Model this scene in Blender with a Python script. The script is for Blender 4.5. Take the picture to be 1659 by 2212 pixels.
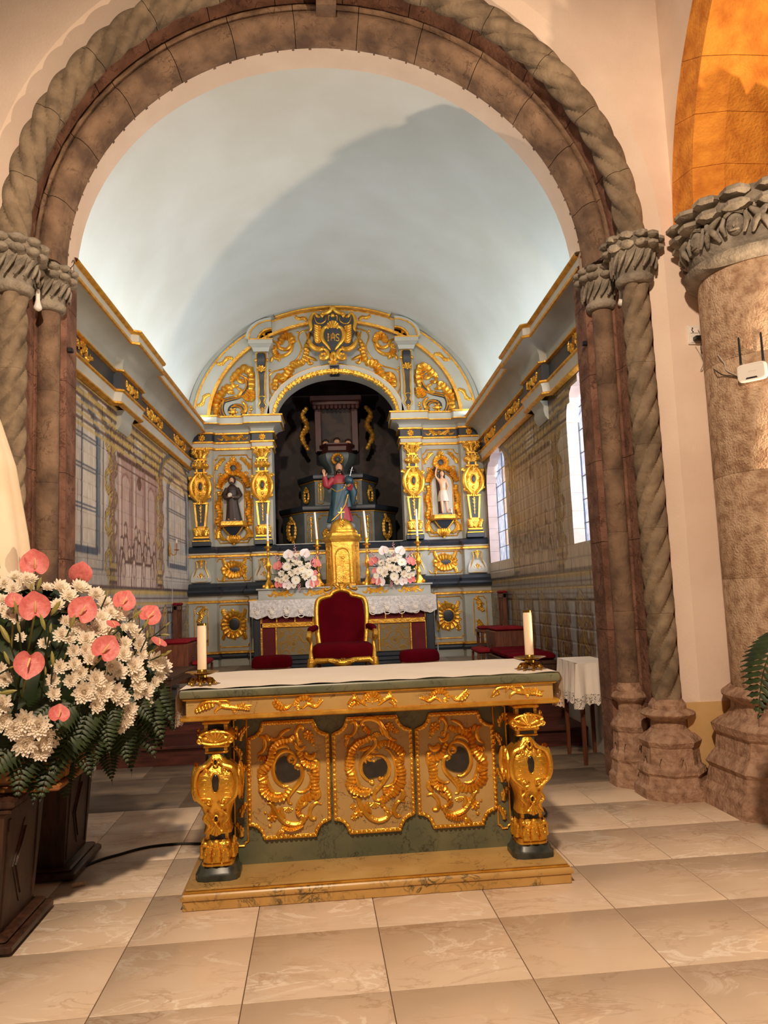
import bpy, math, random
import numpy as np
from mathutils import Vector, Matrix
for o in list(bpy.data.objects): bpy.data.objects.remove(o)
SC = bpy.context.scene
COL = SC.collection
random.seed(7)
pi = math.pi

# ---------------------------------------------------------------- camera
# world: u (x) across the chancel, v (y) into it, z up; the nave paving, arch and front altar
# are turned by TURN about the origin (the chancel is built slightly askew to the nave)
TURN = 0.0341632
RZ = Matrix.Rotation(TURN, 4, 'Z')
YAW, PITCH, ROLL, FPX = 0.0935469 - TURN, 0.1105648, -0.0378762, 1641.39
CAM = Vector((0, 0, 1.5))
def _axes(yaw):
    f = Vector((math.sin(yaw)*math.cos(PITCH), math.cos(yaw)*math.cos(PITCH), math.sin(PITCH)))
    r = Vector((math.cos(yaw), -math.sin(yaw), 0)); u = r.cross(f)
    c, s = math.cos(ROLL), math.sin(ROLL)
    return c*r+s*u, -s*r+c*u, f
AXC, AXN = _axes(YAW), _axes(YAW+TURN)
cd = bpy.data.cameras.new('camera'); cam = bpy.data.objects.new('camera', cd); COL.objects.link(cam)
r_, u_, f_ = AXC
cam.matrix_world = Matrix(((r_.x, u_.x, -f_.x, 0), (r_.y, u_.y, -f_.y, 0), (r_.z, u_.z, -f_.z, 1.5), (0, 0, 0, 1)))
cd.sensor_fit = 'VERTICAL'; cd.sensor_height = 36; cd.sensor_width = 27; cd.lens = 36*FPX/2212; cd.clip_end = 100; cd.clip_start = .02
SC.camera = cam

# ---------------------------------------------------------------- light
SC.view_settings.view_transform = 'Standard'; SC.view_settings.look = 'None'
SC.view_settings.exposure = 0.22; SC.view_settings.gamma = 1; SC.view_settings.use_curve_mapping = False
w = bpy.data.worlds.new('world'); SC.world = w; w.use_nodes = True
w.node_tree.nodes['Background'].inputs[0].default_value = (1.0, .7, .47, 1)
w.node_tree.nodes['Background'].inputs[1].default_value = .12
def light(name, kind, loc, power, color, nave=True, to=None, along=None, **kw):
    ld = bpy.data.lights.new(name, kind); ld.energy = power; ld.color = color
    for k, v in kw.items(): setattr(ld, k, v)
    o = bpy.data.objects.new(name, ld); COL.objects.link(o)
    m = Matrix.Translation(loc)
    if to is not None:
        if along:
            z = (Vector(loc)-Vector(to)).normalized(); y = Vector(along); x = y.cross(z); m = m @ Matrix((x, y, z)).transposed().to_4x4()
        else: m = m @ (Vector(to)-Vector(loc)).to_track_quat('-Z', 'Y').to_matrix().to_4x4()
    o.matrix_world = (RZ @ m) if nave else m
    return o
WARM = (1.0, .62, .34)
light('nave_floodlight', 'SPOT', (4.3, 3.3, 1.1), 780, (1.0, .75, .5), to=(1.9, 5.9, 4.4), shadow_soft_size=.035, spot_size=2.1, spot_blend=.45)
light('nave_ceiling_lamp', 'SPOT', (-.3, -.6, 5.9), 1480, (1.0, .77, .55), to=(.9, 5.0, 1.2), shadow_soft_size=.16, spot_size=1.85, spot_blend=.6)
for s in (-1, 1):   # LED strips lying on the cornices
    light('cove_led_strip', 'AREA', (s*2.1, 9.1, 4.34), 27, (.8, .96, 1.0), nave=False, to=(s*1.8, 9.1, 4.9), along=(0, 1, 0), shape='RECTANGLE', size=.05, size_y=5.9)
for v0, p, q in ((6.9, 130, 1.0), (11.0, 145, .35)):   # daylight outside the two windows
    light('window_daylight', 'AREA', (2.75, v0-.1, 2.8), p, (1.0, .95, .92), nave=False, to=(1.75, v0+q, 2.6), shape='RECTANGLE', size=1.3, size_y=1.6, spread=2.4)

for s in (-1, 1):   # fill lamps added unseen behind the arch piers to brighten the altarpiece
    light('altarpiece_fill', 'SPOT', (s*2.2, 6.42, 3.45), 210, (1.0, .93, .84), nave=False, to=(s*-.5, 12, 3.2), shadow_soft_size=.06, spot_size=.95, spot_blend=.7)

# ---------------------------------------------------------------- materials
def S(r, g, b):
    f = lambda c: ((c/255+.055)/1.055)**2.4 if c > 10 else c/255/12.92
    return (f(r), f(g), f(b), 1)
def mat(name, c1, c2=None, scale=5., rough=.5, metal=0., bump=0., bscale=40., vein=None, lo=.35, hi=.65, detail=4, rnd=False,
        spec=.5, stretch=None, c3=None, coat=0., attr=None, trans=0., holes=None, vein2=None, sheen=0.):
    m = bpy.data.materials.new(name); m.use_nodes = True
    nt = m.node_tree; N = nt.nodes; L = nt.links; bs = N['Principled BSDF']
    def n(t, **k):
        x = N.new(t)
        for a, b in k.items(): setattr(x, a, b)
        return x
    bs.inputs['Roughness'].default_value = rough; bs.inputs['Metallic'].default_value = metal
    bs.inputs['Specular IOR Level'].default_value = spec; bs.inputs['Coat Weight'].default_value = coat
    if sheen: bs.inputs['Sheen Weight'].default_value = sheen
    tc = n('ShaderNodeTexCoord'); vec = tc.outputs['Object']
    if rnd:
        oi = n('ShaderNodeObjectInfo'); mm = n('ShaderNodeVectorMath', operation='SCALE'); cx = n('ShaderNodeCombineXYZ')
        for i in range(3): L.new(oi.outputs['Random'], cx.inputs[i])
        L.new(cx.outputs[0], mm.inputs[0]); mm.inputs['Scale'].default_value = 37.
        ad = n('ShaderNodeVectorMath', operation='ADD'); L.new(vec, ad.inputs[0]); L.new(mm.outputs[0], ad.inputs[1]); vec = ad.outputs[0]
    if stretch:
        mp = n('ShaderNodeMapping'); mp.inputs['Scale'].default_value = stretch; L.new(vec, mp.inputs[0]); vec = mp.outputs[0]
    col = None
    if attr:
        at = n('ShaderNodeVertexColor'); at.layer_name = attr; col = at.outputs[0]
    if c2 or c3:
        no = n('ShaderNodeTexNoise'); no.inputs['Scale'].default_value = scale; no.inputs['Detail'].default_value = detail
        L.new(vec, no.inputs[0]); rp = n('ShaderNodeValToRGB'); e = rp.color_ramp.elements
        e[0].position = lo; e[0].color = c1; e[1].position = hi; e[1].color = c2 or c1
        if c3:
            x = e.new((lo+hi)/2); x.color = c3
        L.new(no.outputs[0], rp.inputs[0])
        if col:
            mx = n('ShaderNodeMix', data_type='RGBA', blend_type='MULTIPLY'); mx.inputs[0].default_value = 1
            L.new(col, mx.inputs[6]); L.new(rp.outputs[0], mx.inputs[7]); col = mx.outputs[2]
        else: col = rp.outputs[0]
    for vn in (vein, vein2):
        if not vn: continue
        vc, vs, vw, vd = vn
        no = n('ShaderNodeTexNoise'); no.inputs['Scale'].default_value = vs; no.inputs['Detail'].default_value = 6; no.inputs['Distortion'].default_value = vd
        no.inputs['Roughness'].default_value = .62
        L.new(vec, no.inputs[0]); a = n('ShaderNodeMath', operation='SUBTRACT'); a.inputs[1].default_value = .5; L.new(no.outputs[0], a.inputs[0])
        b = n('ShaderNodeMath', operation='ABSOLUTE'); L.new(a.outputs[0], b.inputs[0])
        mr = n('ShaderNodeMapRange'); mr.inputs[1].default_value = 0; mr.inputs[2].default_value = vw; mr.inputs[3].default_value = 1; mr.inputs[4].default_value = 0
        L.new(b.outputs[0], mr.inputs[0])
        n2 = n('ShaderNodeTexNoise'); n2.inputs['Scale'].default_value = vs*.8; L.new(vec, n2.inputs[0])
        m2 = n('ShaderNodeMapRange'); m2.inputs[1].default_value = .42; m2.inputs[2].default_value = .62; L.new(n2.outputs[0], m2.inputs[0])
        ml = n('ShaderNodeMath', operation='MULTIPLY'); L.new(mr.outputs[0], ml.inputs[0]); L.new(m2.outputs[0], ml.inputs[1])
        mx = n('ShaderNodeMix', data_type='RGBA'); L.new(ml.outputs[0], mx.inputs[0])
        if col: L.new(col, mx.inputs[6])
        else: mx.inputs[6].default_value = c1
        mx.inputs[7].default_value = vc; col = mx.outputs[2]
    if col: L.new(col, bs.inputs['Base Color'])
    else: bs.inputs['Base Color'].default_value = c1
    if bump:
        no = n('ShaderNodeTexNoise'); no.inputs['Scale'].default_value = bscale; no.inputs['Detail'].default_value = 5; L.new(vec, no.inputs[0])
        bp = n('ShaderNodeBump'); bp.inputs['Strength'].default_value = bump; bp.inputs['Distance'].default_value = .02
        L.new(no.outputs[0], bp.inputs['Height']); L.new(bp.outputs[0], bs.inputs['Normal'])
    out = N['Material Output']
    if trans:
        tr = n('ShaderNodeBsdfTranslucent'); ms = n('ShaderNodeMixShader'); ms.inputs[0].default_value = trans
        if col: L.new(col, tr.inputs[0])
        else: tr.inputs[0].default_value = c1
        L.new(bs.outputs[0], ms.inputs[1]); L.new(tr.outputs[0], ms.inputs[2]); L.new(ms.outputs[0], out.inputs[0])
    if holes:
        hs, hw = holes
        vo = n('ShaderNodeTexVoronoi'); vo.inputs['Scale'].default_value = hs; L.new(vec, vo.inputs[0])
        g = n('ShaderNodeMath', operation='LESS_THAN'); g.inputs[1].default_value = hw; L.new(vo.outputs['Distance'], g.inputs[0])
        tp = n('ShaderNodeBsdfTransparent'); ms = n('ShaderNodeMixShader'); L.new(g.outputs[0], ms.inputs[0])
        src = out.inputs[0].links[0].from_socket; L.new(src, ms.inputs[1]); L.new(tp.outputs[0], ms.inputs[2]); L.new(ms.outputs[0], out.inputs[0])
    return m

M = {}
M['gold'] = mat('gilding', S(250, 196, 78), S(220, 156, 48), 9, .28, .75, .25, 60, spec=.6)
M['gold_red'] = mat('old_gilding', S(238, 184, 78), S(206, 146, 50), 12, .34, .65, .3, 45)
M['brass'] = mat('brass', S(190, 150, 70), S(150, 110, 40), 8, .25, .95)
M['plaster'] = mat('cream_plaster', S(236, 214, 196), S(228, 204, 186), 2.5, .85, bump=.12, bscale=60)
M['ochre'] = mat('ochre_dado_paint', S(214, 176, 120), S(200, 160, 104), 3, .8, bump=.1)
M['vault'] = mat('white_vault_plaster', S(220, 221, 218), S(212, 212, 206), 1.4, .9, bump=.06, bscale=20)
M['stone'] = mat('brown_stone', S(142, 114, 92), S(96, 74, 60), 5, .85, bump=.5, bscale=28, c3=S(124, 98, 78), vein=(S(84, 60, 46), 7, .02, .6))
M['stone_rope'] = mat('pale_carved_stone', S(150, 130, 106), S(104, 88, 70), 6, .85, bump=.6, bscale=26, c3=S(132, 113, 92))
M['stone_red'] = mat('reddish_stone', S(136, 98, 80), S(98, 66, 52), 6, .9, bump=.5, bscale=34, c3=S(120, 84, 68), vein=(S(70, 38, 28), 9, .03, .5))
M['stone_grey'] = mat('grey_carved_stone', S(164, 152, 136), S(118, 108, 96), 8, .9, bump=.6, bscale=40)
M['stone_pink'] = mat('pinkish_weathered_stone', S(182, 148, 124), S(142, 108, 86), 17, .9, bump=.8, bscale=40, c3=S(168, 132, 108))
M['stone_rough'] = mat('rough_pitted_stone', S(214, 182, 152), S(168, 132, 104), 14, .92, bump=1., bscale=70, c3=S(200, 166, 136))
M['stone_lamplit'] = mat('sandstone_lamplight_tint', S(240, 156, 56), S(202, 118, 36), 7, .9, bump=.6, bscale=50)  # arcade arch: the floodlight's orange is put into the stone colour
M['tile'] = mat('cream_marble_tile', S(227, 203, 179), S(222, 198, 173), 2.2, .25, bump=.02, rnd=True, stretch=(1, 2.2, 1), vein=(S(246, 230, 212), 1.6, .03, 1.2), vein2=(S(204, 176, 150), 2.4, .03, .8), spec=.45)
M['grout'] = mat('dark_grout', S(120, 92, 70), S(100, 76, 58), 10, .9)
M['slab'] = mat('worn_grey_flagstone', S(128, 110, 92), S(92, 80, 70), 2.4, .45, bump=.1, rnd=True, stretch=(1, 2.5, 1))
M['wood_red'] = mat('dark_red_wood', S(86, 42, 34), S(54, 24, 20), 4, .4, bump=.1, stretch=(1, 9, 9))
M['wood_dark'] = mat('dark_walnut', S(74, 46, 32), S(44, 26, 18), 5, .38, bump=.15, stretch=(6, 6, 1.2))
M['wood_tan'] = mat('tan_wood', S(180, 122, 62), S(140, 88, 40), 5, .45, bump=.1, stretch=(2, 2, 8))
M['wood_brown'] = mat('brown_wood', S(112, 62, 40), S(80, 42, 28), 5, .4, stretch=(6, 6, 1))
M['platform'] = mat('pale_platform_stone', S(160, 148, 134), S(136, 124, 110), 3, .5)
M['grey'] = mat('grey_green_paint', S(166, 168, 162), S(156, 158, 150), 3, .5)
M['grey_light'] = mat('light_grey_paint', S(186, 186, 178), S(178, 176, 166), 3, .5)
M['navy'] = mat('blue_black_paint', S(44, 50, 60), S(36, 42, 52), 4, .42)
M['marble_green'] = mat('green_painted_marble', S(112, 110, 84), S(88, 92, 72), 4, .35, vein=(S(36, 38, 32), 5, .014, .7), vein2=(S(62, 66, 54), 9, .02, .5))
M['marble_tan'] = mat('tan_painted_marble', S(190, 156, 96), S(174, 138, 82), 4, .32, vein=(S(84, 62, 34), 5.5, .011, .6))
M['marble_base'] = mat('ochre_painted_marble', S(204, 160, 92), S(190, 146, 80), 3, .32, vein=(S(80, 72, 48), 9, .05, 1.6))
M['marble_black'] = mat('dark_green_marble', S(70, 72, 64), S(40, 44, 40), 14, .35)
M['mirror'] = mat('dark_mirror', S(52, 46, 42), S(38, 34, 32), 20, .25)
M['cloth'] = mat('white_linen', S(246, 236, 226), S(240, 228, 216), 3, .9, bump=.08, bscale=150)
M['lace'] = mat('white_lace', S(236, 226, 216), S(220, 208, 198), 5, .9, holes=(70., .3))
M['lace_fine'] = mat('sheer_embroidered_lace', S(226, 220, 216), S(190, 184, 184), 30, .9, holes=(110., .2))
M['wax'] = mat('cream_wax', S(250, 226, 196), S(244, 216, 182), 2, .4)
M['wax_thin'] = mat('white_wax', S(246, 240, 228), None, 2, .4)
M['wick'] = mat('black_wick', S(24, 20, 18))
M['velvet'] = mat('crimson_velvet', S(94, 2, 18), S(80, 1, 13), 4, .9, bump=.05, bscale=90, spec=.08)
M['velvet_red'] = mat('red_velvet', S(140, 24, 36), S(112, 16, 28), 4, .85, spec=.2)
M['brocade'] = mat('grey_gold_brocade', S(128, 116, 92), S(142, 108, 44), 16, .6, lo=.5, hi=.54, detail=1.5)
M['red_panel'] = mat('dark_red_cloth', S(112, 22, 30), S(96, 16, 24), 5, .8)
M['petal_white'] = mat('white_petal', S(255, 248, 236), S(252, 240, 222), 20, .6, trans=.25, rnd=True)
M['petal_core'] = mat('yellow_green_flower_core', S(222, 196, 110), None, 4, .7)
M['anthurium'] = mat('salmon_pink_spathe', S(236, 136, 128), S(224, 112, 112), 5, .3, bump=.2, bscale=25, trans=.15, rnd=True)
M['anthurium_white'] = mat('white_spathe', S(246, 236, 236), S(240, 226, 226), 5, .3, trans=.15)
M['spadix'] = mat('pale_spadix', S(240, 190, 140), None, 4, .5)
M['bud'] = mat('green_lily_bud', S(134, 138, 62), S(168, 150, 92), 9, .45, rnd=True)
M['leaf'] = mat('dark_green_leaf', S(40, 58, 26), S(20, 34, 14), 6, .45, rnd=True)
M['fern'] = mat('fern_green', S(46, 62, 16), S(24, 40, 9), 6, .5, rnd=True)
M['pink'] = mat('pink_blossom', S(240, 176, 184), S(226, 140, 156), 9, .6)
M['skin'] = mat('painted_flesh', S(214, 160, 124), S(200, 144, 108), 6, .45)
M['skin_pale'] = mat('painted_pale_flesh', S(224, 176, 140), S(208, 156, 120), 6, .42)
M['hair'] = mat('painted_brown_hair', S(60, 36, 24), S(40, 24, 16), 20, .6, bump=.4, bscale=60)
M['robe_red'] = mat('painted_rose_robe', S(172, 56, 66), S(150, 42, 54), 5, .45)
M['robe_blue'] = mat('painted_blue_mantle', S(40, 76, 88), S(28, 56, 68), 5, .4)
M['robe_brown'] = mat('painted_brown_habit', S(62, 44, 38), S(46, 32, 28), 5, .5)
M['loin'] = mat('painted_white_loincloth', S(206, 192, 172), S(188, 172, 152), 8, .5)
M['cloud'] = mat('painted_cloud', S(150, 156, 166), S(124, 132, 146), 6, .5)
M['bone'] = mat('painted_skull', S(206, 190, 164), None, 6, .5)
M['silver'] = mat('silver', S(210, 210, 214), None, 5, .25, .9)
M['white_plastic'] = mat('white_plastic', S(236, 228, 220), None, 5, .35)
M['black_plastic'] = mat('black_plastic', S(22, 22, 24), None, 5, .4)
M['cable_grey'] = mat('grey_cable', S(190, 182, 174), None, 5, .5)
M['mantle'] = mat('cream_satin', S(240, 222, 196), S(230, 206, 176), 4, .55)
M['azulejo'] = mat('painted_glazed_tile', S(255, 255, 255), S(232, 230, 228), 6, .3, attr='Col')
M['azulejo_joint'] = mat('grey_tile_joint', S(168, 160, 150), None, 6, .9)
M['reveal'] = mat('white_reveal_tile', S(182, 164, 157), S(170, 150, 143), 5, .4)
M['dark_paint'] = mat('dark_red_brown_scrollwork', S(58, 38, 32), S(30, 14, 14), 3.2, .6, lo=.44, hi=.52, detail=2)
M['dark_red'] = mat('dark_maroon_paint', S(74, 32, 28), S(54, 22, 20), 5, .5)
M['grey_blue'] = mat('grey_blue_paint', S(92, 98, 98), S(76, 84, 86), 5, .5)
M['pages'] = mat('pale_stone_fragment', S(228, 196, 168), S(206, 170, 140), 30, .9)
# ---------------------------------------------------------------- mesh tools
class B:
    def __init__(s): s.v = []; s.f = []; s.m = []; s.mi = 0
    def add(s, vs, fs):
        o = len(s.v); s.v.extend(tuple(map(float, q)) for q in vs)
        s.f.extend(tuple(i+o for i in f) for f in fs); s.m.extend([s.mi]*len(fs)); return s
    def box(s, x0, x1, y0, y1, z0, z1):
        return s.add([(x0,y0,z0),(x1,y0,z0),(x1,y1,z0),(x0,y1,z0),(x0,y0,z1),(x1,y0,z1),(x1,y1,z1),(x0,y1,z1)],
                     [(0,1,5,4),(1,2,6,5),(2,3,7,6),(3,0,4,7),(4,5,6,7),(3,2,1,0)])
    def bbox(s, x0, x1, y0, y1, z0, z1, b=.01):     # chamfered box
        rings = []
        for z, i in ((z0, b), (z0+b, 0), (z1-b, 0), (z1, b)):
            a0, a1, c0, c1 = x0+i, x1-i, y0+i, y1-i
            rings.append([(a0+b,c0,z),(a1-b,c0,z),(a1,c0+b,z),(a1,c1-b,z),(a1-b,c1,z),(a0+b,c1,z),(a0,c1-b,z),(a0,c0+b,z)])
        return s.loft(rings)
    def loft(s, rings, cap=True, closed=True):
        n = len(rings[0]); vs = [q for r in rings for q in r]; fs = []
        for k in range(len(rings)-1):
            for i in range(n if closed else n-1):
                j = (i+1) % n; fs.append((k*n+i, k*n+j, (k+1)*n+j, (k+1)*n+i))
        if cap and closed:
            fs.append(tuple(range(n-1, -1, -1))); fs.append(tuple(range((len(rings)-1)*n, len(rings)*n)))
        return s.add(vs, fs)
    def prism(s, poly, y0, y1):                      # outline in x,z; thickness along y
        n = len(poly)
        return s.add([(x, y0, z) for x, z in poly]+[(x, y1, z) for x, z in poly],
                     [tuple(range(n)), tuple(range(2*n-1, n-1, -1))]+[(i, n+i, n+(i+1) % n, (i+1) % n) for i in range(n)])
    def lathe(s, prof, n=20, c=(0, 0, 0), sx=1., sy=1., cap=True):
        return s.loft([[(c[0]+r*sx*math.cos(2*pi*i/n), c[1]+r*sy*math.sin(2*pi*i/n), c[2]+z) for i in range(n)] for r, z in prof], cap)
    def sph(s, c, rx, ry=None, rz=None, n=8, k=6):
        ry = ry or rx; rz = rz or rx
        return s.loft([[(c[0]+rx*math.sin(pi*j/k+1e-3)*math.cos(2*pi*i/n), c[1]+ry*math.sin(pi*j/k+1e-3)*math.sin(2*pi*i/n), c[2]-rz*math.cos(pi*j/k)) for i in range(n)] for j in range(k+1)])
    def tube(s, path, rad, n=6, cap=True, flat=1.):
        P = [Vector(p) for p in path]; rings = []; up = Vector((0, 0, 1)); prev = None
        for i, p in enumerate(P):
            t = (P[min(i+1, len(P)-1)]-P[max(i-1, 0)])
            t = t.normalized() if t.length > 1e-9 else Vector((0, 0, 1))
            if prev is None:
                a = t.orthogonal().normalized() if abs(t.dot(up)) > .95 else t.cross(up).normalized()
            else:
                a = prev-t*prev.dot(t); a = a.normalized() if a.length > 1e-6 else t.orthogonal().normalized()
            prev = a; b = t.cross(a)
            r = rad(i/max(1, len(P)-1)) if callable(rad) else (rad[i] if isinstance(rad, (list, tuple)) else rad)
            rings.append([p+a*(r*math.cos(2*pi*k/n))+b*(r*flat*math.sin(2*pi*k/n)) for k in range(n)])
        return s.loft(rings, cap)
    def grid(s, f, nu, nv):
        return s.add([f(i/nu, j/nv) for j in range(nv+1) for i in range(nu+1)],
                     [(j*(nu+1)+i, j*(nu+1)+i+1, (j+1)*(nu+1)+i+1, (j+1)*(nu+1)+i) for j in range(nv) for i in range(nu)])
    def sweep(s, prof, path, close=False):           # prof: (out, z) swept along an x,y path; out is to the right-hand normal
        P = [Vector(p) for p in path]; n = len(P); rings = []
        for i, p in enumerate(P):
            if close: a, b = P[(i-1) % n], P[(i+1) % n]
            else: a, b = P[max(i-1, 0)], P[min(i+1, n-1)]
            d0 = (p-a).normalized() if (p-a).length > 1e-9 else (b-p).normalized()
            d1 = (b-p).normalized() if (b-p).length > 1e-9 else d0
            n0 = Vector((d0.y, -d0.x)); n1 = Vector((d1.y, -d1.x)); m = n0+n1
            m = m/max(.3, m.dot(n0)) if m.length > 1e-6 else n0
            rings.append([(p.x+m.x*o, p.y+m.y*o, z) for o, z in prof])
        if close: rings.append(rings[0])
        return s.loft(rings, False, False)
    def xf(s, f, start=0):
        for i in range(start, len(s.v)): s.v[i] = tuple(f(*s.v[i]))
        return s
    def obj(s, name, mats, parent=None, loc=None, rotz=0, smooth=40, kind=None):
        me = bpy.data.meshes.new(name); me.from_pydata(s.v, [], s.f)
        for m in (mats if isinstance(mats, (list, tuple)) else [mats]): me.materials.append(M[m] if isinstance(m, str) else m)
        if max(s.m, default=0): me.polygons.foreach_set('material_index', s.m)
        if smooth:
            me.polygons.foreach_set('use_smooth', [True]*len(me.polygons)); me.set_sharp_from_angle(angle=math.radians(smooth))
        me.update()
        return link(name, me, parent, loc, rotz, kind)
def link(name, me, parent=None, loc=None, rotz=0, kind=None):
    o = bpy.data.objects.new(name, me); COL.objects.link(o)
    if parent is not None: o.parent = parent
    if loc is not None: o.location = loc
    if rotz: o.rotation_euler = (0, 0, rotz)
    if kind: o['kind'] = kind
    return o
NAVE = []
def thing(name, label, cat, loc=(0, 0, 0), rotz=0, group=None, nave=False):
    o = bpy.data.objects.new(name, None); COL.objects.link(o); o.location = loc; o.rotation_euler = (0, 0, rotz)
    return tag(o, label, cat, group, nave)
def tag(o, label, cat, group=None, nave=False):
    o['label'] = label; o['category'] = cat
    if group: o['group'] = group
    if nave: NAVE.append(o)
    return o
def struct(o, label=None, nave=False):
    o['kind'] = 'structure'
    if label: o['label'] = label
    if nave: NAVE.append(o)
    return o
def copy_tree(o, parent=None):
    c = o.copy(); COL.objects.link(c); c.parent = parent
    for ch in list(o.children): copy_tree(ch, c)
    return c
# a pixel of the 1659x2212 frame on a plane at a known depth -> (across, height)
def _ray(px, py, ax): return ax[0]*((px-829.5)/FPX)+ax[1]*(-(py-1106)/FPX)+ax[2]
def E(px, py, v=12.):
    d = _ray(px, py, AXC); t = v/d.y; return (d.x*t, 1.5+d.z*t)
def EN(px, py, y):
    d = _ray(px, py, AXN); t = y/d.y; return (d.x*t, 1.5+d.z*t)

# ---------------------------------------------------------------- curves
def cr(pts, n=5):                                   # Catmull-Rom through points
    P = [pts[0]]+list(pts)+[pts[-1]]; out = []
    for i in range(1, len(P)-2):
        a, b, c, d = P[i-1], P[i], P[i+1], P[i+2]
        for k in range(n):
            t = k/n
            out.append(tuple(.5*(2*b[j]+(c[j]-a[j])*t+(2*a[j]-5*b[j]+4*c[j]-d[j])*t*t+(3*b[j]-a[j]-3*c[j]+d[j])*t**3) for j in range(len(b))))
    out.append(tuple(pts[-1])); return out
def arc(cx, cz, r, a0, a1, n=10, r1=None, ry=None):
    r1 = r if r1 is None else r1; k = 1 if ry is None else ry/r
    return [(cx+(r+(r1-r)*i/n)*math.cos(math.radians(a0+(a1-a0)*i/n)), cz+k*(r+(r1-r)*i/n)*math.sin(math.radians(a0+(a1-a0)*i/n))) for i in range(n+1)]

# ---------------------------------------------------------------- carved relief (drawn in x,z, standing out towards -y)
class Relief(B):
    def __init__(s, y=0., T=None): super().__init__(); s.y = y; s.T = T or (lambda x, z: (x, z))
    def stroke(s, path, r, h=1., taper='both'):
        P = [s.T(*p) for p in path]; n = len(P); rings = []
        for i, p in enumerate(P):
            a, b = P[max(i-1, 0)], P[min(i+1, n-1)]
            dx, dz = b[0]-a[0], b[1]-a[1]; l = math.hypot(dx, dz) or 1; nx, nz = -dz/l, dx/l
            t = i/max(1, n-1)
            k = {'both': .3+.7*math.sin(pi*t)**.7, 'end': 1-.85*t**1.5, 'start': .15+.85*t**.7, 'none': 1.}[taper]
            q = r*k
            rings.append([(p[0]+nx*q*c, s.y-h*q*d, p[1]+nz*q*c) for c, d in ((-1, -.1), (-.75, .6), (0, 1.), (.75, .6), (1, -.1))])
        s.loft(rings, False, False); return s
    def ball(s, x, z, r, h=.8):
        x, z = s.T(x, z); s.sph((x, s.y, z), r, r*h, r, 7, 5); return s
    def scroll(s, x, z, r, w, turns=1.25, a=0, d=1):
        p = [(x+r*(1-.82*t/20)*math.cos(math.radians(a)+d*turns*2*pi*t/20), z+r*(1-.82*t/20)*math.sin(math.radians(a)+d*turns*2*pi*t/20)) for t in range(21)]
        s.stroke(p, w, 1.1, 'end'); s.ball(x, z, w*1.1); return s
    def band(s, path, w0, ridges, h=.5, side=1, depth=None):   # rocaille: a ribbed, scalloped ribbon
        P = [s.T(*p) for p in path]; n = len(P); L = [0.]
        for i in range(1, n): L.append(L[-1]+math.hypot(P[i][0]-P[i-1][0], P[i][1]-P[i-1][1]))
        def at(t):
            d = t*L[-1]; k = 0
            while k < n-2 and L[k+1] < d: k += 1
            f = (d-L[k])/max(1e-9, L[k+1]-L[k]); p, q = P[k], P[k+1]
            l = math.hypot(q[0]-p[0], q[1]-p[1]) or 1
            return (p[0]+(q[0]-p[0])*f, p[1]+(q[1]-p[1])*f, -(q[1]-p[1])/l*side, (q[0]-p[0])/l*side)
        nu = ridges*4; dp = depth or w0*h
        def f(a, b):
            x, z, nx, nz = at(a); e = .45+.55*math.sin(pi*min(1, max(0, a)))**.5
            lob = abs(math.sin(pi*ridges*a)); big = .82+.25*abs(math.sin(pi*ridges/3.2*a+.6))
            wd = w0*e*big*(.72+.28*lob)
            o = (b-.42)*wd
            y = math.sin(pi*min(1, b*1.02))**.6*(.55+.45*lob) + (.45 if .08 < b < .3 else 0)
            return (x+nx*o, s.y-dp*e*y, z+nz*o)
        s.grid(f, nu, 5); return s
    def leaf(s, x, z, l, a, curl=.6, n=4, w=None):             # acanthus spray
        a = math.radians(a); w = (w or l*.1)*1.45
        mid = [(x+l*t*math.cos(a+curl*t), z+l*t*math.sin(a+curl*t)) for t in [i/8 for i in range(9)]]
        s.stroke(mid, w, 1., 'end')
        for i in range(n):
            t = .12+.7*i/n; px = x+l*t*math.cos(a+curl*t); pz = z+l*t*math.sin(a+curl*t); k = l*.42*(1-.55*t)
            for sg in (-1, 1):
                b = a+curl*t*1.5+sg*(.75-.2*t)
                s.stroke([(px+k*u*math.cos(b-sg*.5*u), pz+k*u*math.sin(b-sg*.5*u)) for u in (0, .3, .6, .85, 1)], w*.75, 1., 'both')
        return s
    def flower(s, x, z, r, n=6):
        for i in range(n):
            b = 2*pi*i/n+.3; s.stroke([(x+r*u*math.cos(b), z+r*u*math.sin(b)) for u in (.15, .5, .8, 1)], r*.3, .8, 'both')
        s.ball(x, z, r*.3, 1.2); return s
    def fan(s, x, z, r, a0, a1, n=7):
        for i in range(n):
            b = math.radians(a0+(a1-a0)*i/(n-1)); k = r*(.8+.2*math.sin(pi*i/(n-1)))
            s.stroke([(x+k*u*math.cos(b), z+k*u*math.sin(b)) for u in (.12, .45, .8, 1)], r*.17, .9, 'start')
        s.ball(x, z, r*.16); return s
    def spray(s, x, z, w, h, seed=1):                # symmetrical foliage garland of given size
        rr = random.Random(seed); t = min(w, h)*.18
        s.fan(x, z-h*.1, h*.5, 20, 160, 6); s.ball(x, z-h*.12, h*.14)
        for sg in (-1, 1):
            p = cr([(x+sg*w*.06, z-h*.2), (x+sg*w*.18, z+h*.18), (x+sg*w*.3, z+h*.02), (x+sg*w*.4, z-h*.22), (x+sg*w*.5, z+h*.15)], 5)
            s.stroke(p, t*.8, 1., 'end')
            s.leaf(x+sg*w*.16, z, w*.2, 60 if sg > 0 else 120, sg*-.9, 3, t*.6)
            s.leaf(x+sg*w*.3, z, w*.18, -50 if sg > 0 else 230, sg*1.1, 3, t*.6)
            s.scroll(x+sg*w*.2, z-h*.22, h*.2, t*.5, 1.2, 90, sg)
        return s
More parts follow.
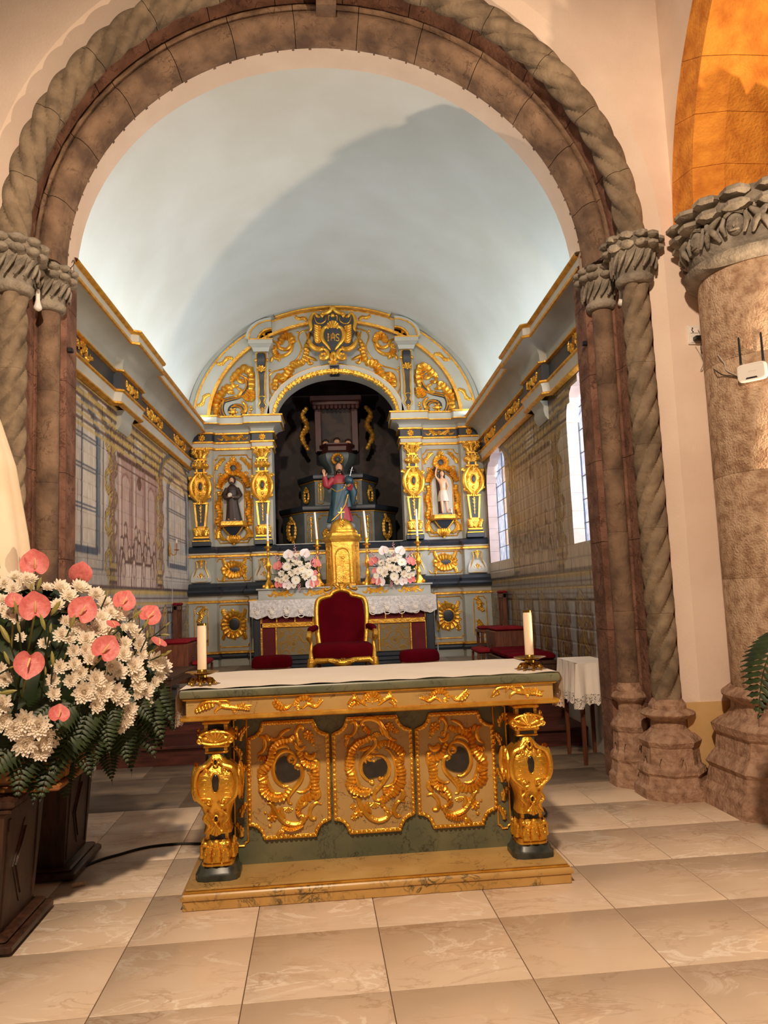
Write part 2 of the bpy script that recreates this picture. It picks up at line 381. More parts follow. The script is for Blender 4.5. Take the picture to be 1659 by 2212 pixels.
    def drop(s, x, z, l, w):                         # hanging string of bellflowers
        k = 5; s.stroke([(x, z), (x, z-l*.98)], w*.14, .6, 'none')
        for i in range(k):
            zz = z-l*(i+.5)/k; q = w*(1-.13*i)
            s.fan(x, zz+q*.6, q*1.3, 215, 325, 4); s.ball(x, zz+q*.6, q*.45)
        return s
def carve(name, parent, y, fn, mt='gold', T=None, loc=None, rotz=0):
    R = Relief(y, T); fn(R); return R.obj(name, mt, parent, loc, rotz)
def notched(x0, x1, z0, z1, n, k=5):                  # panel outline with concave corners
    p = []
    for cx, cz, a in ((x0, z0, 90), (x1, z0, 180), (x1, z1, 270), (x0, z1, 360)):
        p += arc(cx, cz, n, a, a-90, k)
    return p
def frame(R, poly, r, h=1.):                           # raised line round a closed outline
    P = list(poly)+[poly[0]]; R.stroke(P, r, h, 'none'); return R
# ================================================================ NAVE SETTING (turned by TURN)
# ---- floor with its paving
TX, TY, X0, Y0 = .56035, .57545, -.87677, 3.08031
floor = struct(B().box(-4.2, 5.6, .3, 7.62, -.12, -.005).obj('floor', 'grout'), 'cream marble tiled floor', True)
tm = B().bbox(-TX/2+.0022, TX/2-.0022, -TY/2+.0022, TY/2-.0022, -.03, 0, .0012)
t0 = None
for j in range(-4, 5):
    for i in range(-4, 9):
        x, y = X0+(i+.5)*TX, Y0+(j+.5)*TY
        if t0 is None: t0 = tm.obj('tile', 'tile', floor, (x, y, 0)); continue
        link('tile', t0.data, floor, (x, y, 0), pi*random.randint(0, 1))
rr = random.Random(5); y = Y0+5*TY
for d in (.5, .55, .52):
    x = -3.2
    while x < 4.0:
        l = rr.choice((.7, .95, 1.2)); b = B().bbox(-l/2+.003, l/2-.003, -d/2+.003, d/2-.003, -.03, -.001, .002)
        b.obj('flagstone', 'slab', floor, (x+l/2, y+d/2, 0)); x += l
    y += d

# ---- chancel arch wall
AX, AZ, AA, AB = .215, 4.15, 2.09, 1.95
def ell(e, t): return (AX+(AA+e)*math.cos(t), AZ+(AB+1.3*e)*math.sin(t))
def ring(e, n=48):
    return [(AX+AA+e, z) for z in (0, .65, 2., 3.2)]+[ell(e, pi*i/n) for i in range(n+1)]+[(AX-AA-e, z) for z in (3.2, 2., .65, 0)]
def border(e, n=48):
    o = []
    for x, z in ring(e, n):
        if z < AZ-.01: o.append((AX+math.copysign(5.2, x-AX), z)); continue
        dx, dz = x-AX, z-AZ; k = min(5.2/max(1e-6, abs(dx)), 4.4/max(1e-6, dz)); o.append((AX+dx*k, AZ+dz*k))
    return o
wl = B()
def strip(b, A, ya, C, yc):
    n = len(A); b.add([(x, ya, z) for x, z in A]+[(x, yc, z) for x, z in C], [(i, i+1, n+i+1, n+i) for i in range(n-1)])
strip(wl, ring(.36), 5.52, ring(.47), 5.44); strip(wl, ring(.47), 5.44, border(.47), 5.44)
strip(wl, ring(0), 6.17, border(0), 6.17); INT = [ell(0, pi*i/48) for i in range(49)]; strip(wl, INT, 5.93, INT, 6.17); strip(wl, border(.47), 5.44, border(0), 6.17)
wall_arch = struct(wl.obj('wall_front', 'plaster'), 'cream plaster wall pierced by the chancel arch', True)
B().box(2.66, 5.4, 5.428, 5.45, 0, .648).obj('dado', 'ochre', wall_arch)
B().box(-4.9, -2.3, 5.428, 5.45, 0, .648).obj('dado', 'ochre', wall_arch)

# ---- the stone arch: three orders of voussoirs and two jambs of blocks
arch = thing('stone_arch', 'brown carved stone arch with a twisted rope moulding framing the chancel', 'arch', nave=True)
IN = [(0, 5.95), (0, 5.9), (.012, 5.88), (.018, 5.83), (.035, 5.77), (.07, 5.735), (.11, 5.725), (.145, 5.745), (.16, 5.77), (.162, 5.74), (.175, 5.722), (.186, 5.73), (.186, 5.95)]
RE = [(.186, 5.95), (.188, 5.77), (.2, 5.63), (.215, 5.6), (.27, 5.6), (.27, 5.95)]
def vous(prof, a, b, n=6):
    o = B(); rings = []
    for i in range(n+1):
        t = a+(b-a)*i/n; rings.append([(ell(e, t)[0], y, ell(e, t)[1]) for e, y in prof])
    return o.loft(rings)
NV = 13
for k in range(NV):
    g = .0013; a, b = pi*k/NV+g, pi*(k+1)/NV-g
    vous(IN, a, b).obj('roll_voussoir', 'stone', arch, smooth=50)
    vous(RE, a+.06, b+.06 if k < NV-1 else pi).obj('recess_voussoir', 'stone_red', arch)
def rope(b, cen, t0, t1, R, tw, nt, ns=3, nph=54, ph0=0.):     # cabled shaft: cen(t) -> point, frame
    rings = []
    for i in range(nt+1):
        t = t0+(t1-t0)*i/nt; c, u, w = cen(t); r_ = []
        for j in range(nph):
            p = 2*pi*j/nph; r = R*(.73+.33*abs(math.cos(ns*.5*(p-tw*t-ph0)))**.8)
            r_.append(c+u*(r*math.cos(p))+w*(r*math.sin(p)))
        rings.append(r_)
    return b.loft(rings)
def cen_arch(t):
    x, z = ell(.245, t); d = Vector((x-AX, 0, z-AZ)).normalized()
    return Vector((x, 5.5, z)), d, Vector((0, -1, 0))
for k in range(NV):
    a, b = pi*k/NV+.001+.02, pi*(k+1)/NV-.001+.02
    rope(B(), cen_arch, max(a, .005), min(b, pi-.005), .107, 15.5, 18, 4).obj('rope_voussoir', 'stone_rope', arch, smooth=35)
# keystone with a carved rosette
kb = Relief(5.62); kb.box(AX-.08, AX+.08, 5.60, 5.75, AZ+AB+.12, AZ+AB+.36)
kb.flower(AX, AZ+AB+.25, .07, 8); kb.obj('keystone', 'stone', arch)
for s in (-1, 1):
    z = 0
    for h in (.62, .55, .7, .66, .72, .6, .3):
        P = [(.36, 5.50), (.34, 5.56), (.2, 5.63), (.188, 5.78), (.05, 5.9), (0, 5.93), (0, 6.175), (.36, 6.175)]
        pts = [(AX+s*(AA+e), y) for e, y in P]
        B().loft([[(x, y, z+.002) for x, y in pts], [(x, y, z+h-.002) for x, y in pts]]).obj('jamb_block', 'stone_red', arch); z += h

def octring(r, z, cx, cy, n=8): return [(cx+r/math.cos(pi/8)*math.cos(2*pi*(i+.5)/n), cy+r/math.cos(pi/8)*math.sin(2*pi*(i+.5)/n), z) for i in range(n)]
def col_base(cx, cy, k, h, parent, mt='stone_pink', name='base'):
    b = B(); pr = [(.29, 0), (.29, .1), (.26, .13), (.245, .22), (.262, .25), (.25, .3), (.22, .33), (.21, .5), (.225, .52), (.235, .56), (.21, .6), (.185, .63)]
    b.loft([octring(r*k, z*h/.98, cx, cy) for r, z in pr])
    b.lathe([(.185*k, .63*h/.98), (.15*k, .68*h/.98), (.145*k, .76*h/.98), (.17*k, .79*h/.98)], 20, (cx, cy, 0))
    b.lathe([(.17*k, .79*h/.98)]+[((.185+.04*math.sin(pi*i/6))*k, (.79+.08*i/6)*h/.98) for i in range(7)]+[(.155*k, .88*h/.98), (.155*k, .92*h/.98), (.12*k, .98*h/.98)], 20, (cx, cy, 0))
    for i in range(8):      # little carved pyramids on the faces
        a = 2*pi*i/8; r = .225*k; x, y = cx+r*math.cos(a), cy+r*math.sin(a)
        b.loft([[(x+.03*math.cos(a+q), y+.03*math.sin(a+q), .27*h/.98) for q in (0, pi/2, pi, 3*pi/2)], [(x+.004*math.cos(q), y+.004*math.sin(q), .4*h/.98) for q in (0, pi/2, pi, 3*pi/2)]])
    return b.obj(name, mt, parent, smooth=30)
def capital(cx, cy, z0, z1, r0, r1, parent, seed, mt='stone_grey', heads=False):
    rr = random.Random(seed); b = B(); H = z1-z0
    b.lathe([(r0, z0), (r0*1.12, z0+.02*H), (r0*1.24, z0+.08*H), (r0*1.26, z0+.15*H), (r0*1.12, z0+.2*H), (r0*1.16, z0+.26*H), (r0*1.2, z0+.45*H), (r1*.86, z0+.66*H), (r1*.92, z0+.74*H), (r1*.98, z0+.9*H), (r1*.94, z1), (r0*.8, z1)], 28, (cx, cy, 0))
    n = 11 if not heads else 16
    for i in range(n):
        a = 2*pi*(i+rr.random()*.2)/n
        for q, k in ((.92, .97), (.74, .93)):
            r = r1*k; s_ = r1*pi/n*1.02
            b.sph((cx+r*math.cos(a), cy+r*math.sin(a), z0+q*H), s_, s_, H*.085, 7, 5)
    if not heads:
        for i in range(16):
            a = 2*pi*i/16; r = r1*.86
            b.tube([(cx+r*.98*math.cos(a+t*.5), cy+r*.98*math.sin(a+t*.5), z0+(.25+.4*t)*H) for t in (0, .3, .6, 1)], [.008, .014, .016, .008], 5)
    return b.obj('capital', mt, parent, smooth=50)
names = {-1: 'beside the flower-decked litter', 1: 'beside the wall socket'}
for s in (-1, 1):
    cx, cy = AX+s*(AA+.245), 5.5
    t = thing('twisted_column', 'stone column with spiral twisted shaft '+names[s], 'column', (cx, cy, 0), group='columns carrying the chancel arch', nave=True)
    col_base(0, 0, .86, .68, t)
    cen = lambda z: (Vector((0, 0, z)), Vector((1, 0, 0)), Vector((0, 1, 0)))
    z0 = .665
    for k in range(5):
        rope(B(), cen, z0+.0007, z0+.634-.0007, .101, 7.6, 34, 4).obj('shaft_drum', 'stone_rope', t, smooth=35); z0 += .634
    capital(0, 0, 3.83 if s > 0 else 3.76, 4.2 if s > 0 else 4.15, .115, .2, t, 3+s)
    cx, cy = AX+s*(AA+.105), 5.84
    t = thing('slender_column', 'smooth round stone column '+('behind the pink anthuriums' if s < 0 else 'standing against the lace-covered side table'), 'column', (cx, cy, 0), group='columns carrying the chancel arch', nave=True)
    col_base(0, 0, .62, .78, t)
    z0 = .765
    for k, h in enumerate((.55, .62, .5, .7, .645)):
        B().lathe([(.08, z0+.0008), (.081, z0+.004), (.081, z0+h-.004), (.08, z0+h-.0008)], 22).obj('shaft_drum', 'stone', t, smooth=60); z0 += h
    capital(0, 0, 3.76, 4.1, .1, .175, t, 8+s)

# ---- the big arcade column on the right and the arch that springs from it
CX, CY = 3.31, 5.06
t = thing('arcade_column', 'thick rough stone column with carved heads on its grey capital', 'column', (CX, CY, 0), nave=True)
b = B(); pr = [(.66, 0), (.64, .1), (.6, .14), (.58, .24), (.6, .27), (.56, .33), (.535, .36), (.52, .46), (.54, .48), (.55, .53), (.5, .57)]
b.loft([octring(r, z, 0, 0) for r, z in pr]); b.lathe([(.5, .57), (.455, .62), (.45, .68), (.475, .7)]+[(.475+.035*math.sin(pi*i/6), .7+.07*i/6) for i in range(7)]+[(.45, .79)], 32)
b.obj('base', 'stone_pink', t, smooth=30)
z0 = .78
for h in (.75, .72, .8, .68): B().lathe([(.436, z0+.0006), (.4375, z0+.003), (.4365, z0+h-.003), (.435, z0+h-.0006)], 40).obj('shaft_drum', 'stone_rough', t, smooth=60); z0 += h
capital(0, 0, 3.7, 4.2, .42, .54, t, 21, heads=True)
for i in range(10):      # carved heads and knotted leaves
    a = math.radians(150+i*36); r = .49; hz = 3.95
    c = Vector((r*math.cos(a), r*math.sin(a), hz)); tn = Vector((-math.sin(a), math.cos(a), 0)); no = Vector((math.cos(a), math.sin(a), 0))
    b = B(); b.sph((0, 0, 0), .062, .05, .082, 12, 9); b.sph((0, -.046, -.01), .011, .02, .028, 6, 5)
    for q in (-1, 1): b.sph((q*.024, -.04, .022), .014, .01, .008, 6, 4); b.tube([(q*.07, 0, .07), (q*.085, -.02, 0), (q*.06, -.03, -.08)], [.016, .022, .01], 6)
    b.tube([(-.03, -.035, -.045), (0, -.046, -.05), (.03, -.035, -.045)], .008, 5); b.tube([(-.06, -.01, .07), (0, -.03, .095), (.06, -.01, .07)], .018, 6)
    b.obj('carved_head', 'stone_grey', t, c-no*.0, a+pi/2, smooth=60)
    a += math.radians(18); c = Vector((r*math.cos(a), r*math.sin(a), hz)); b = B()
    for q in (-1, 1):
        b.tube([(q*.055, 0, .09), (q*.02, -.045, .03), (-q*.03, -.045, -.03), (-q*.05, -.01, -.09)], [.014, .024, .024, .012], 7)
    b.obj('carved_leaf', 'stone_grey', t, c-Vector((math.cos(a), math.sin(a), 0))*.0, a+pi/2, smooth=60)
AR, AYC, AZC = 2.155, 2.963, 4.165
t = thing('arcade_arch', 'sandstone arch coloured with orange lamplight, rising from the thick column', 'arch', nave=True)
PF = [(2.87, AR), (3.06, AR-.1), (3.5, AR-.1), (3.72, AR), (3.72, AR+.32), (2.87, AR+.32)]
for k in range(9):
    a, b_ = math.radians(k*10)+.0008, math.radians(k*10+10)-.0008
    B().loft([[(x, AYC+r*math.cos(q), AZC+.03+r*math.sin(q)) for x, r in PF] for q in (a, (a+b_)/2, b_)]).obj('voussoir', 'stone_lamplit', t, smooth=25)
sp = B()     # plaster spandrel above that arch, up to the chancel wall
A = [(AYC+(AR+.02)*math.cos(math.radians(q)), AZC+.03+(AR+.02)*math.sin(math.radians(q))) for q in range(0, 91, 5)]
poly = A+[(AYC, 8.4), (5.5, 8.4), (5.5, 4.2)]
sp.prism(poly, 2.88, 3.7); sp.xf(lambda x, y, z: (y, x, z))
struct(sp.obj('wall_right_arcade', 'plaster'), 'cream plaster above the arcade arch', True)

# ================================================================ CHANCEL SETTING
WU, VA, VB, ZS = 2.335, 5.98, 12.25, 4.31
ce = B(); ce.grid(lambda a, b: (-(WU+.02)*math.cos(pi*a), VA+(VB-VA)*b, ZS+1.9*math.sin(pi*a)), 56, 8)
struct(ce.obj('ceiling', 'vault', smooth=80), 'white plastered barrel vault of the chancel')
st = thing('wooden_step', 'lower dark red wooden step behind the altar', 'step', group='wooden steps up to the chancel')
B().bbox(-2.34, 2.34, 7.4, 8.5, .15, .18, .006).obj('tread', 'wood_red', st); B().box(-2.33, 2.33, 7.44, 8.5, 0, .15).obj('riser', 'wood_red', st)
st = thing('wooden_step', 'upper dark red wooden step behind the altar', 'step', group='wooden steps up to the chancel')
B().bbox(-2.34, 2.34, 8.05, 9.6, .33, .36, .006).obj('tread', 'wood_red', st); B().box(-2.33, 2.33, 8.09, 9.6, .18, .33).obj('riser', 'wood_red', st)
pf = struct(B().box(-2.34, 2.34, 9.5, 14.2, .0, .5).obj('floor', 'platform'), 'pale stone platform of the high altar')
for i in range(6):
    B().bbox(-2.33+i*.777, -2.33+(i+1)*.777-.004, 9.46, 12.2, .5, .54, .004).obj('floor_slab', 'platform', pf)

# ---- painted tile murals: the design is worked out on a raster and carried by the tiles' vertex colour
GV, GZ, DV = 6.0, .5, .0175
NVp, NZp = int((12.06-GV)/DV), int((3.62-GZ)/DV)
VV, ZZ = np.meshgrid(GV+DV*np.arange(NVp), GZ+DV*np.arange(NZp))
def lin(c): return np.array(S(*c)[:3])
def wob(seed, s):
    r = np.random.RandomState(seed); o = np.zeros_like(VV)
    for k in range(7):
        a, b, p, q = r.randn(4); o += np.sin((a*VV+b*ZZ)*s*(1+.5*k)+p*6+q)/(1+.4*k)
    return o/2.2
class Mural:
    def __init__(s, base): s.c = np.ones(VV.shape+(3,))*lin(base); s.c *= (1+.05*wob(3, 3.))[..., None]
    def put(s, m, c, a=1.): s.c[m] = s.c[m]*(1-a)+lin(c)*a; return s
    def rect(s, v0, v1, z0, z1, c, a=1.): return s.put((VV > v0) & (VV < v1) & (ZZ > z0) & (ZZ < z1), c, a)
    def line(s, pts, w, c, a=1.):
        c = lin(c)
        for (x0, z0), (x1, z1) in zip(pts[:-1], pts[1:]):
            i0, i1 = max(0, int((min(x0, x1)-w-GV)/DV)-1), int((max(x0, x1)+w-GV)/DV)+2; j0, j1 = max(0, int((min(z0, z1)-w-GZ)/DV)-1), int((max(z0, z1)+w-GZ)/DV)+2
            V_, Z_, C_ = VV[j0:j1, i0:i1], ZZ[j0:j1, i0:i1], s.c[j0:j1, i0:i1]
            if not V_.size: continue
            dx, dz = x1-x0, z1-z0; t = np.clip(((V_-x0)*dx+(Z_-z0)*dz)/(dx*dx+dz*dz+1e-9), 0, 1); m = np.hypot(V_-x0-t*dx, Z_-z0-t*dz) < w
            C_[m] = C_[m]*(1-a)+c*a
        return s
    def cscroll(s, v, z, r, a, d, f, ln, k=1.):        # painted C-scroll: dark outline, light body
        P = [(v+r*q*math.cos(math.radians(a+d*t)), z+r*q*k*math.sin(math.radians(a+d*t))) for t, q in ((-230, .25), (-180, .38), (-130, .6), (-70, .9), (-20, 1.), (30, 1.), (80, .95), (130, .75), (180, .5), (230, .3))]
        s.line(P, r*.3, ln, .85); s.line(P, r*.2, f, .95); s.line(P, r*.045, ln, .7); return s
    def garland(s, v0, z0, v1, z1, r, f, ln, n):
        for i in range(n):
            t = (i+.5)/n; s.cscroll(v0+(v1-v0)*t+(r*.25 if i % 2 else -r*.25), z0+(z1-z0)*t, r, 0 if i % 2 else 180, 1 if i % 2 else -1, f, ln)
        return s
    def ell(s, v, z, rv, rz, c, a=1., w=None):
        d = np.hypot((VV-v)/rv, (ZZ-z)/rz)
        return s.put(d < 1 if w is None else abs(d-1) < w/min(rv, rz), c, a)
    def arched(s, v0, v1, z0, z1, c, a=1.):          # window shape: rectangle with round head
        h = (v1-v0)/2; s.rect(v0, v1, z0, z1, c, a); m = (np.hypot(VV-(v0+v1)/2, (ZZ-z1)/.55) < h) & (ZZ >= z1); return s.put(m, c, a)
    def swirl(s, v0, v1, z0, z1, c1, c2, seed, f=9.):    # baroque scrollwork
        m = (VV > v0) & (VV < v1) & (ZZ > z0) & (ZZ < z1); q = wob(seed, f); k = np.sin(q*6+np.sin(ZZ*14)*1.2)
        s.put(m & (k > .35), c1, .75); s.put(m & (k < -.45), c2, .8); return s
def mural(side):
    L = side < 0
    m = Mural((206, 198, 190) if L else (170, 160, 146))  # right wall's palette is browner, and darkened with the shade it stands in
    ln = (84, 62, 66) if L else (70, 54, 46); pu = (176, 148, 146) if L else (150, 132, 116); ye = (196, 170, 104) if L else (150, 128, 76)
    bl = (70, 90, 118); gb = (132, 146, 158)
    m.c *= (1-.06*(np.sin(VV*45)*np.sin(ZZ*45) > .5))[..., None]
    if L:                                            # painted windows with blue glazing bars
        for v0, v1, z1 in ((6.1, 7.4, 3.1), (10.45, 11.6, 3.0)):
            m.arched(v0-.14, v1+.14, 1.98, z1, (190, 186, 180)); m.arched(v0-.11, v1+.11, 2.02, z1, (112, 126, 142)); m.arched(v0-.02, v1+.02, 2.02, z1, bl); m.arched(v0+.03, v1-.03, 2.07, z1-.02, (208, 202, 194))
            for k in range(1, 3): x = v0+(v1-v0)*k/3; m.rect(x-.014, x+.014, 2.05, z1+.3, bl)
            for z in (2.43, 2.8, 3.08): m.rect(v0, v1, z-.03, z-.012, bl); m.rect(v0, v1, z+.008, z+.024, bl)
            m.rect(v0-.05, v1+.05, 2.0, 2.07, bl)
            m.line([(v0-.2, 1.86), (v1+.2, 1.86), (v1+.2, 3.2)], .012, (110, 116, 128))
    # central scene
    a, b, z0, z1 = 7.95, 9.95, 1.42, 3.5
    m.rect(a-.22, b+.2, z0-.1, z1+.1, (150, 156, 158), .6)
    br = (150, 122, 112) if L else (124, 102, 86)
    m.rect(a+.1, b-.1, z0+.1, z1-.34, pu)
    for k in range(3):
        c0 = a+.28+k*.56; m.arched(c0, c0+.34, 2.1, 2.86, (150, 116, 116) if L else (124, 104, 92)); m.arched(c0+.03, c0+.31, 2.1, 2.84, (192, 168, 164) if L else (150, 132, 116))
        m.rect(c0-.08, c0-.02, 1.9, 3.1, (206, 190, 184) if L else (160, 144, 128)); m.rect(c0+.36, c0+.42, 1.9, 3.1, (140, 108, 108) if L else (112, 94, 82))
    m.rect(a+.1, b-.1, 3.08, 3.13, ln); m.rect(a+.1, b-.1, 3.0, 3.02, ln)
    m.ell((a+b)/2, 3.34, .22, .17, (160, 170, 178)); m.ell((a+b)/2, 3.34, .25, .2, ln, 1, .02); m.ell((a+b)/2, 3.36, .1, .08, (214, 206, 196))
    rr = random.Random(9)
    for k in range(11):                              # the company round a table
        v = a+.3+k*(b-a-.6)/10; h = 2.15+.16*math.sin(k*1.9)+.12*(k == 5); w = .12
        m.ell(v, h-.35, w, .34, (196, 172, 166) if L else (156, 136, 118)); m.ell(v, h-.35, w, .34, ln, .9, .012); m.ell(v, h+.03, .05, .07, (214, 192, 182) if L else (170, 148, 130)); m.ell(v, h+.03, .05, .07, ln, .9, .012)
        for q in range(3): m.line([(v-w+.05+q*.07, h-.1), (v-w+.08+q*.06, h-.6)], .008, ln, .8)
    m.rect(a+.4, b-.45, 1.72, 1.98, (208, 190, 184) if L else (156, 140, 124)); m.rect(a+.4, b-.45, 1.97, 1.99, ln)
    for k in range(4):
        v = a+.35+k*.42; m.ell(v, 1.75, .1, .3, (206, 186, 180) if L else (150, 134, 118)); m.ell(v, 1.75, .1, .3, ln, .9, .014); m.line([(v-.03, 1.95), (v+.02, 1.5)], .01, ln, .8); m.line([(v+.03, 1.95), (v+.05, 1.5)], .01, ln, .8)
    m.put((VV > a+.1) & (VV < b-.1) & (ZZ > z0+.1) & (ZZ < z0+.28) & (np.sin(VV*22)*np.sin(ZZ*50) > 0), (150, 112, 112) if L else (118, 96, 84), .8)
    m.ell((a+b)/2, 2.92, .09, .09, ln, .9); m.rect((a+b)/2-.008, (a+b)/2+.008, 2.95, 3.08, ln)
    for v in (a-.06, b+.04): m.rect(v-.1, v+.1, z0, z1-.1, br, .8); m.garland(v-.05, z0, v-.05, z1, .13, ye, ln, 10); m.garland(v+.07, z0, v+.07, z1, .09, br, ln, 13)
    m.garland(a, 3.22, (a+b)/2-.3, 3.38, .13, ye, ln, 5); m.garland((a+b)/2+.3, 3.38, b, 3.22, .13, ye, ln, 5)
    for z in (3.44, 3.5, 3.56): m.rect(a-.25, b+.2, z, z+.02, ln, .8); m.rect(a-.25, b+.2, z+.02, z+.05, ye, .7)
    # columns of the painted architecture and the upper scroll border
    for v in (a-.02, b-.0):
        for z in (1.5, 1.62, 1.74, 1.86): m.rect(v-.12, v+.14, z, z+.03, ln); m.rect(v-.1, v+.12, z+.03, z+.08, ye, .7)
    top = 3.18+.34*np.clip(1-abs(VV-8.95)/2.9, 0, 1)+.05*np.sin(VV*5)
    for vc in (6.75, 11.0):
        d = np.hypot((VV-vc)/1.05, (ZZ-3.0)/.56); mm = (d > .98) & (ZZ > 3.15); m.put(mm & (d < 1.12), (74, 88, 104)); m.put(mm & (abs(d-1.0) < .03), (150, 120, 60)); m.put(mm & (d >= 1.12) & (np.sin(ZZ*60) > .1), ye, .8); m.put(mm & (d >= 1.12) & (np.sin(ZZ*60) < -.6), ln, .8)
    # dado
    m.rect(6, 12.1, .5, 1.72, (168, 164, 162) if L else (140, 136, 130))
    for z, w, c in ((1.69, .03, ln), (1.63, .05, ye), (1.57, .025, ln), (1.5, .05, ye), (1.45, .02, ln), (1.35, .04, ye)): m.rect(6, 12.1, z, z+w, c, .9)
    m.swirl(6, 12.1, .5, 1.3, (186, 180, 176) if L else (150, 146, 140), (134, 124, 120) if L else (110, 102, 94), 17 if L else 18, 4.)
    for k in range(9):
        v = 6.2+k*.72; m.rect(v-.09, v+.09, .7, 1.4, (150, 158, 166), .7); m.line([(v-.12, .6), (v-.15, 1.4), (v+.15, 1.4), (v+.12, .6), (v-.12, .6)], .02, ln, .9)
        m.garland(v+.36, .55, v+.36, 1.4, .17, ye, ln, 4); m.garland(v+.2, .6, v+.2, 1.4, .09, br, ln, 6)
    return np.clip(m.c, 0, 1)
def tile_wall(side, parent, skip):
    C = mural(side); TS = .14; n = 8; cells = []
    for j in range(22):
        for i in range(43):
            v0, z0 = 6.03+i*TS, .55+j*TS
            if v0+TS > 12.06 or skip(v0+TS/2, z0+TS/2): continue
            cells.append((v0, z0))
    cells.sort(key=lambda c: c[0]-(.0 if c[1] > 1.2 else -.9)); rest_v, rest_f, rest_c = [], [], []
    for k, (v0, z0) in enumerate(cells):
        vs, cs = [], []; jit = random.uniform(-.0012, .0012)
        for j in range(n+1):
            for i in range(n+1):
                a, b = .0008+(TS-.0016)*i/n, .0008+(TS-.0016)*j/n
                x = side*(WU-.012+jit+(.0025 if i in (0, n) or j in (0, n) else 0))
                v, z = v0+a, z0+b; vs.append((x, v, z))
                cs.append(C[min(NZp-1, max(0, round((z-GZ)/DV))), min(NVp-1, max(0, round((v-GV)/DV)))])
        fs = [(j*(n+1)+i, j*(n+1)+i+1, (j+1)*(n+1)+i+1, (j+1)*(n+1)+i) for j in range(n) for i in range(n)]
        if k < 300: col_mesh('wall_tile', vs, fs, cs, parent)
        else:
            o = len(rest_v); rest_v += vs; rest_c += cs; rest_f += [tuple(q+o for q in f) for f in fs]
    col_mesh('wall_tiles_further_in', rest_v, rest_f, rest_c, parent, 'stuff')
def col_mesh(name, vs, fs, cs, parent, kind=None):
    me = bpy.data.meshes.new(name); me.from_pydata(vs, [], fs); me.materials.append(M['azulejo'])
    at = me.color_attributes.new('Col', 'FLOAT_COLOR', 'POINT')
    at.data.foreach_set('color', np.concatenate([np.array(cs), np.ones((len(cs), 1))], 1).ravel().astype(np.float32))
    return link(name, me, parent, kind=kind)
wl = struct(B().box(-WU-.3, -WU, VA, 13., 0, ZS+.1).obj('wall_left', 'azulejo_joint'), 'left chancel wall of painted tiles with a banquet scene')
WIN = [(6.35, 7.45, 1.92, 3.18, .4), (10.3, 11.72, 1.95, 3.2, .42)]       # v0, v1, sill, spring, rise of the arched head
def in_win(v, z):
    for v0, v1, z0, z1, r in WIN:
        if v0-.0 < v < v1+.0 and z > z0 and (z < z1 or math.hypot((v-(v0+v1)/2)/((v1-v0)/2), (z-z1)/r) < 1): return True
    return False
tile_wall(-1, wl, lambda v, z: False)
b = B(); D0, D1 = WU, WU+.3
def vz(poly): b.prism(poly, D0, D1)
vz([(VA, 0), (6.35, 0), (6.35, ZS+.1), (VA, ZS+.1)]); vz([(7.45, 0), (10.3, 0), (10.3, ZS+.1), (7.45, ZS+.1)]); vz([(11.72, 0), (13., 0), (13., ZS+.1), (11.72, ZS+.1)])
for v0, v1, z0, z1, r in WIN:
    vz([(v0, 0), (v1, 0), (v1, z0), (v0, z0)]); c, h = (v0+v1)/2, (v1-v0)/2
    for k in range(10):
        p = [(c+h*math.cos(pi*q/10), z1+r*math.sin(pi*q/10)) for q in (k, k+1)]
        vz([p[1], p[0], (p[0][0], ZS+.1), (p[1][0], ZS+.1)])
b.xf(lambda x, y, z: (y, x, z))
wr = struct(b.obj('wall_right', 'azulejo_joint'), 'right chancel wall of painted tiles with two arched windows')
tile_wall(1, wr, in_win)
# glass: streaky blue and white, lit by the day outside
gm = bpy.data.materials.new('stained_glass'); gm.use_nodes = True; nt = gm.node_tree; nt.nodes.clear()
N_ = lambda t: nt.nodes.new(t)
tc, no, rp, em, tp, ms, ou = [N_('ShaderNode'+k) for k in ('TexCoord', 'TexNoise', 'ValToRGB', 'Emission', 'BsdfTransparent', 'MixShader', 'OutputMaterial')]
mp = N_('ShaderNodeMapping'); mp.inputs['Scale'].default_value = (1, 3, 1.2); mp.inputs['Rotation'].default_value = (.6, 0, 0)
no.inputs['Scale'].default_value = 4.5; no.inputs['Detail'].default_value = 5; no.inputs['Distortion'].default_value = 1.2
e = rp.color_ramp.elements; e[0].position = .36; e[0].color = S(92, 118, 176); e[1].position = .64; e[1].color = S(226, 230, 240); x = e.new(.5); x.color = S(150, 172, 214)
em.inputs[1].default_value = .62; tp.inputs[0].default_value = (.85, .88, .95, 1); ms.inputs[0].default_value = .45
for a_, b_ in ((tc.outputs['Object'], mp.inputs[0]), (mp.outputs[0], no.inputs[0]), (no.outputs[0], rp.inputs[0]), (rp.outputs[0], em.inputs[0]), (tp.outputs[0], ms.inputs[2]), (em.outputs[0], ms.inputs[1]), (ms.outputs[0], ou.inputs[0])): nt.links.new(a_, b_)
M['glass'] = gm
gm2 = gm.copy(); gm2.name = 'stained_glass_figure'; M['glass_fig'] = gm2
for n_ in gm2.node_tree.nodes:
    if n_.type == 'VALTORGB': n_.color_ramp.elements[0].color = S(196, 84, 60); n_.color_ramp.elements[1].color = S(236, 190, 96); n_.color_ramp.elements[2].color = S(150, 80, 90)
    if n_.type == 'TEX_NOISE': n_.inputs['Scale'].default_value = 14
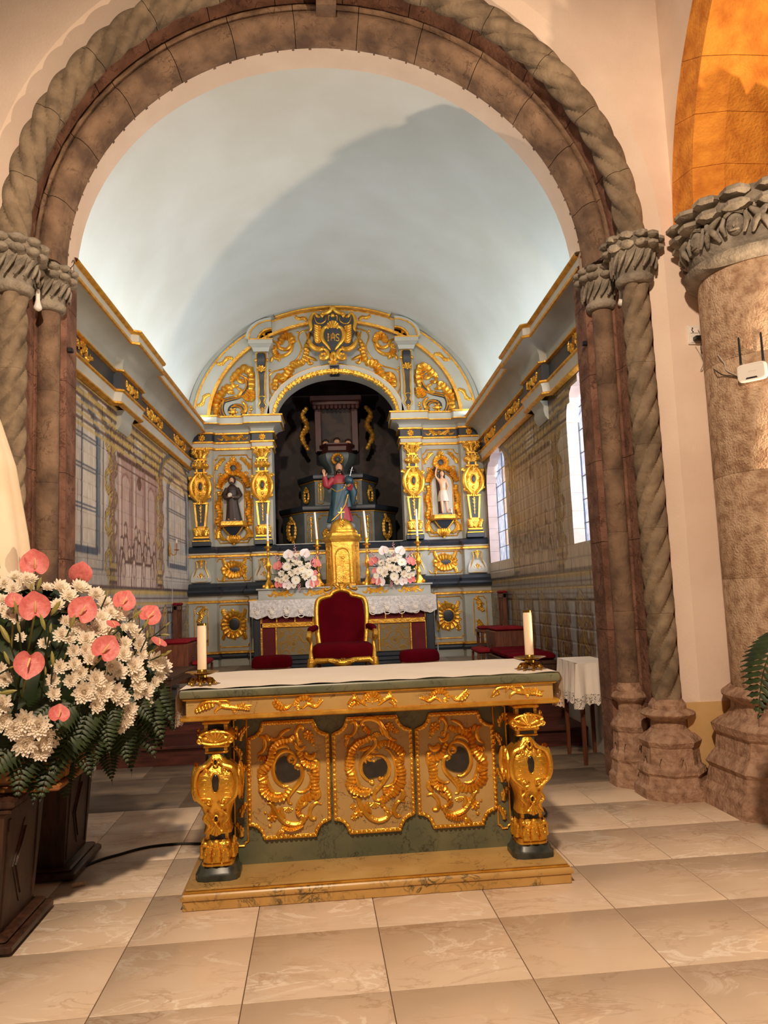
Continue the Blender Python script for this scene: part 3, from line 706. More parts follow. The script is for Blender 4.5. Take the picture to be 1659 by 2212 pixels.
for wi, (v0, v1, z0, z1, r) in enumerate(WIN):
    o = struct(bpy.data.objects.new('window_%d' % (wi+1), None), 'arched window with blue stained glass '+('nearest the chancel arch' if wi == 0 else 'beside the altarpiece')); COL.objects.link(o)
    c, h, ug = (v0+v1)/2, (v1-v0)/2, WU+(.12, .15)[wi]
    for k in range(7):                                # tiled reveals, one tile after another
        za, zb = z0+(z1-z0)*k/7+.0015, z0+(z1-z0)*(k+1)/7-.0015
        B().bbox(WU-.006, ug, v1-.004, v1+.01, za, zb, .001).obj('reveal_tile', 'reveal', o); B().bbox(WU-.006, ug, v0-.01, v0+.004, za, zb, .001).obj('reveal_tile', 'reveal', o)
    for k in range(10):
        q0, q1 = pi*k/10, pi*(k+1)/10; P = [(c+h*math.cos(q)*s_, z1+r*math.sin(q)*s_) for q, s_ in ((q0, 1.), (q1, 1.), (q1, .985), (q0, .985))]
        bb = B().prism(P, WU-.006, ug); bb.xf(lambda x, y, z: (y, x, z)); bb.obj('reveal_tile', 'reveal', o)
    B().box(WU-.006, ug, v0, v1, z0-.01, z0+.004).obj('sill', 'reveal', o)
    nx, nz = 3, 7
    for i in range(nx):
        for k in range(nz):
            a0, a1 = v0+(v1-v0)*i/nx+.006, v0+(v1-v0)*(i+1)/nx-.006; top = z1+r*.96
            b0, b1 = z0+(top-z0)*k/nz+.005, z0+(top-z0)*(k+1)/nz-.005
            cl = lambda v, z: min(z, z1+r*math.sqrt(max(0, 1-((v-c)/h)**2)) if z > z1 else z)
            if cl(a0, b0) < b0-1e-4 and cl(a1, b0) < b0-1e-4: continue
            P = [(a0, cl(a0, b0)), (a1, cl(a1, b0)), (a1, cl(a1, b1)), ((a0+a1)/2, cl((a0+a1)/2, b1)), (a0, cl(a0, b1))]
            bb = B().prism(P, ug-.003, ug+.003); bb.xf(lambda x, y, z: (y, x, z)); bb.obj('pane', 'glass_fig' if (i == 1 and wi == 1 and k in (1, 3, 5)) else 'glass', o)
    lb = B()
    for i in range(nx+1): v = v0+(v1-v0)*i/nx; lb.box(ug-.008, ug+.008, v-.006, v+.006, z0, z1+r*math.sqrt(max(0, 1-((v-c)/h)**2)))
    for k in range(nz+1):
        z = z0+(z1+r*.96-z0)*k/nz; q = h*math.sqrt(max(0, 1-((z-z1)/r)**2)) if z > z1 else h; lb.box(ug-.006, ug+.006, c-q, c+q, z-.004, z+.004)
    lb.obj('glazing_bars', 'navy', o)

# ---- side cornices with gilded frieze
CORN = [([(.02, 3.565), (.04, 3.57), (.065, 3.585), (.065, 3.6), (.05, 3.61)], 'gold_red'), ([(.05, 3.61), (.055, 3.66), (.07, 3.7)], 'grey_light'),
        ([(.07, 3.7), (.085, 3.712), (.085, 3.73), (.05, 3.74)], 'gold_red'), ([(.05, 3.74), (.05, 3.915)], 'navy'),
        ([(.05, 3.915), (.085, 3.922), (.085, 3.938), (.065, 3.945)], 'gold_red'),
        ([(.065, 3.945), (.07, 4.02), (.1, 4.09), (.16, 4.14), (.23, 4.16), (.255, 4.163)], 'grey'),
        ([(.255, 4.163), (.275, 4.165), (.28, 4.185), (.262, 4.195)], 'gold_red'), ([(.262, 4.195), (.262, 4.27)], 'grey_light'),
        ([(.262, 4.27), (.285, 4.28), (.295, 4.305), (.28, 4.315)], 'gold_red'), ([(.28, 4.315), (.25, 4.32), (0, 4.32)], 'grey')]
for s in (-1, 1):
    pth = [(6.0, 0), (7.82, 0), (7.86, .07), (8.62, .07), (8.66, 0), (12.0, 0)]
    pts = [(s*(WU-o), v) for v, o in pth]
    if s > 0: pts = pts[::-1]
    o = struct(bpy.data.objects.new('trim_%d' % (1 if s < 0 else 2), None), 'grey and gilded cornice along the %s chancel wall' % ('left' if s < 0 else 'right')); COL.objects.link(o)
    for prof, mt in CORN: B().sweep(prof, pts).obj('gilded_moulding' if mt == 'gold_red' else ('frieze' if mt == 'navy' else 'cornice_band'), mt, o, smooth=50)
    cb = B(); P = [(0, 3.36), (.02, 3.36), (.05, 3.4), (.065, 3.46), (.06, 3.51), (.1, 3.57), (0, 3.57)]
    cb.loft([[(s*(WU-a), v, z) for a, z in P] for v in (8.04, 8.44)]); cb.obj('corbel', 'grey', o)
    for v, w in ((6.62, .95), (8.24, .42), (9.55, .8), (11.05, .8), (7.35, .0)):
        if not w: continue
        u = s*(WU-.05-(.07 if w == .42 else 0))
        R = Relief(0); R.spray(0, 0, w, .15, int(v*10)); nq = max(3, int(w/.1))
        for q in range(nq): R.leaf(-w*.45+q*w*.9/(nq-1), -.03, .11, 90-40*(2*q/(nq-1)-1), .6*(1 if q % 2 else -1), 3, .011)
        R.obj('frieze_ornament', 'gold', o, (u, v, 3.826), -s*pi/2)
# the far wall that closes the chamber behind the altarpiece
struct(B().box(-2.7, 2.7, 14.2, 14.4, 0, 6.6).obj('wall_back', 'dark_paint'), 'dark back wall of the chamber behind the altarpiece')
# ================================================================ ALTARPIECE
AP = thing('altarpiece', 'tall grey carved altarpiece with gilded ornament, filling the end of the chancel', 'altarpiece')
BODY = [([(.12, .54), (.12, .65)], 'grey'), ([(.12, .65), (.15, .655), (.165, .685), (.15, .715), (.12, .72)], 'navy'), ([(.12, .72), (.14, .73), (.14, .75), (.1, .765)], 'gold_red'),
        ([(.1, .765), (.1, 1.49)], 'grey'), ([(.1, 1.49), (.13, 1.5), (.13, 1.525), (.115, 1.535)], 'gold_red'), ([(.115, 1.535), (.12, 1.58), (.15, 1.6)], 'grey_light'),
        ([(.15, 1.6), (.21, 1.625), (.225, 1.66), (.2, 1.69), (.15, 1.7), (.16, 1.74), (.12, 1.785), (.04, 1.8)], 'navy'), ([(.04, 1.8), (.04, 2.19)], 'grey'),
        ([(.04, 2.19), (.075, 2.2), (.075, 2.225), (.05, 2.24)], 'gold_red'), ([(.05, 2.24), (.055, 2.26)], 'grey_light'), ([(.055, 2.26), (.085, 2.27), (.1, 2.31), (.06, 2.355), (0, 2.37)], 'navy')]
BODY2 = [([(0, 2.37), (0, 3.885)], 'grey'), ([(0, 3.885), (.03, 3.895), (.03, 3.92), (.012, 3.93)], 'gold_red'), ([(.012, 3.93), (.02, 3.985)], 'grey_light'),
         ([(.02, 3.985), (.045, 3.995), (.045, 4.015), (.02, 4.025)], 'gold_red'), ([(.02, 4.025), (.02, 4.13)], 'navy'), ([(.02, 4.13), (.05, 4.138), (.05, 4.16), (.03, 4.168)], 'gold_red'),
         ([(.03, 4.168), (.04, 4.21), (.08, 4.245), (.15, 4.265)], 'grey'), ([(.15, 4.265), (.175, 4.27), (.175, 4.285)], 'gold_red'), ([(.168, 4.285), (.168, 4.375)], 'grey_light'),
         ([(.168, 4.375), (.19, 4.383), (.19, 4.403), (.17, 4.41)], 'gold_red'), ([(.17, 4.41), (0, 4.415)], 'grey_light')]
HALF = [(-2.345, 11.89), (-1.975, 11.89), (-1.945, 11.97), (-1.355, 11.97), (-1.325, 11.89), (-1.03, 11.89), (-1.03, 12.35)]
MI = lambda P: [(-x, y) for x, y in reversed(P)]
nm = {'gold_red': 'gilded_moulding', 'navy': 'dark_moulding', 'grey': 'panelled_wall', 'grey_light': 'cornice_band'}
for P in (HALF, MI(HALF)):
    for prof, mt in BODY+BODY2: B().sweep(prof, P).obj(nm[mt], mt, AP, smooth=35)
for prof, mt in BODY: B().sweep(prof, [(-1.04, 12.0), (1.04, 12.0)]).obj(nm[mt], mt, AP, smooth=35)
B().bbox(-1.04, 1.04, 11.97, 12.4, 2.33, 2.375, .004).obj('sill', 'grey_light', AP)
# lunette: elliptical field round the arched opening
def lu(k, t, a=2.31, b=1.87, zc=4.33): return (a*k*math.cos(t), zc+b*k*math.sin(t))
def op(t, d=0.): return ((1.0+d)*math.cos(t), 4.38+(.76+d)*math.sin(t))
nL = 40
b = B()
for i in range(nL):
    t0_, t1_ = pi*i/nL, pi*(i+1)/nL
    b.add([(p[0], 12.0, p[1]) for p in (op(t0_), op(t1_), lu(1., t1_), lu(1., t0_))], [(0, 1, 2, 3)])
b.obj('lunette_field', 'grey', AP)
def ringband(k0, k1, y, name, mt, t0=0, t1=pi, f=lu, n=48, d=.08):
    b = B(); rings = []
    for i in range(n+1):
        t = t0+(t1-t0)*i/n; p, q = f(k0, t), f(k1, t)
        rings.append([(p[0], y+d, p[1]), (p[0], y, p[1]), (q[0], y, q[1]), (q[0], y+d, q[1])])
    return b.loft(rings).obj(name, mt, AP, smooth=30)
ringband(.985, 1.012, 11.86, 'archivolt_edge', 'grey', d=.25); ringband(.865, .985, 11.9, 'archivolt', 'grey_light', d=.1)
ringband(.965, .978, 11.888, 'gilded_line', 'gold_red'); ringband(.862, .884, 11.888, 'gilded_line', 'gold_red')
ringband(.99, 1.035, 11.8, 'crowning_moulding', 'grey', math.radians(66), math.radians(114), d=.3); ringband(.972, .985, 11.79, 'gilded_line', 'gold_red', math.radians(66), math.radians(114))
opf = lambda k, t: op(t, k)
ringband(-.005, .1, 11.93, 'arch_rim', 'grey_light', f=opf, d=.5); ringband(.1, .112, 11.945, 'gilded_line', 'gold_red', f=opf)
R = Relief(11.99); R.y = 11.925; R.band([op(pi*i/60, -.0) for i in range(61)], .1, 46, .35); R.band([op(pi*i/60, -.01) for i in range(61)], .07, 31, .5); R.obj('gilded_arch_fringe', 'gold', AP)
B().box(-.075, .075, 11.9, 12.2, 5.12, 5.22).obj('keystone', 'navy', AP)
for s in (-1, 1):   # pieces that occur on both sides, s mirrors
    X = lambda x, s=s: -s*x                                   # traced on the left (negative) side
    # --- upper: archivolt ornaments
    for a, w in ((12, .2), (35, .2), (55, .18), (76, .15)):
        t = math.radians(a); p = lu(.925, t); x, z = s*p[0], p[1]
        def fn(R, x=x, z=z, a=a, w=w, s=s):
            an = 90+s*a
            R.leaf(x, z-.0, w*.8, an, .8*s, 4, .022); R.leaf(x, z, w*.7, an+180, .8*s, 4, .022); R.ball(x, z, .032)
        carve('archivolt_ornament', AP, 11.9, fn)
    # --- corbel strip, console, cap block and broken pediment
    B().box(min(X(-1.27), X(-1.06)), max(X(-1.27), X(-1.06)), 11.93, 12.0, 4.41, 5.46).obj('corbel_strip', 'grey_light', AP)
    cx = X(-1.165)
    b = B()
    for k, (z0, z1, w0, w1, y0, y1) in enumerate(((5.46, 5.52, .12, .14, 11.86, 11.84), (5.52, 5.56, .14, .18, 11.84, 11.78), (5.56, 5.63, .19, .19, 11.76, 11.76))):
        b.loft([[(cx-w, y, z), (cx+w, y, z), (cx+w, 12, z), (cx-w, 12, z)] for z, w, y in ((z0, w0, y0), (z1, w1, y1))])
    b.obj('corbel_cap', 'grey_light', AP); B().box(cx-.2, cx+.2, 11.75, 11.78, 5.625, 5.64).obj('gilded_line', 'gold_red', AP)
    b = B(); b.loft([[(cx-q, y, z) for q in ()] or [(cx-w, y, z), (cx+w, y, z), (cx+w, 11.95, z), (cx-w, 11.95, z)] for z, w, y in ((5.43, .055, 11.84), (5.36, .06, 11.82), (5.26, .06, 11.83), (5.2, .055, 11.87), (5.05, .04, 11.9), (4.98, .038, 11.9), (4.72, .05, 11.9), (4.55, .035, 11.91), (4.53, .035, 11.91))])
    b.obj('console', 'navy', AP)
    def fn(R, cx=cx):
        for q in (-1, 1):
            R.stroke([(cx+q*.07, 5.44), (cx+q*.075, 5.3), (cx+q*.06, 5.18), (cx+q*.05, 5.0), (cx+q*.045, 4.85), (cx+q*.055, 4.72)], .014, 1, 'none'); R.ball(cx+q*.085, 5.33, .03)
            R.stroke(cr([(cx, 4.74), (cx+q*.05, 4.72), (cx+q*.03, 4.65), (cx+q*.06, 4.58), (cx+q*.02, 4.53)], 3), .012, 1)
        R.stroke([(cx-.08, 5.445), (cx+.08, 5.445)], .016, 1, 'none'); R.drop(cx, 4.53, .13, .04)
    carve('console_gilding', AP, 11.895, fn); carve('console_shell', AP, 11.82, lambda R, cx=cx: R.fan(cx, 5.12, .1, 20, 160, 6).fan(cx, 5.2, .07, 200, 340, 5))
    px, pz = X(-.985), 5.64; q0, q1 = (90, 180) if s < 0 else (90, 0)
    for (r0, r1, y, mt, nme) in ((.0, .2, 11.9, 'navy', 'pediment_field'), (.2, .23, 11.8, 'gold_red', 'gilded_line'), (.23, .36, 11.78, 'grey', 'broken_pediment'), (.35, .375, 11.76, 'gold_red', 'gilded_line'), (.37, .41, 11.75, 'grey_light', 'broken_pediment')):
        A1, A0 = arc(px, pz, r1, q0, q1, 12, ry=r1*.82), arc(px, pz, max(r0, .002), q0, q1, 12, ry=max(r0, .002)*.82)
        b = B(); b.loft([[(p[0], 12, p[1]), (p[0], y, p[1]), (q[0], y, q[1]), (q[0], 12, q[1])] for p, q in zip(A0, A1)]); b.obj(nme, mt, AP, smooth=30)
    carve('pediment_ornament', AP, 11.9, lambda R, px=px, pz=pz, s=s: R.leaf(px+s*.08, pz+.01, .14, 90, .4*s, 3, .014))
    # --- traced ornaments of the lunette
    def T1(x, y, s=s):
        u, z = E(400+x/4.88, 640+y/4.88, 11.95); return (-s*u, z)
    R = Relief(11.995, T1)
    Sp = cr([(590, 830), (640, 860), (660, 930), (630, 1000), (560, 1050), (470, 1075), (400, 1100), (375, 1160), (385, 1230), (430, 1290), (500, 1315), (580, 1280), (620, 1220), (590, 1160), (530, 1145), (475, 1165), (460, 1210), (490, 1235)], 5)
    R.stroke(Sp, .045, .5, 'both'); R.obj('scroll_field', 'navy', AP)
    R = Relief(11.985, T1)
    for k in (-24, 24): R.stroke([(x+k*(.7 if i < 20 else .5), y+k*.35*(1 if i < 30 else -1)) for i, (x, y) in enumerate(Sp[:-12])], .013, 1.4, 'none')
    for P in ([(480, 880), (520, 850), (570, 790), (640, 765), (690, 830), (695, 920), (680, 1000)], [(300, 1240), (335, 1200), (330, 1110), (390, 1020), (450, 960), (470, 1030)], [(250, 1305), (330, 1285), (420, 1330), (520, 1335)], [(620, 1090), (700, 1010), (690, 1090)]):
        R.band(cr(P, 5), .16, 9, .4)
    for P in ([(560, 830), (560, 880), (610, 900), (590, 860)], [(540, 960), (590, 990), (560, 1040), (510, 1050)], [(480, 880), (510, 940), (560, 930)], [(590, 1100), (640, 1150), (620, 1220), (580, 1210)], [(640, 1100), (700, 1080), (690, 1110)], [(440, 950), (450, 1000), (520, 1020)], [(330, 1290), (370, 1330), (440, 1340)]): R.stroke(cr(P, 4), .032, 1.1)
    for p, a in (((650, 745), 80), (430, 950) and ((435, 945), 100), ((480, 885), 170), ((265, 1300), 180), ((700, 1090), -20)): R.leaf(p[0], p[1], 50, -a, .3, 3, .02) if False else R.ball(p[0], p[1], .025)
    R.flower(500, 1215, 46, 8) if False else R.ball(500, 1215, .05); 
    for k in range(6): R.ball(500+38*math.cos(k*pi/3), 1215+38*math.sin(k*pi/3), .02)
    for k in range(6): R.ball(690-k*5+12*(k % 2), 1160+k*26, .022)
    R.obj('scroll_ornament', 'gold', AP)
    R = Relief(11.99, T1)
    for P in ([(900, 460), (960, 480), (1000, 540), (1070, 550), (1110, 500), (1080, 430), (1030, 440)], [(900, 530), (950, 570), (970, 620), (1040, 620), (1110, 570), (1140, 490)], [(900, 690), (920, 640), (980, 650), (990, 680)], [(905, 520), (950, 530), (940, 590)]): R.stroke(cr(P, 4), .032, 1.2)
    R.band(cr([(1000, 500), (1040, 420), (1110, 430), (1140, 490)], 4), .15, 7, .5); R.band(cr([(930, 560), (960, 620), (1000, 640)], 4), .13, 6, .5)
    R.obj('lunette_ornament', 'gold', AP)
    R = Relief(11.995, T1)
    for P in ([(885, 825), (935, 785), (1060, 745), (1170, 660), (1225, 550), (1200, 470), (1190, 420), (1225, 365), (1340, 335)], [(885, 825), (900, 1010), (960, 1065)], [(960, 1065), (1040, 955), (1200, 825), (1380, 745), (1520, 705)]): R.stroke(cr(P, 5), .013, 1.2, 'none')
    for x, y in ((890, 775), (1185, 370), (912, 1075)): R.ball(x, y, .022)
    vine = cr([(950, 985), (960, 880), (1010, 850), (1040, 880), (1090, 800), (1150, 720), (1230, 690), (1265, 620), (1270, 540), (1290, 450), (1265, 370)], 5)
    R.stroke(vine, .03, 1.1, 'both'); R.band(vine[:34], .17, 13, .4); R.band(vine[24:46], .12, 9, .4, -1)
    for P in ([(950, 985), (930, 920), (960, 840), (1020, 830), (1040, 880), (1000, 910)], [(1260, 620), (1320, 640), (1390, 670)], [(1290, 640), (1310, 700), (1350, 690)], [(1270, 550), (1320, 570)], [(1280, 470), (1310, 400), (1300, 370)], [(1100, 780), (1110, 830), (1130, 820)], [(1180, 690), (1130, 690), (1110, 720)]): R.stroke(cr(P, 4), .03, 1.1)
    R.obj('spandrel_ornament', 'gold', AP)
    # --- frieze rosettes and garland
    for u_ in (-2.12, -1.175): carve('frieze_rosette', AP, 11.868, lambda R, u_=u_: R.flower(X(u_), 4.078, .055, 8))
    carve('frieze_garland', AP, 11.95, lambda R: R.spray(X(-1.65), 4.078, .5, .1, 4).leaf(X(-1.65), 4.06, .2, 10, .3, 4, .014).leaf(X(-1.65), 4.06, .2, 170, -.3, 4, .014))
    # --- niche panel
    c = X(-1.65); x0, x1 = c-.295, c+.295
    carve('panel_frame', AP, 11.965, lambda R: frame(R, notched(x0, x1, 2.42, 3.81, .075), .011, 1.2), 'gold_red')
    def archp(h, w, z0, z1): return [(c-w, z0), (c-w, z1)]+[(c-w*math.cos(pi*i/12), z1+h*math.sin(pi*i/12)) for i in range(1, 12)]+[(c+w, z1), (c+w, z0)]
    b = B(); b.prism(archp(.22, .2, 2.74, 3.24), 11.955, 11.97); b.obj('niche_border', 'navy', AP)
    b = B(); b.prism(archp(.175, .165, 2.74, 3.24), 11.95, 11.965); b.obj('niche_field', 'grey_light', AP)
    carve('niche_gilding', AP, 11.95, lambda R: R.stroke(archp(.19, .178, 2.74, 3.24), .012, 1.2, 'none'), 'gold_red')
    def fn(R, c=c):
        R.band(arc(c, 3.6, .1, 90, 450, 24), .12, 13, .5); R.stroke(arc(c, 3.6, .062, 0, 360, 16), .014, 1.2, 'none'); R.fan(c, 3.7, .09, 40, 140, 5); R.leaf(c, 3.7, .1, 90, .0, 3, .012)
        for q in (-1, 1):
            R.band(cr([(c+q*.06, 3.5), (c+q*.14, 3.47), (c+q*.2, 3.38), (c+q*.24, 3.28)], 5), .14, 8, .5); R.scroll(c+q*.19, 3.5, .045, .014, 1.2, 0, q)
            R.band(cr([(c+q*.235, 3.24), (c+q*.215, 3.15), (c+q*.245, 3.0), (c+q*.22, 2.88), (c+q*.25, 2.76), (c+q*.23, 2.68)], 5), .115, 12, .5)
            R.stroke(cr([(c+q*.27, 3.23), (c+q*.22, 3.2), (c+q*.215, 3.05), (c+q*.24, 2.95), (c+q*.215, 2.8), (c+q*.25, 2.7), (c+q*.28, 2.76)], 4), .015, 1.2)
            R.leaf(c+q*.12, 3.76, .16, 180+q*-90+q*60 if False else (-20 if q > 0 else 200), -.6*q, 4, .019); R.leaf(c+q*.26, 3.58, .13, 90, .5*q, 3, .018)
            R.leaf(c+q*.25, 2.5, .2, 95, .4*q, 4, .026); R.leaf(c+q*.14, 2.46, .16, 90-q*60, .6*q, 4, .018); R.stroke(cr([(c+q*.08, 2.46), (c+q*.18, 2.5), (c+q*.23, 2.6)], 4), .02, 1.)
    carve('niche_ornament', AP, 11.958, fn)
    b = B(); b.sph((c, 11.955, 3.6), .05, .012, .055, 12, 8); b.obj('niche_mirror', 'navy', AP)
    # console shelf under the statue
    b = B(); oc = lambda w, d, z: [(c-w, 11.97, z), (c-w, 11.97-d*.5, z), (c-w*.75, 11.97-d, z), (c+w*.75, 11.97-d, z), (c+w, 11.97-d*.5, z), (c+w, 11.97, z)]
    b.loft([oc(.2, .2, 2.66), oc(.22, .23, 2.68), oc(.22, .23, 2.7), oc(.215, .22, 2.74)]); b.obj('console_shelf', 'gold_red', AP)
    b = B(); b.loft([oc(.17, .16, 2.66), oc(.12, .12, 2.6), oc(.07, .1, 2.55), oc(.05, .08, 2.53)]); b.obj('console_body', 'navy', AP)
    b = B(); b.lathe([(.03, 2.39), (.02, 2.42), (.07, 2.44), (.1, 2.48), (.08, 2.53), (.05, 2.54)], 12, (c, 11.94, 0), 1, .7)
    for q in range(9): a = pi+pi*q/8; b.tube([(c+.09*math.cos(a), 11.94+.06*math.sin(a), 2.53), (c+.105*math.cos(a), 11.94+.075*math.sin(a), 2.48), (c+.05*math.cos(a), 11.94+.04*math.sin(a), 2.42)], .012, 5)
    for q in (-1, 1): b.tube([(c+q*.15, 11.84, 2.65), (c+q*.1, 11.86, 2.58), (c+q*.055, 11.88, 2.535)], .013, 5)
    b.obj('console_gilding', 'gold', AP, smooth=50)
    # --- predella panel, base panel, outer strips
    def cart(R, c, z, w, h, k):
        R.band(arc(c, z, w*.3, 20, 380, 24, ry=h*.32), w*.3, 17, .35, depth=.04); R.stroke(arc(c, z, w*.19, 0, 360, 20, ry=h*.19), .014, 1.2, 'none')
        for q in (-1, 1):
            for g_ in (-1, 1):
                R.leaf(c+q*w*.22, z+g_*h*.2, w*.3, (40 if q > 0 else 140)*g_, .5*q*g_, 4, .02); R.scroll(c+q*w*.36, z+g_*h*.12, h*.08, .012, 1.2, 90*g_, q*g_)
        if k: R.flower(c-w*.32, z+h*.38, .045); R.flower(c+w*.3, z-h*.36, .045); R.leaf(c, z-h*.25, h*.2, 240, .8, 4, .015); R.leaf(c-w*.2, z-h*.3, h*.17, 300, .8, 4, .015); R.leaf(c, z+h*.27, h*.2, 90, .5, 4, .015)
    carve('panel_frame', AP, 11.928, lambda R: frame(R, notched(x0+.005, x1-.005, 1.83, 2.17, .05), .01, 1.2), 'gold_red')
    carve('predella_ornament', AP, 11.93, lambda R: cart(R, c, 2.0, .5, .3, 0)); b = B(); b.sph((c, 11.93, 2.0), .1, .01, .06, 12, 6); b.obj('predella_mirror', 'navy', AP)
    carve('panel_frame', AP, 11.868, lambda R: frame(R, notched(x0+.02, x1-.03, .82, 1.46, .06), .01, 1.2), 'gold_red')
    carve('base_ornament', AP, 11.87, lambda R: cart(R, c-.005, 1.16, .5, .54, 1)); b = B(); b.sph((c, 11.87, 1.17), .095, .012, .11, 12, 6); b.obj('base_mirror', 'navy', AP)
    for u_, w in ((-2.14, .1), (-1.18, .09)):
        cc = X(u_)
        carve('panel_frame', AP, 11.788, lambda R: frame(R, notched(cc-w, cc+w, .82, 1.45, .04), .009, 1.2), 'gold_red')
        for z in (1.32, .98):
            def fn(R, z=z):
                R.leaf(cc, z-.02, .15, 90, .5*s, 4, .026); R.leaf(cc, z+.02, .15, 270, .5*s, 4, .026); R.scroll(cc+.03, z, .03, .012); R.scroll(cc-.03, z+.04, .03, .012, 1.2, 180); R.flower(cc-.02, z-.05, .04)
            carve('strip_ornament', AP, 11.79, fn)
        # bell pedestal under the pilaster
        pr = [(.12, 1.8), (.15, 1.82), (.155, 1.87), (.14, 1.94), (.1, 2.02), (.09, 2.1), (.1, 2.17), (.13, 2.19)]
        b = B(); b.loft([[(cc-w_, 11.86-(w_-.09)*.8, z), (cc+w_, 11.86-(w_-.09)*.8, z), (cc+w_, 12, z), (cc-w_, 12, z)] for w_, z in pr]); b.obj('bell_pedestal', 'grey_light', AP)
        def fn(R):
            R.stroke(cr([(cx_*1+cc, z) for cx_, z in [(-.07, 2.14), (-.06, 2.05), (-.09, 1.96), (-.115, 1.88), (-.08, 1.83), (0, 1.825), (.08, 1.83), (.115, 1.88), (.09, 1.96), (.06, 2.05), (.07, 2.14), (0, 2.15), (-.07, 2.14)]], 3), .009, 1.2, 'none')
            R.fan(cc, 1.86, .085, 20, 160, 6); R.leaf(cc, 1.88, .09, 90, 0, 3, .012); R.drop(cc, 2.14, .1, .04)
        carve('pedestal_ornament', AP, 11.82, fn)
# --- gilded term pilasters (one built, copied)
pil = bpy.data.objects.new('pilaster', None); COL.objects.link(pil); pil.parent = AP
b = B()
for z0, z1, w in ((2.37, 2.44, .14), (2.46, 2.49, .12)): b.bbox(-w, w, -.02-w*.4, .12, z0, z1, .006)
for q in (-1, 1): pass
b.loft([[(-w, -.06, z), (w, -.06, z), (w, .1, z), (-w, .1, z)] for z, w in ((2.49, .09), (2.66, .07), (3.02, .1))]); b.obj('pilaster_core', 'navy', pil); B().box(-.06, .06, -.05, .1, 3.5, 3.86).obj('pilaster_neck', 'navy', pil)
PR = lambda b, L: b.loft([[(x*w, y-d, z) for x, y in ((-1, .1), (-1, -.03), (-.6, -.07), (.6, -.07), (1, -.03), (1, .1))] for z, w, d in L])
b = B(); b.bbox(-.13, .13, -.075, .1, 2.44, 2.462, .004); b.bbox(-.115, .115, -.075, .1, 2.488, 2.52, .004)
PR(b, ((2.52, .1, 0), (2.56, .12, .02), (2.62, .115, .02), (2.68, .085, 0)))
for q in (-1, 1): b.loft([[(q*(w-.022), -.075, z), (q*(w+.005), -.075, z), (q*(w+.005), 0, z), (q*(w-.022), 0, z)] for z, w in ((2.67, .07), (3.02, .1))])
b.bbox(-.11, .11, -.085, .1, 3.015, 3.05, .005); PR(b, ((3.05, .07, 0), (3.1, .1, .01), (3.18, .135, .03), (3.3, .145, .035), (3.4, .13, .03), (3.47, .09, .01), (3.5, .07, 0)))
b.obj('pilaster_gilding', 'gold', pil, smooth=35)
b = B(); b.bbox(-.1, .1, -.08, .1, 3.5, 3.525, .004); b.bbox(-.09, .09, -.08, .1, 3.7, 3.72, .004)
for q in (-1, 1):
    for z0, z1 in ((3.525, 3.57), (3.67, 3.7)): b.box(q*.055-.012, q*.055+.012, -.075, .02, z0, z1)
PR(b, ((3.57, .08, 0), (3.6, .115, .02), (3.63, .125, .03), (3.655, .105, .01), (3.67, .08, 0))); PR(b, ((3.72, .085, 0), (3.76, .08, 0), (3.83, .1, .02), (3.86, .13, .04), (3.875, .13, .04))); b.bbox(-.135, .135, -.1, .1, 3.865, 3.885, .004)
b.obj('capital_gilding', 'gold', pil, smooth=35)
R = Relief(-.09); R.fan(0, 2.53, .1, 30, 150, 7)
for q in (-1, 1): R.leaf(q*.07, 2.53, .14, 90, -.4*q, 3, .022)
R.obj('foot_carving', 'gold', pil)
R = Relief(-.1)
for q in (-1, 1):
    R.stroke(cr([(q*.03, 3.5), (q*.09, 3.44), (q*.145, 3.32), (q*.13, 3.18), (q*.075, 3.1), (q*.03, 3.05)], 5), .035, 1.1); R.scroll(q*.145, 3.43, .038, .02, 1.1, 0, q); R.scroll(q*.13, 3.14, .038, .02, 1.1, 180, q)
    R.fan(q*.045, 3.29, .085, -60 if q > 0 else 120, 60 if q > 0 else 240, 6)
R.fan(0, 3.1, .09, 200, 340, 6); R.fan(0, 3.42, .08, 50, 130, 4); R.stroke(arc(0, 3.29, .036, 0, 360, 14, ry=.066), .015, 1.4, 'none'); R.ball(0, 3.16, .025)
R.obj('cartouche_carving', 'gold', pil)
R = Relief(-.075); R.drop(0, 3.0, .27, .035); R.obj('bellflower_drop', 'gold', pil)
R = Relief(-.1)
for q in (-1, 1): R.leaf(q*.05, 3.74, .13, 90-q*10, -.7*q, 4, .022); R.scroll(q*.095, 3.85, .034, .016, 1.2, 90, q); R.scroll(q*.095, 3.63, .036, .016, 1.2, 90, q)
R.leaf(0, 3.74, .13, 90, 0, 4, .022); R.fan(0, 3.6, .09, 20, 160, 7); R.obj('capital_carving', 'gold', pil)
b = B(); b.sph((0, -.112, 3.29), .03, .012, .058, 10, 6); b.obj('pilaster_mirror', 'navy', pil)
pil.location = (-2.13, 11.86, 0)
for u_ in (-1.18, 1.18, 2.13):
    c_ = copy_tree(pil, AP); c_.location = (u_, 11.86, 0)
    if u_ > 0: c_.scale = (-1, 1, 1)
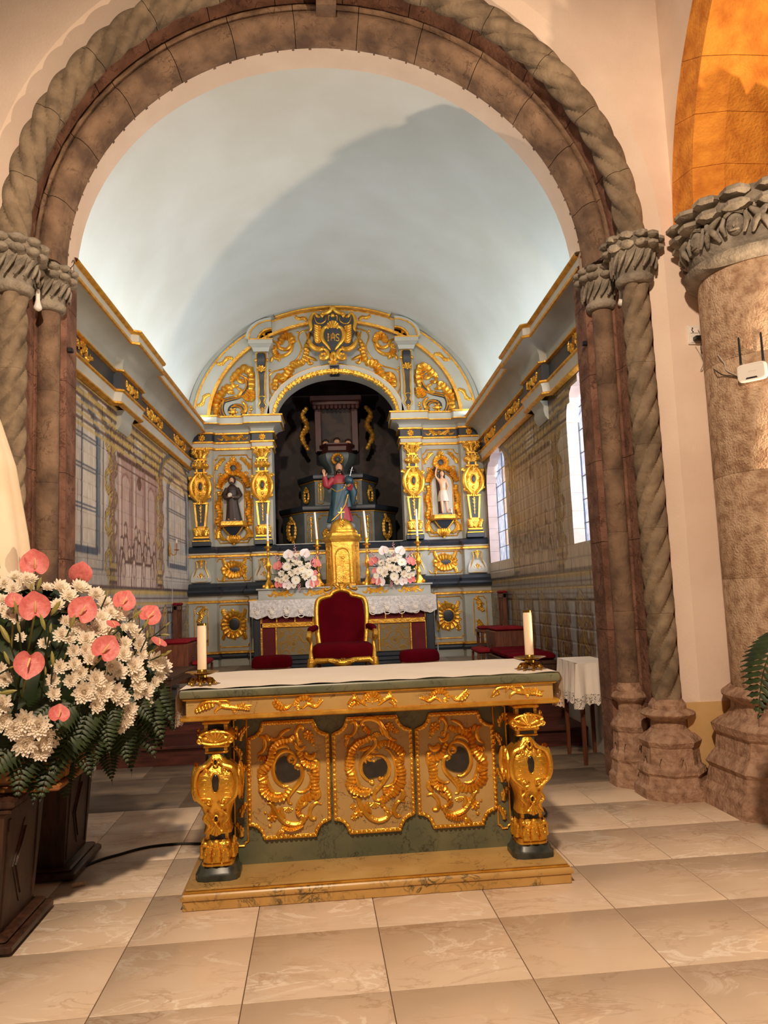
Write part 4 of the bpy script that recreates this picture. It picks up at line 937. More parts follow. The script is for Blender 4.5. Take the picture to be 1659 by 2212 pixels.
# --- crest with monogram
def T2(x, y):
    u, z = E(640+x/10.37, 640+y/10.37, 11.8); return (u-.02, z)
mir = lambda P: [(1690-x, y) for x, y in P]
crest = bpy.data.objects.new('crest', None); COL.objects.link(crest); crest.parent = AP
b = B(); b.prism([T2(*p) for p in [(845, 290), (960, 390), (1080, 430), (1230, 390), (1310, 500), (1340, 760), (1270, 900), (1300, 1040), (1150, 1130), (980, 1200), (940, 1250), (750, 1250), (710, 1200), (540, 1130), (390, 1040), (420, 900), (350, 760), (380, 500), (460, 390), (610, 430), (730, 390)]], 11.79, 11.95); b.obj('shield', 'navy', crest)
R = Relief(11.785, T2)
R.stroke(cr([(640, 470), (600, 430), (620, 395), (690, 385), (780, 340), (845, 255), (910, 340), (1000, 385), (1070, 395), (1090, 430), (1050, 470)], 5), .034, 1.1, 'none')
for P, w in (([(320, 800), (360, 720), (340, 580), (375, 440), (450, 360)], .032), ([(450, 370), (490, 450), (560, 475)], .026), ([(750, 745), (715, 690), (640, 740), (600, 860), (625, 990), (720, 1110), (800, 1215)], .034), ([(310, 960), (360, 1090), (470, 1180), (600, 1190), (620, 1130)], .045),
             ([(600, 1180), (690, 1210), (740, 1310), (690, 1390), (600, 1400), (570, 1340), (610, 1310)], .036), ([(430, 460), (480, 590), (580, 620), (680, 560), (690, 470)], .01), ([(440, 940), (480, 1030), (560, 1050)], .02), ([(750, 560), (750, 450), (800, 450)], .01)):
    R.stroke(cr(P, 5), w, 1.1); R.stroke(cr(mir(P), 5), w, 1.1)
for k in range(7):
    P = [(590, 690+k*55), (520, 690+k*52), (425, 640+k*48)]
    R.stroke(cr(P, 4), .028, 1.2); R.stroke(cr(mir(P), 4), .028, 1.2)
for k in range(7):
    a = math.radians(20+140*k/6); R.stroke([(845+q*150*math.cos(a), 725-q*165*math.sin(a)) for q in (.1, .5, .8, 1)], .026, 1., 'start')
for k in range(7):
    a = math.radians(200+140*k/6); R.stroke([(860+q*120*math.cos(a), 1450-q*90*math.sin(a)) for q in (.1, .5, .8, 1)], .028, 1., 'start')
R.stroke([(860+45*math.cos(a), 1360+80*math.sin(a)) for a in [2*pi*i/12 for i in range(13)]], .03, 1.1, 'none'); R.ball(845, 440, .035)
for q in (0, 1):
    for k in range(8):
        x, y = 640+60*math.cos(k), 1350+60*math.sin(k); R.ball(1690-x if q else x, y, .028)
R.obj('crest_gilding', 'gold', crest)
R = Relief(11.787, T2)
for P in ([(745, 850), (745, 1000)], [(725, 920), (770, 920)], [(810, 860), (810, 1000)], [(888, 860), (888, 1000)], [(800, 938), (900, 938)], [(850, 818), (850, 938)], [(826, 848), (878, 848)], cr([(992, 875), (955, 850), (922, 878), (938, 920), (978, 948), (982, 988), (945, 1003), (920, 985)], 4), [(728, 850), (762, 850)], [(728, 1000), (762, 1000)]): R.stroke(P, .0085, .8, 'none')
R.obj('monogram', 'gold_red', crest)

# ================================================================ CHAMBER BEHIND THE OPENING, WITH ITS TIERED THRONE
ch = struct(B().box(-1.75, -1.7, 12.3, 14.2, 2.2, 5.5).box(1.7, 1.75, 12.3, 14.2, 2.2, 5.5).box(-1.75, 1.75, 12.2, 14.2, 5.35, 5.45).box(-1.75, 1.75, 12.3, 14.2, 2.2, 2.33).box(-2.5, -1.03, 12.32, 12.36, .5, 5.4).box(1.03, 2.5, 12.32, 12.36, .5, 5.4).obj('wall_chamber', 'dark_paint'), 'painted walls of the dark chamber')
TH = thing('tiered_throne', 'dark tiered and gilded throne inside the altarpiece opening', 'throne')
def tier(w, W, f, bk, z0, z1, mt='grey_blue'):
    P = [(-W, bk), (-W, (f+bk)/2+.05), (-w, f), (w, f), (W, (f+bk)/2+.05), (W, bk)]
    b = B(); b.loft([[(x, y, z) for x, y in P] for z in (z0, z1-.09)]); b.obj('tier', mt, TH)
    Q = lambda e, z: [(-W-e, bk), (-W-e, (f+bk)/2+.05-e*.4), (-w-e*.4, f-e), (w+e*.4, f-e), (W+e, (f+bk)/2+.05-e*.4), (W+e, bk)] and [(x, y, z) for x, y in [(-W-e, bk), (-W-e, (f+bk)/2+.05-e*.4), (-w-e*.4, f-e), (w+e*.4, f-e), (W+e, (f+bk)/2+.05-e*.4), (W+e, bk)]]
    b = B(); b.loft([Q(0, z1-.1), Q(.05, z1-.07), Q(.06, z1-.02), Q(.05, z1)]); b.obj('tier_ledge', 'navy', TH)
    b = B(); b.loft([Q(.02, z1-.115), Q(.025, z1-.1)]); b.obj('gilded_line', 'gold_red', TH)
tier(.58, .98, 12.62, 13.6, 2.33, 3.04); tier(.4, .66, 12.85, 13.7, 3.04, 3.6)
def fn(R):
    R.y = 12.61; frame(R, notched(-.36, .36, 2.42, 2.88, .06), .01)
    for q in (-1, 1):
        frame(R, notched(q*.47-.06, q*.47+.06, 2.38, 2.9, .02), .008); R.drop(q*.47, 2.86, .42, .045); R.leaf(q*.26, 2.5, .22, 90, .6*q, 4, .02)
    R.y = 12.84
    for q in (-1, 1): frame(R, notched(q*.3-.045, q*.3+.045, 3.1, 3.46, .02), .008); R.drop(q*.3, 3.45, .3, .04)
carve('tier_gilding', TH, 12.61, fn)
for q in (-1, 1):
    R = Relief(0); R.band(arc(0, 0, .1, 30, 390, 20, ry=.17), .08, 14, .5); R.leaf(0, .1, .16, 90, .4, 4, .02); R.leaf(0, -.1, .16, 270, .4, 4, .02)
    o = R.obj('tier_ornament', 'gold_red', TH, (q*.8, 12.86, 2.66), q*math.atan2(.49, .4)); R = Relief(0); R.band(arc(0, 0, .07, 30, 390, 20, ry=.12), .06, 12, .5); R.leaf(0, .05, .12, 90, .4, 4, .02)
    R.obj('tier_ornament', 'gold_red', TH, (q*.55, 13.06, 3.27), q*math.atan2(.4, .26))
b = B(); b.loft([[(x*w, 13.2+y*w*.8, z) for x, y in ((-1, .6), (-1, -.2), (-.6, -1), (.6, -1), (1, -.2), (1, .6))] for z, w in ((3.6, .2), (3.64, .2), (3.68, .17), (3.76, .2), (3.86, .3), (3.96, .33), (4.0, .31))]); b.obj('urn', 'grey_blue', TH)
b = B(); b.loft([[(x*w, 13.2+y*w*.8, z) for x, y in ((-1, .9), (-1, -.2), (-.6, -1), (.6, -1), (1, -.2), (1, .9))] for z, w in ((4.0, .28), (4.02, .3), (4.05, .26), (4.12, .26), (4.15, .31), (4.17, .31))]); b.obj('urn_top', 'dark_red', TH)
carve('urn_gilding', TH, 12.93, lambda R: R.band(arc(0, 3.88, .09, 0, 360, 18), .07, 12, .5))
b = B(); b.sph((0, 12.93, 3.88), .045, .02, .05, 8, 6); b.obj('urn_mirror', 'navy', TH)
B().box(-.36, .36, 13.55, 13.7, 4.1, 5.05).obj('back_panel', 'dark_paint', TH)
for q in (-1, 1): B().bbox(q*.33-.06, q*.33+.06, 13.45, 13.6, 4.1, 5.0, .01).obj('side_post', 'dark_red', TH); carve('side_scroll', TH, 13.5, lambda R, q=q: R.band(cr([(q*.52, 4.95), (q*.62, 4.8), (q*.54, 4.6), (q*.64, 4.4), (q*.52, 4.15)], 5), .12, 14, .5), 'gold_red')
b = B(); b.bbox(-.46, .46, 13.25, 13.7, 5.0, 5.1, .01); b.bbox(-.42, .42, 13.28, 13.7, 4.93, 5.0, .01)
for k in range(11): x = -.38+k*.076; b.lathe([(.035, 4.93), (.04, 4.9), (.025, 4.86)], 8, (x, 13.3, 0))
b.obj('canopy', 'dark_red', TH)
for k in range(3):
    b = B(); b.sph(((k-1)*.2, 13.35, 4.24+.03*(k == 1)), .055, .05, .065, 10, 8); b.sph(((k-1)*.2, 13.295, 4.235+.03*(k == 1)), .01, .015, .015, 6, 5); b.obj('cherub_head', 'skin', TH, smooth=60)
    b = B(); b.sph(((k-1)*.2, 13.36, 4.27+.03*(k == 1)), .062, .055, .055, 8, 6); b.obj('cherub_hair', 'hair', TH, smooth=60)
B().box(-.36, .36, 13.3, 13.56, 4.1, 4.18).obj('cherub_shelf', 'dark_red', TH)
# ================================================================ HIGH ALTAR AND ITS FURNISHINGS
HA = thing('high_altar', 'high altar with gold-framed red and brocade front, under a lace cloth', 'altar', (0, 11.0, .54))
F = lambda x: x-.54                                   # heights are given above the nave floor
b = B(); b.box(-1.2, 1.24, .08, .62, 0, F(1.46)); b.bbox(-1.28, 1.33, -.02, .66, F(1.46), F(1.5), .006); b.obj('altar_body', 'navy', HA)
for x0, x1 in ((-1.27, -1.17), (1.2, 1.32)):
    b = B(); b.bbox(x0, x1, 0, .1, 0, F(1.46), .01); b.box(x0+.03, x1-.03, -.012, 0, .05, F(1.42)); b.obj('side_post', 'navy', HA)
b = B(); b.bbox(-1.2, 1.24, .0, .1, 0, .05, .01); b.bbox(-1.2, 1.24, .02, .1, .05, .11, .01); b.bbox(-1.2, 1.24, .035, .1, .11, .17, .01); b.obj('plinth', 'navy', HA)
z0, z1, zm = F(.72), F(1.4), F(1.15)
def gbar(x0, x1, za, zb): B().bbox(x0, x1, .03, .075, za, zb, .005).obj('gilded_bar', 'gold_red', HA)
XS = [-1.16, -.94, -.44, .04, .5, .98, 1.2]
gbar(-1.17, 1.22, zm-.035, zm+.035)
for x in (-1.16, 1.205): gbar(x-.018, x+.018, z0, z1)
for x in (-.95, -.45, .05, .52, .98): gbar(x-.013, x+.013, z0, zm-.035)
UP = [-1.16, -.94, -.68, -.42, -.16, .1, .36, .62, .86, 1.2]
for x in UP[1:-1]: gbar(x-.011, x+.011, zm+.035, z1)
for a, c_ in zip(UP[:-1], UP[1:]): B().box(a+.012, c_-.012, .055, .08, zm+.035, z1).obj('red_panel', 'red_panel', HA)
for k, (a, c_) in enumerate(zip([-1.16, -.95, -.45, .05, .52, .98], [-.95, -.45, .05, .52, .98, 1.2])):
    red = k in (0, 5); B().box(a+.014, c_-.014, .055, .08, z0, zm-.035).obj('red_panel' if red else 'brocade_panel', 'red_panel' if red else 'brocade', HA)
    if red: continue
    R = Relief(.0545); m = (a+c_)/2; zc = F(.88)
    R.stroke(arc(m, zc, .055, 0, 360, 8), .007, .25, 'none'); R.flower(m, zc, .03, 6)
    for q in (-1, 1):
        R.stroke(cr([(m+q*.02, zc+.12), (m+q*.08, zc+.1), (m+q*.13, zc+.02), (m+q*.19, zc+.01), (m+q*.2, zc-.1)], 4), .014, .2); R.stroke(cr([(m, zc+.22), (m+q*.06, zc+.19), (m+q*.03, zc+.14)], 4), .012, .2); R.stroke(cr([(m+q*.1, zc+.22), (m+q*.16, zc+.16), (m+q*.2, zc+.2)], 4), .012, .2); R.stroke(cr([(m+q*.05, zc-.12), (m+q*.12, zc-.08), (m+q*.17, zc-.13)], 4), .012, .2)
    R.obj('woven_pattern', mat('brocade_gold_%d' % k, S(150, 112, 46), None, 5, .6), HA)
cl = thing('altar_cloth', 'embroidered lace cloth hanging over the front of the high altar', 'cloth', (0, 11.0, 1.5))
b = B(); b.box(-1.3, 1.35, -.03, .36, .0, .006); b.obj('cloth_top', 'cloth', cl)
def drape(u, w):
    x = -1.31+2.67*u; sc = .035*abs(math.sin(pi*11*u)); d = (.25-.035+sc)*w
    return (x, -.035-.02*w*(1+.4*math.sin(u*60))-.0*w, .004-d)
B().grid(drape, 120, 10).obj('lace_hem', 'lace_fine', cl, smooth=60)
R = Relief(-.062); x = 0
for q in (-1, 1):
    R.stroke(cr([(x, -.2), (x+q*.03, -.14), (x+q*.02, -.09)], 3), .005, .4); R.ball(x+q*.03, -.1, .009, .4); R.ball(x+q*.045, -.13, .008, .4)
R.flower(x, -.17, .035, 7); R.stroke(arc(x, -.2, .05, 190, 350, 8), .006, .4, 'none')
em_ = R.obj('embroidery', 'cloth', cl, (-1.2, 0, 0))
for k in range(1, 13): link('embroidery', em_.data, cl, (-1.2+k*.205, 0, 0))
for s in (-1, 1):
    b = B(); x0 = -1.315 if s < 0 else 1.36
    b.grid(lambda u, w, s=s, x0=x0: (x0+s*(.01+.035*w*(.5+.5*math.sin(u*9))), -.03+.38*u, .004-w*((.42-.1*u) if u < .55 else .86)), 22, 12); b.obj('hanging_side', 'lace_fine', cl, smooth=60)
GR = thing('gradine_shelf', 'grey shelf with gilded scrolls standing on the high altar', 'shelf', (.05, 11.36, 1.5))
b = B(); b.bbox(-1.28, 1.28, 0, .38, .006, .155, .004); b.bbox(-1.31, 1.31, -.03, .38, .155, .18, .006); b.bbox(-1.3, 1.3, -.015, .38, .006, .025, .004); b.obj('shelf_body', 'grey', GR)
for x in (-.95, -.42, .45, .98): carve('shelf_ornament', GR, 0, lambda R, x=x: R.spray(x, .085, .4, .1, 5).leaf(x-.02, .09, .16, 10, .3, 4, .012).leaf(x+.02, .08, .16, 170, -.3, 4, .012))

# ---- tabernacle
TB = thing('tabernacle', 'gilded domed tabernacle with a sunburst door and small cross', 'tabernacle', (.033, 11.62, 1.68))
hexr = lambda w, z, d=.75: [(x*w, y*w*d, z) for x, y in ((-1, .6), (-1, -.35), (-.62, -1), (.62, -1), (1, -.35), (1, .6))]
b = B(); b.loft([hexr(w, z) for z, w in ((.0, .29), (.03, .29), (.05, .26), (.66, .255), (.67, .27), (.69, .29), (.71, .305), (.73, .285), (.76, .25), (.8, .24), (.82, .2))]); b.obj('body', 'gold_red', TB, smooth=25)
b = B(); b.lathe([(.19, .8), (.2, .83), (.185, .86)]+[(.18*math.cos(pi*i/16), .86+.17*math.sin(pi*i/16)) for i in range(8)]+[(.02, 1.03)], 24, (0, -.02, 0), 1, .85); b.obj('dome', 'gold', TB, smooth=60)
b = B(); b.box(-.006, .006, -.03, -.02, 1.02, 1.2); b.box(-.05, .05, -.03, -.02, 1.12, 1.132); b.obj('cross', 'gold', TB)
def fn(R):
    R.stroke([(-.105, .05), (-.105, .46)]+arc(0, .46, .105, 180, 0, 12)+[(.105, .46), (.105, .05)], .014, 1.2, 'none')
    for k in range(22): a = 2*pi*k/22; R.stroke([(.02*math.cos(a), .42+.02*math.sin(a)), (.085*math.cos(a), .42+.085*math.sin(a)*(1 if math.sin(a) > 0 else 2.2))], .005, .7, 'end')
    R.ball(0, .42, .022); R.stroke([(0, .38), (0, .2)], .02, .8); R.fan(0, .09, .06, 30, 150, 5)
    for q in (-1, 1): R.stroke([(q*.15, .05), (q*.15, .62)], .01, 1, 'none')
carve('sunburst_door', TB, -.192, fn)
for q in (-1, 1):
    R = Relief(0); R.drop(0, .55, .45, .04); frame(R, notched(-.045, .045, .07, .6, .01), .006); R.obj('side_ornament', 'gold_red', TB, (q*.207, -.13, 0), q*.91)
R = Relief(-.19); R.fan(0, .93, .06, 200, 340, 5); R.flower(0, .95, .05, 7); R.obj('dome_ornament', 'gold', TB)
PB = tag(B().bbox(-.22, .3, 12.05, 12.34, 2.376, 2.44, .006).bbox(-.25, .33, 12.02, 12.36, 2.44, 2.5, .008).bbox(-.2, .28, 12.06, 12.33, 2.5, 2.56, .006).obj('statue_plinth', 'gold_red'), 'small gilded plinth under the statue in red and blue', 'plinth')

# ---- altar candlesticks
cs = B(); cs.loft([[(.075*math.cos(a)*k*(1+.2*math.cos(3*a)), .075*math.sin(a)*k*(1+.2*math.cos(3*a)), z) for a in [2*pi*i/18 for i in range(18)]] for z, k in ((0, 1.), (.03, .95), (.07, .7), (.11, .45), (.13, .3))])
cs.lathe([(.022, .12), (.035, .15), (.04, .18), (.025, .22), (.015, .25), (.03, .29), (.042, .34), (.03, .4), (.014, .43), (.014, .47), (.026, .49), (.014, .51), (.018, .55), (.03, .57), (.018, .59), (.055, .61), (.06, .62), (.025, .63), (.02, .66), (.024, .7), (.014, .71)], 14)
for k in range(3):
    a = pi/2+2*pi*k/3; cs.sph((.075*math.cos(a), .075*math.sin(a), .029), .028, n=6, k=5); cs.tube([(.03*math.cos(a), .03*math.sin(a), .36), (.06*math.cos(a), .06*math.sin(a), .33), (.05*math.cos(a), .05*math.sin(a), .28)], .008, 5)
cm = None; cc = B().lathe([(.017, 0), (.015, .4), (.012, .41), (.003, .415)], 10)
pos = [(-1.08, 'far left end of the gilded shelf'), (-.345, 'just left of the tabernacle'), (.4, 'just right of the tabernacle'), (1.17, 'far right end of the gilded shelf')]
kd = None
for u_, w in pos:
    t = thing('altar_candlestick', 'tall gilded candlestick at the '+w if 'end' in w else 'tall gilded candlestick '+w, 'candlestick', (u_, 11.44, 1.68), group='candlesticks on the high altar')
    if cm is None: cm = cs.obj('stem', 'gold', t, smooth=50); kd = cm.data
    else: link('stem', kd, t)
    c_ = thing('altar_candle', 'slim white candle at the '+w if 'end' in w else 'slim white candle '+w, 'candle', (u_, 11.44, 2.39), group='candles on the high altar')
    B().lathe([(.017, 0), (.015, .4), (.012, .41), (.003, .415)], 10).obj('wax', 'wax_thin', c_); B().lathe([(.002, .41), (.002, .43)], 5).obj('wick', 'wick', c_)
    if u_ in (-.345, .4): c_.rotation_euler = (0, -.06 if u_ < 0 else -.07, 0)

# ---- flower meshes shared by all arrangements
def mum_mesh(name, seed, n=46):
    rr = random.Random(seed); b = B()
    for k in range(n):
        f = k/n; a = k*2.39996; el = math.radians(80-74*f**.75)
        L = (.4+.6*f)*(.92+.16*rr.random()); w = .2+.06*f; ca, sa = math.cos(a), math.sin(a); r0 = .08*f
        pts = []
        for t, ww in ((0, .35), (.45, 1.), (.8, .95), (1., .12)):
            e = el+.5*(t-.2)*(1-f) if f < .5 else el+.35*(t-.3); rr_ = r0+L*t*math.cos(e); z = .1+L*t*math.sin(e)*.75
            for q in (-1, 0, 1): pts.append((rr_*ca-sa*q*w*ww*.55, rr_*sa+ca*q*w*ww*.55, z+(.03 if q else 0)))
        b.add(pts, [(3*i+j, 3*i+j+1, 3*i+j+4, 3*i+j+3) for i in range(3) for j in range(2)])
    b.mi = 1; b.sph((0, 0, .13), .14, .14, .12, 8, 5)
    b.mi = 0; me = b.obj('tmp', ['petal_white', 'petal_core'], smooth=60); d = me.data; d.name = name; bpy.data.objects.remove(me); return d
MUM = [mum_mesh('chrysanthemum_full', 1, 66), mum_mesh('chrysanthemum_open', 2, 52), mum_mesh('chrysanthemum_small', 5, 60)]
def daisy_mesh():
    b = B()
    for k in range(18):
        a = 2*pi*k/18; ca, sa = math.cos(a), math.sin(a)
        b.add([(r*ca-sa*q*.14*ww, r*sa+ca*q*.14*ww, .06+.12*r) for r, ww in ((.15, .5), (.6, 1), (.95, .7), (1.02, .1)) for q in (-1, 1)], [(2*i, 2*i+1, 2*i+3, 2*i+2) for i in range(3)])
    b.mi = 1; b.sph((0, 0, .08), .2, .2, .1, 8, 4); b.mi = 0
    o = b.obj('tmp', ['petal_white', 'petal_core']); d = o.data; bpy.data.objects.remove(o); return d
DAISY = daisy_mesh()
def spathe_mesh(name, mt):
    b = B()
    def f(u, v):                                     # heart: u around, v from centre to rim
        a = 2*pi*u; r = (1-.42*math.exp(-((a-1.5*pi)/.32)**2)+.18*math.exp(-((a-pi/2)/.3)**2)+.06*math.cos(2*a))*.95
        x, y = v*r*math.sin(a*1.)*0+v*r*math.cos(a)*.92, v*r*math.sin(a)
        return (x, y, .1*v*v-.06*math.sin(pi*v)+.05*abs(math.cos(a))*v+.012*math.sin(14*a)*v)
    b.grid(f, 36, 6); o = b.obj('tmp', mt, smooth=70); d = o.data; d.name = name; bpy.data.objects.remove(o); return d
SPATHE = spathe_mesh('spathe_pink', 'anthurium'); SPATHEW = spathe_mesh('spathe_white', 'anthurium_white')
def sub(b, mt, name, sm=50):
    o = b.obj('tmp', mt, smooth=sm); d = o.data; d.name = name; bpy.data.objects.remove(o); return d
SPADIX = sub(B().tube([(0, -.3, .03), (.02, -.1, .2), (.05, .15, .34), (.06, .35, .42)], [.07, .075, .06, .02], 8), 'spadix', 'spadix') if False else sub(B().tube([(0, -.3, .03), (.02, -.1, .2), (.05, .15, .34), (.06, .35, .42)], [.07, .075, .06, .02], 8), 'spadix', 'spadix_mesh')
BUD = sub(B().lathe([(.01, -1.), (.12, -.8), (.24, -.35), (.26, .0), (.2, .5), (.08, .9), (.01, 1.)], 6), 'bud', 'lily_bud')
def leaf_mesh(name, mt, n=5, w=.22):
    b = B(); b.grid(lambda u, v: (w*(u-.5)*2*math.sin(pi*min(.98, v*.95+.04))**.7, v, .16*v*v*-1+.1*abs(u-.5)), 4, n); return sub(b, mt, name)
LEAF = leaf_mesh('broad_leaf', 'leaf'); GRASS = leaf_mesh('blade_leaf', 'leaf', 6, .07)
def fern_mesh(name, n=15):
    b = B(); ax = lambda t: (0, t, .18*math.sin(pi*t*.9)-.35*t*t)
    b.tube([ax(i/12) for i in range(13)], lambda t: .012*(1-.8*t), 4)
    for k in range(n):
        t = .1+.88*k/n; x, y, z = ax(t); l = .34*math.sin(pi*min(1, (t*.85+.2)))**.9*(1-.35*t)
        for s in (-1, 1):
            P = []                                    # toothed leaflet
            for q in range(6):
                u = q/5; w = .035*math.sin(pi*min(.97, u*.9+.1))*(1. if q % 2 else .62)
                cx_, cy_, cz_ = x+s*l*u*.9, y+l*u*.42, z-.08*l*u*u*3
                P += [(cx_-s*w*.42, cy_+w*1.0, cz_), (cx_, cy_, cz_+.006), (cx_+s*w*.42, cy_-w*1.0, cz_)]
            b.add(P, [(3*i+j, 3*i+j+1, 3*i+j+4, 3*i+j+3) for i in range(5) for j in range(2)])
    return sub(b, 'fern', name)
FERN = fern_mesh('fern_frond')
def rotto(n, spin=0.):                                # local +z to n, local +y as far up as possible
    n = Vector(n).normalized(); up = Vector((0, 0, 1)); x = up.cross(n)
    x = x.normalized() if x.length > 1e-3 else Vector((1, 0, 0)); y = n.cross(x)
    return Matrix((x, y, n)).transposed() @ Matrix.Rotation(spin, 3, 'Z')
def put(name, me, parent, loc, n, s, spin=0., s3=None):
    o = link(name, me, parent); m = rotto(n, spin).to_4x4(); m.translation = Vector(loc)
    o.matrix_basis = m @ Matrix.Diagonal((*(s3 or (s, s, s)), 1)); return o

# ---- two bouquets on the gilded shelf
for bi, (u0, w) in enumerate(((-.66, 'left'), (.78, 'right'))):
    T = thing('flower_bouquet', 'white and pink flower bouquet to the %s of the tabernacle' % w, 'flowers', (u0, 11.36, 1.686), group='bouquets on the high altar')
    b = B(); b.lathe([(.08, 0), (.1, .01), (.12, .07), (.1, .1)], 16); b.obj('dish', 'leaf', T); rr = random.Random(30+bi); b = B(); b.sph((0, -.02, .2), .22, .12, .16, 12, 8); b.obj('foliage_core', 'leaf', T)
    mx = 1 if bi == 0 else -1
    for k in range(46):
        a = rr.uniform(0, 2*pi); e = rr.uniform(-.1, 1.3); n = Vector((math.cos(a)*math.cos(e), -abs(math.sin(a))*math.cos(e)*.7, math.sin(e)))
        p = Vector((n.x*.26, n.y*.16-.02, .18+n.z*.14)); put('leaf', LEAF if k % 2 else GRASS, T, p, n.cross(Vector((rr.uniform(-1, 1), rr.uniform(-1, 1), .3))), rr.uniform(.1, .2), rr.uniform(0, 6))
    fl = [(-.12, .3, .075), (-.05, .2, .07), (.03, .22, .075), (.1, .25, .07), (.14, .15, .075), (-.14, .13, .07), (.0, .1, .07), (.06, .33, .06), (-.02, .34, .065), (.2, .2, .065), (-.2, .2, .06), (.18, .3, .06), (-.08, .4, .05), (.02, .45, .05), (-.21, .1, .055), (.26, .12, .05), (-.27, .12, .045), (-.03, .02, .05)]
    for k, (x, z, s_) in enumerate(fl):
        put('chrysanthemum' if k % 3 else 'daisy', MUM[k % 3] if k % 3 else DAISY, T, (x*mx, -.15-.05*math.cos(x*5)+.1*abs(z-.2), z), (x*mx*1.6, -1, (z-.2)*1.6+.25), s_)
    for x, z, s_, wh in ((-.26, .28, .075, 0), (.3, .3, .075, 0), (.27, .02, .075, 0), (-.25, .02, .07, 0), (-.1, .44, .085, 1), (.14, .45, .085, 1), (.2, -.0, .075, 1), (-.13, .0, .075, 1), (.28, .16, .05, 0)):
        x *= mx; n = Vector((x*1.2, -1, (z-.2)*1.3+.2)); y_ = -.2+.1*abs(x)*2
        o = put('anthurium', SPATHEW if wh else SPATHE, T, (x, y_, z+.03), n, s_, rr.uniform(-.6, .6)); link('spadix', SPADIX, o)
        b = B(); b.tube([(x*.3, -.05, .15), (x*.7, y_*.7, z*.7+.05), (x, y_+.02, z)], .005, 5); b.obj('stalk', 'leaf', T)
    for x0, z0_, x1, z1_ in ((-.15, .36, -.33, .5), (.2, .38, .36, .5), (.0, .4, -.01, .62), (.02, .05, .05, -.06)):
        b = B(); b.tube([(x0*mx*.3, -.05, .2), (x1*mx, -.12, z1_)], .004, 5); rr2 = random.Random(int(x1*99)); 
        b.obj('stalk', 'leaf', T); b = B()
        for q in range(16):
            t = .45+.55*q/16; a = q*2.4; b.sph((x0*.3*mx+(x1-x0*.3)*mx*t+.022*(1.2-t)*1.6*math.cos(a), -.05-.07*t+.02*math.sin(a), .2+(z1_-.2)*t), .016*(1.25-t*.8), n=6, k=4)
        b.obj('blossom_spike', 'pink' if x1 else 'petal_white', T, smooth=60)

# ================================================================ STATUES
def robe(b, secs, n=28, folds=9, amp=.06, seed=1, tw=0.):
    rings = []
    for k, (z, rx, ry, cx, cy) in enumerate(secs):
        f = 1-k/(len(secs)-1)
        rings.append([(cx+rx*math.cos(a)*(1+amp*f*math.sin(folds*a+seed+tw*k)), cy+ry*math.sin(a)*(1+amp*f*math.sin(folds*a+seed+tw*k)), z) for a in [2*pi*i/n for i in range(n)]])
    return b.loft(rings)
def head(t, c, r, tilt=0., skin='skin', beard=True, hair=True, hood=None):
    c = Vector(c); b = B()
    def f(u, v):
        a, e = 2*pi*u, pi*(v-.5); x, y, z = math.cos(e)*math.sin(a), -math.cos(e)*math.cos(a), math.sin(e)
        w = .78*(1-.22*max(0, -z)); y2 = y*.92-(.12*math.exp(-((z+.12)/.16)**2-(x/.14)**2) if y < 0 else 0)+(.08*math.exp(-((z-.12)/.1)**2-((abs(x)-.3)/.14)**2) if y < 0 else 0)
        return tuple(c+Vector((x*w*r, y2*r, z*1.12*r)))
    b.grid(f, 24, 14); b.tube([c+Vector((0, .15*r, -.6*r)), c+Vector((0, .25*r, -1.6*r))], [.42*r, .5*r], 10); o = b.obj('head', skin, t, smooth=70)
    for s in (-1, 1): B().sph(c+Vector((s*.29*r, -.8*r, .12*r)), .09*r, .05*r, .05*r, 6, 4).obj('eye', 'hair', o)
    B().tube([c+Vector((x*r, -.86*r+abs(x)*.2*r, -.42*r)) for x in (-.2, 0, .2)], .04*r, 5).obj('mouth', 'robe_red', o)
    if hair:
        b = B()
        for k in range(11):
            a = math.radians(-20+220*k/10); x, y = math.cos(a), math.sin(a)
            b.tube([c+Vector((x*.2*r, (.1+y*.2)*r, 1.1*r)), c+Vector((x*.72*r, (.12+y*.7)*r, .75*r)), c+Vector((x*.88*r, (.15+y*.8)*r, 0)), c+Vector((x*.85*r, (.15+y*.75)*r, -.9*r)), c+Vector((x*1.0*r, (.1+y*.6)*r, -1.5*r))], [.2*r, .32*r, .3*r, .24*r, .1*r], 7)
        b.obj('hair', 'hair', o, smooth=70)
        b = B(); b.sph(c+Vector((0, .2*r, .35*r)), .9*r, .9*r, .88*r, 14, 9); b.obj('hair', 'hair', o, smooth=70)
    if beard: b = B(); b.sph(c+Vector((0, -.55*r, -.8*r)), .5*r, .4*r, .5*r, 10, 7); b.sph(c+Vector((0, -.72*r, -.4*r)), .36*r, .2*r, .12*r, 8, 5); b.obj('beard', 'hair', o, smooth=70)
    if hood: b = B(); b.sph(c+Vector((0, .25*r, .2*r)), 1.12*r, 1.0*r, 1.25*r, 16, 10); b.obj('hood', hood, o, smooth=70)
    return o
def hand(t, base, d, up, L, skin='skin', name='hand'):
    base, d, up = Vector(base), Vector(d).normalized(), Vector(up).normalized(); sd = d.cross(up).normalized(); b = B()
    b.tube([base-d*L*.15, base+d*L*.2, base+d*L*.5], [L*.16, L*.24, L*.22], 8, flat=.5)
    for k in range(4): o = base+sd*L*.13*(k-1.5)+d*L*.42; l = L*(.48, .56, .52, .4)[k]; b.tube([o, o+d*l*.5+up*l*.05, o+d*l+up*l*.2], [L*.065, L*.06, L*.045], 6)
    o = base+sd*L*.22; b.tube([o, o+(d*.6+sd*.8).normalized()*L*.22, o+(d+sd*.6).normalized()*L*.42], [L*.08, L*.07, L*.05], 6)
    return b.obj(name, skin, t, smooth=70)
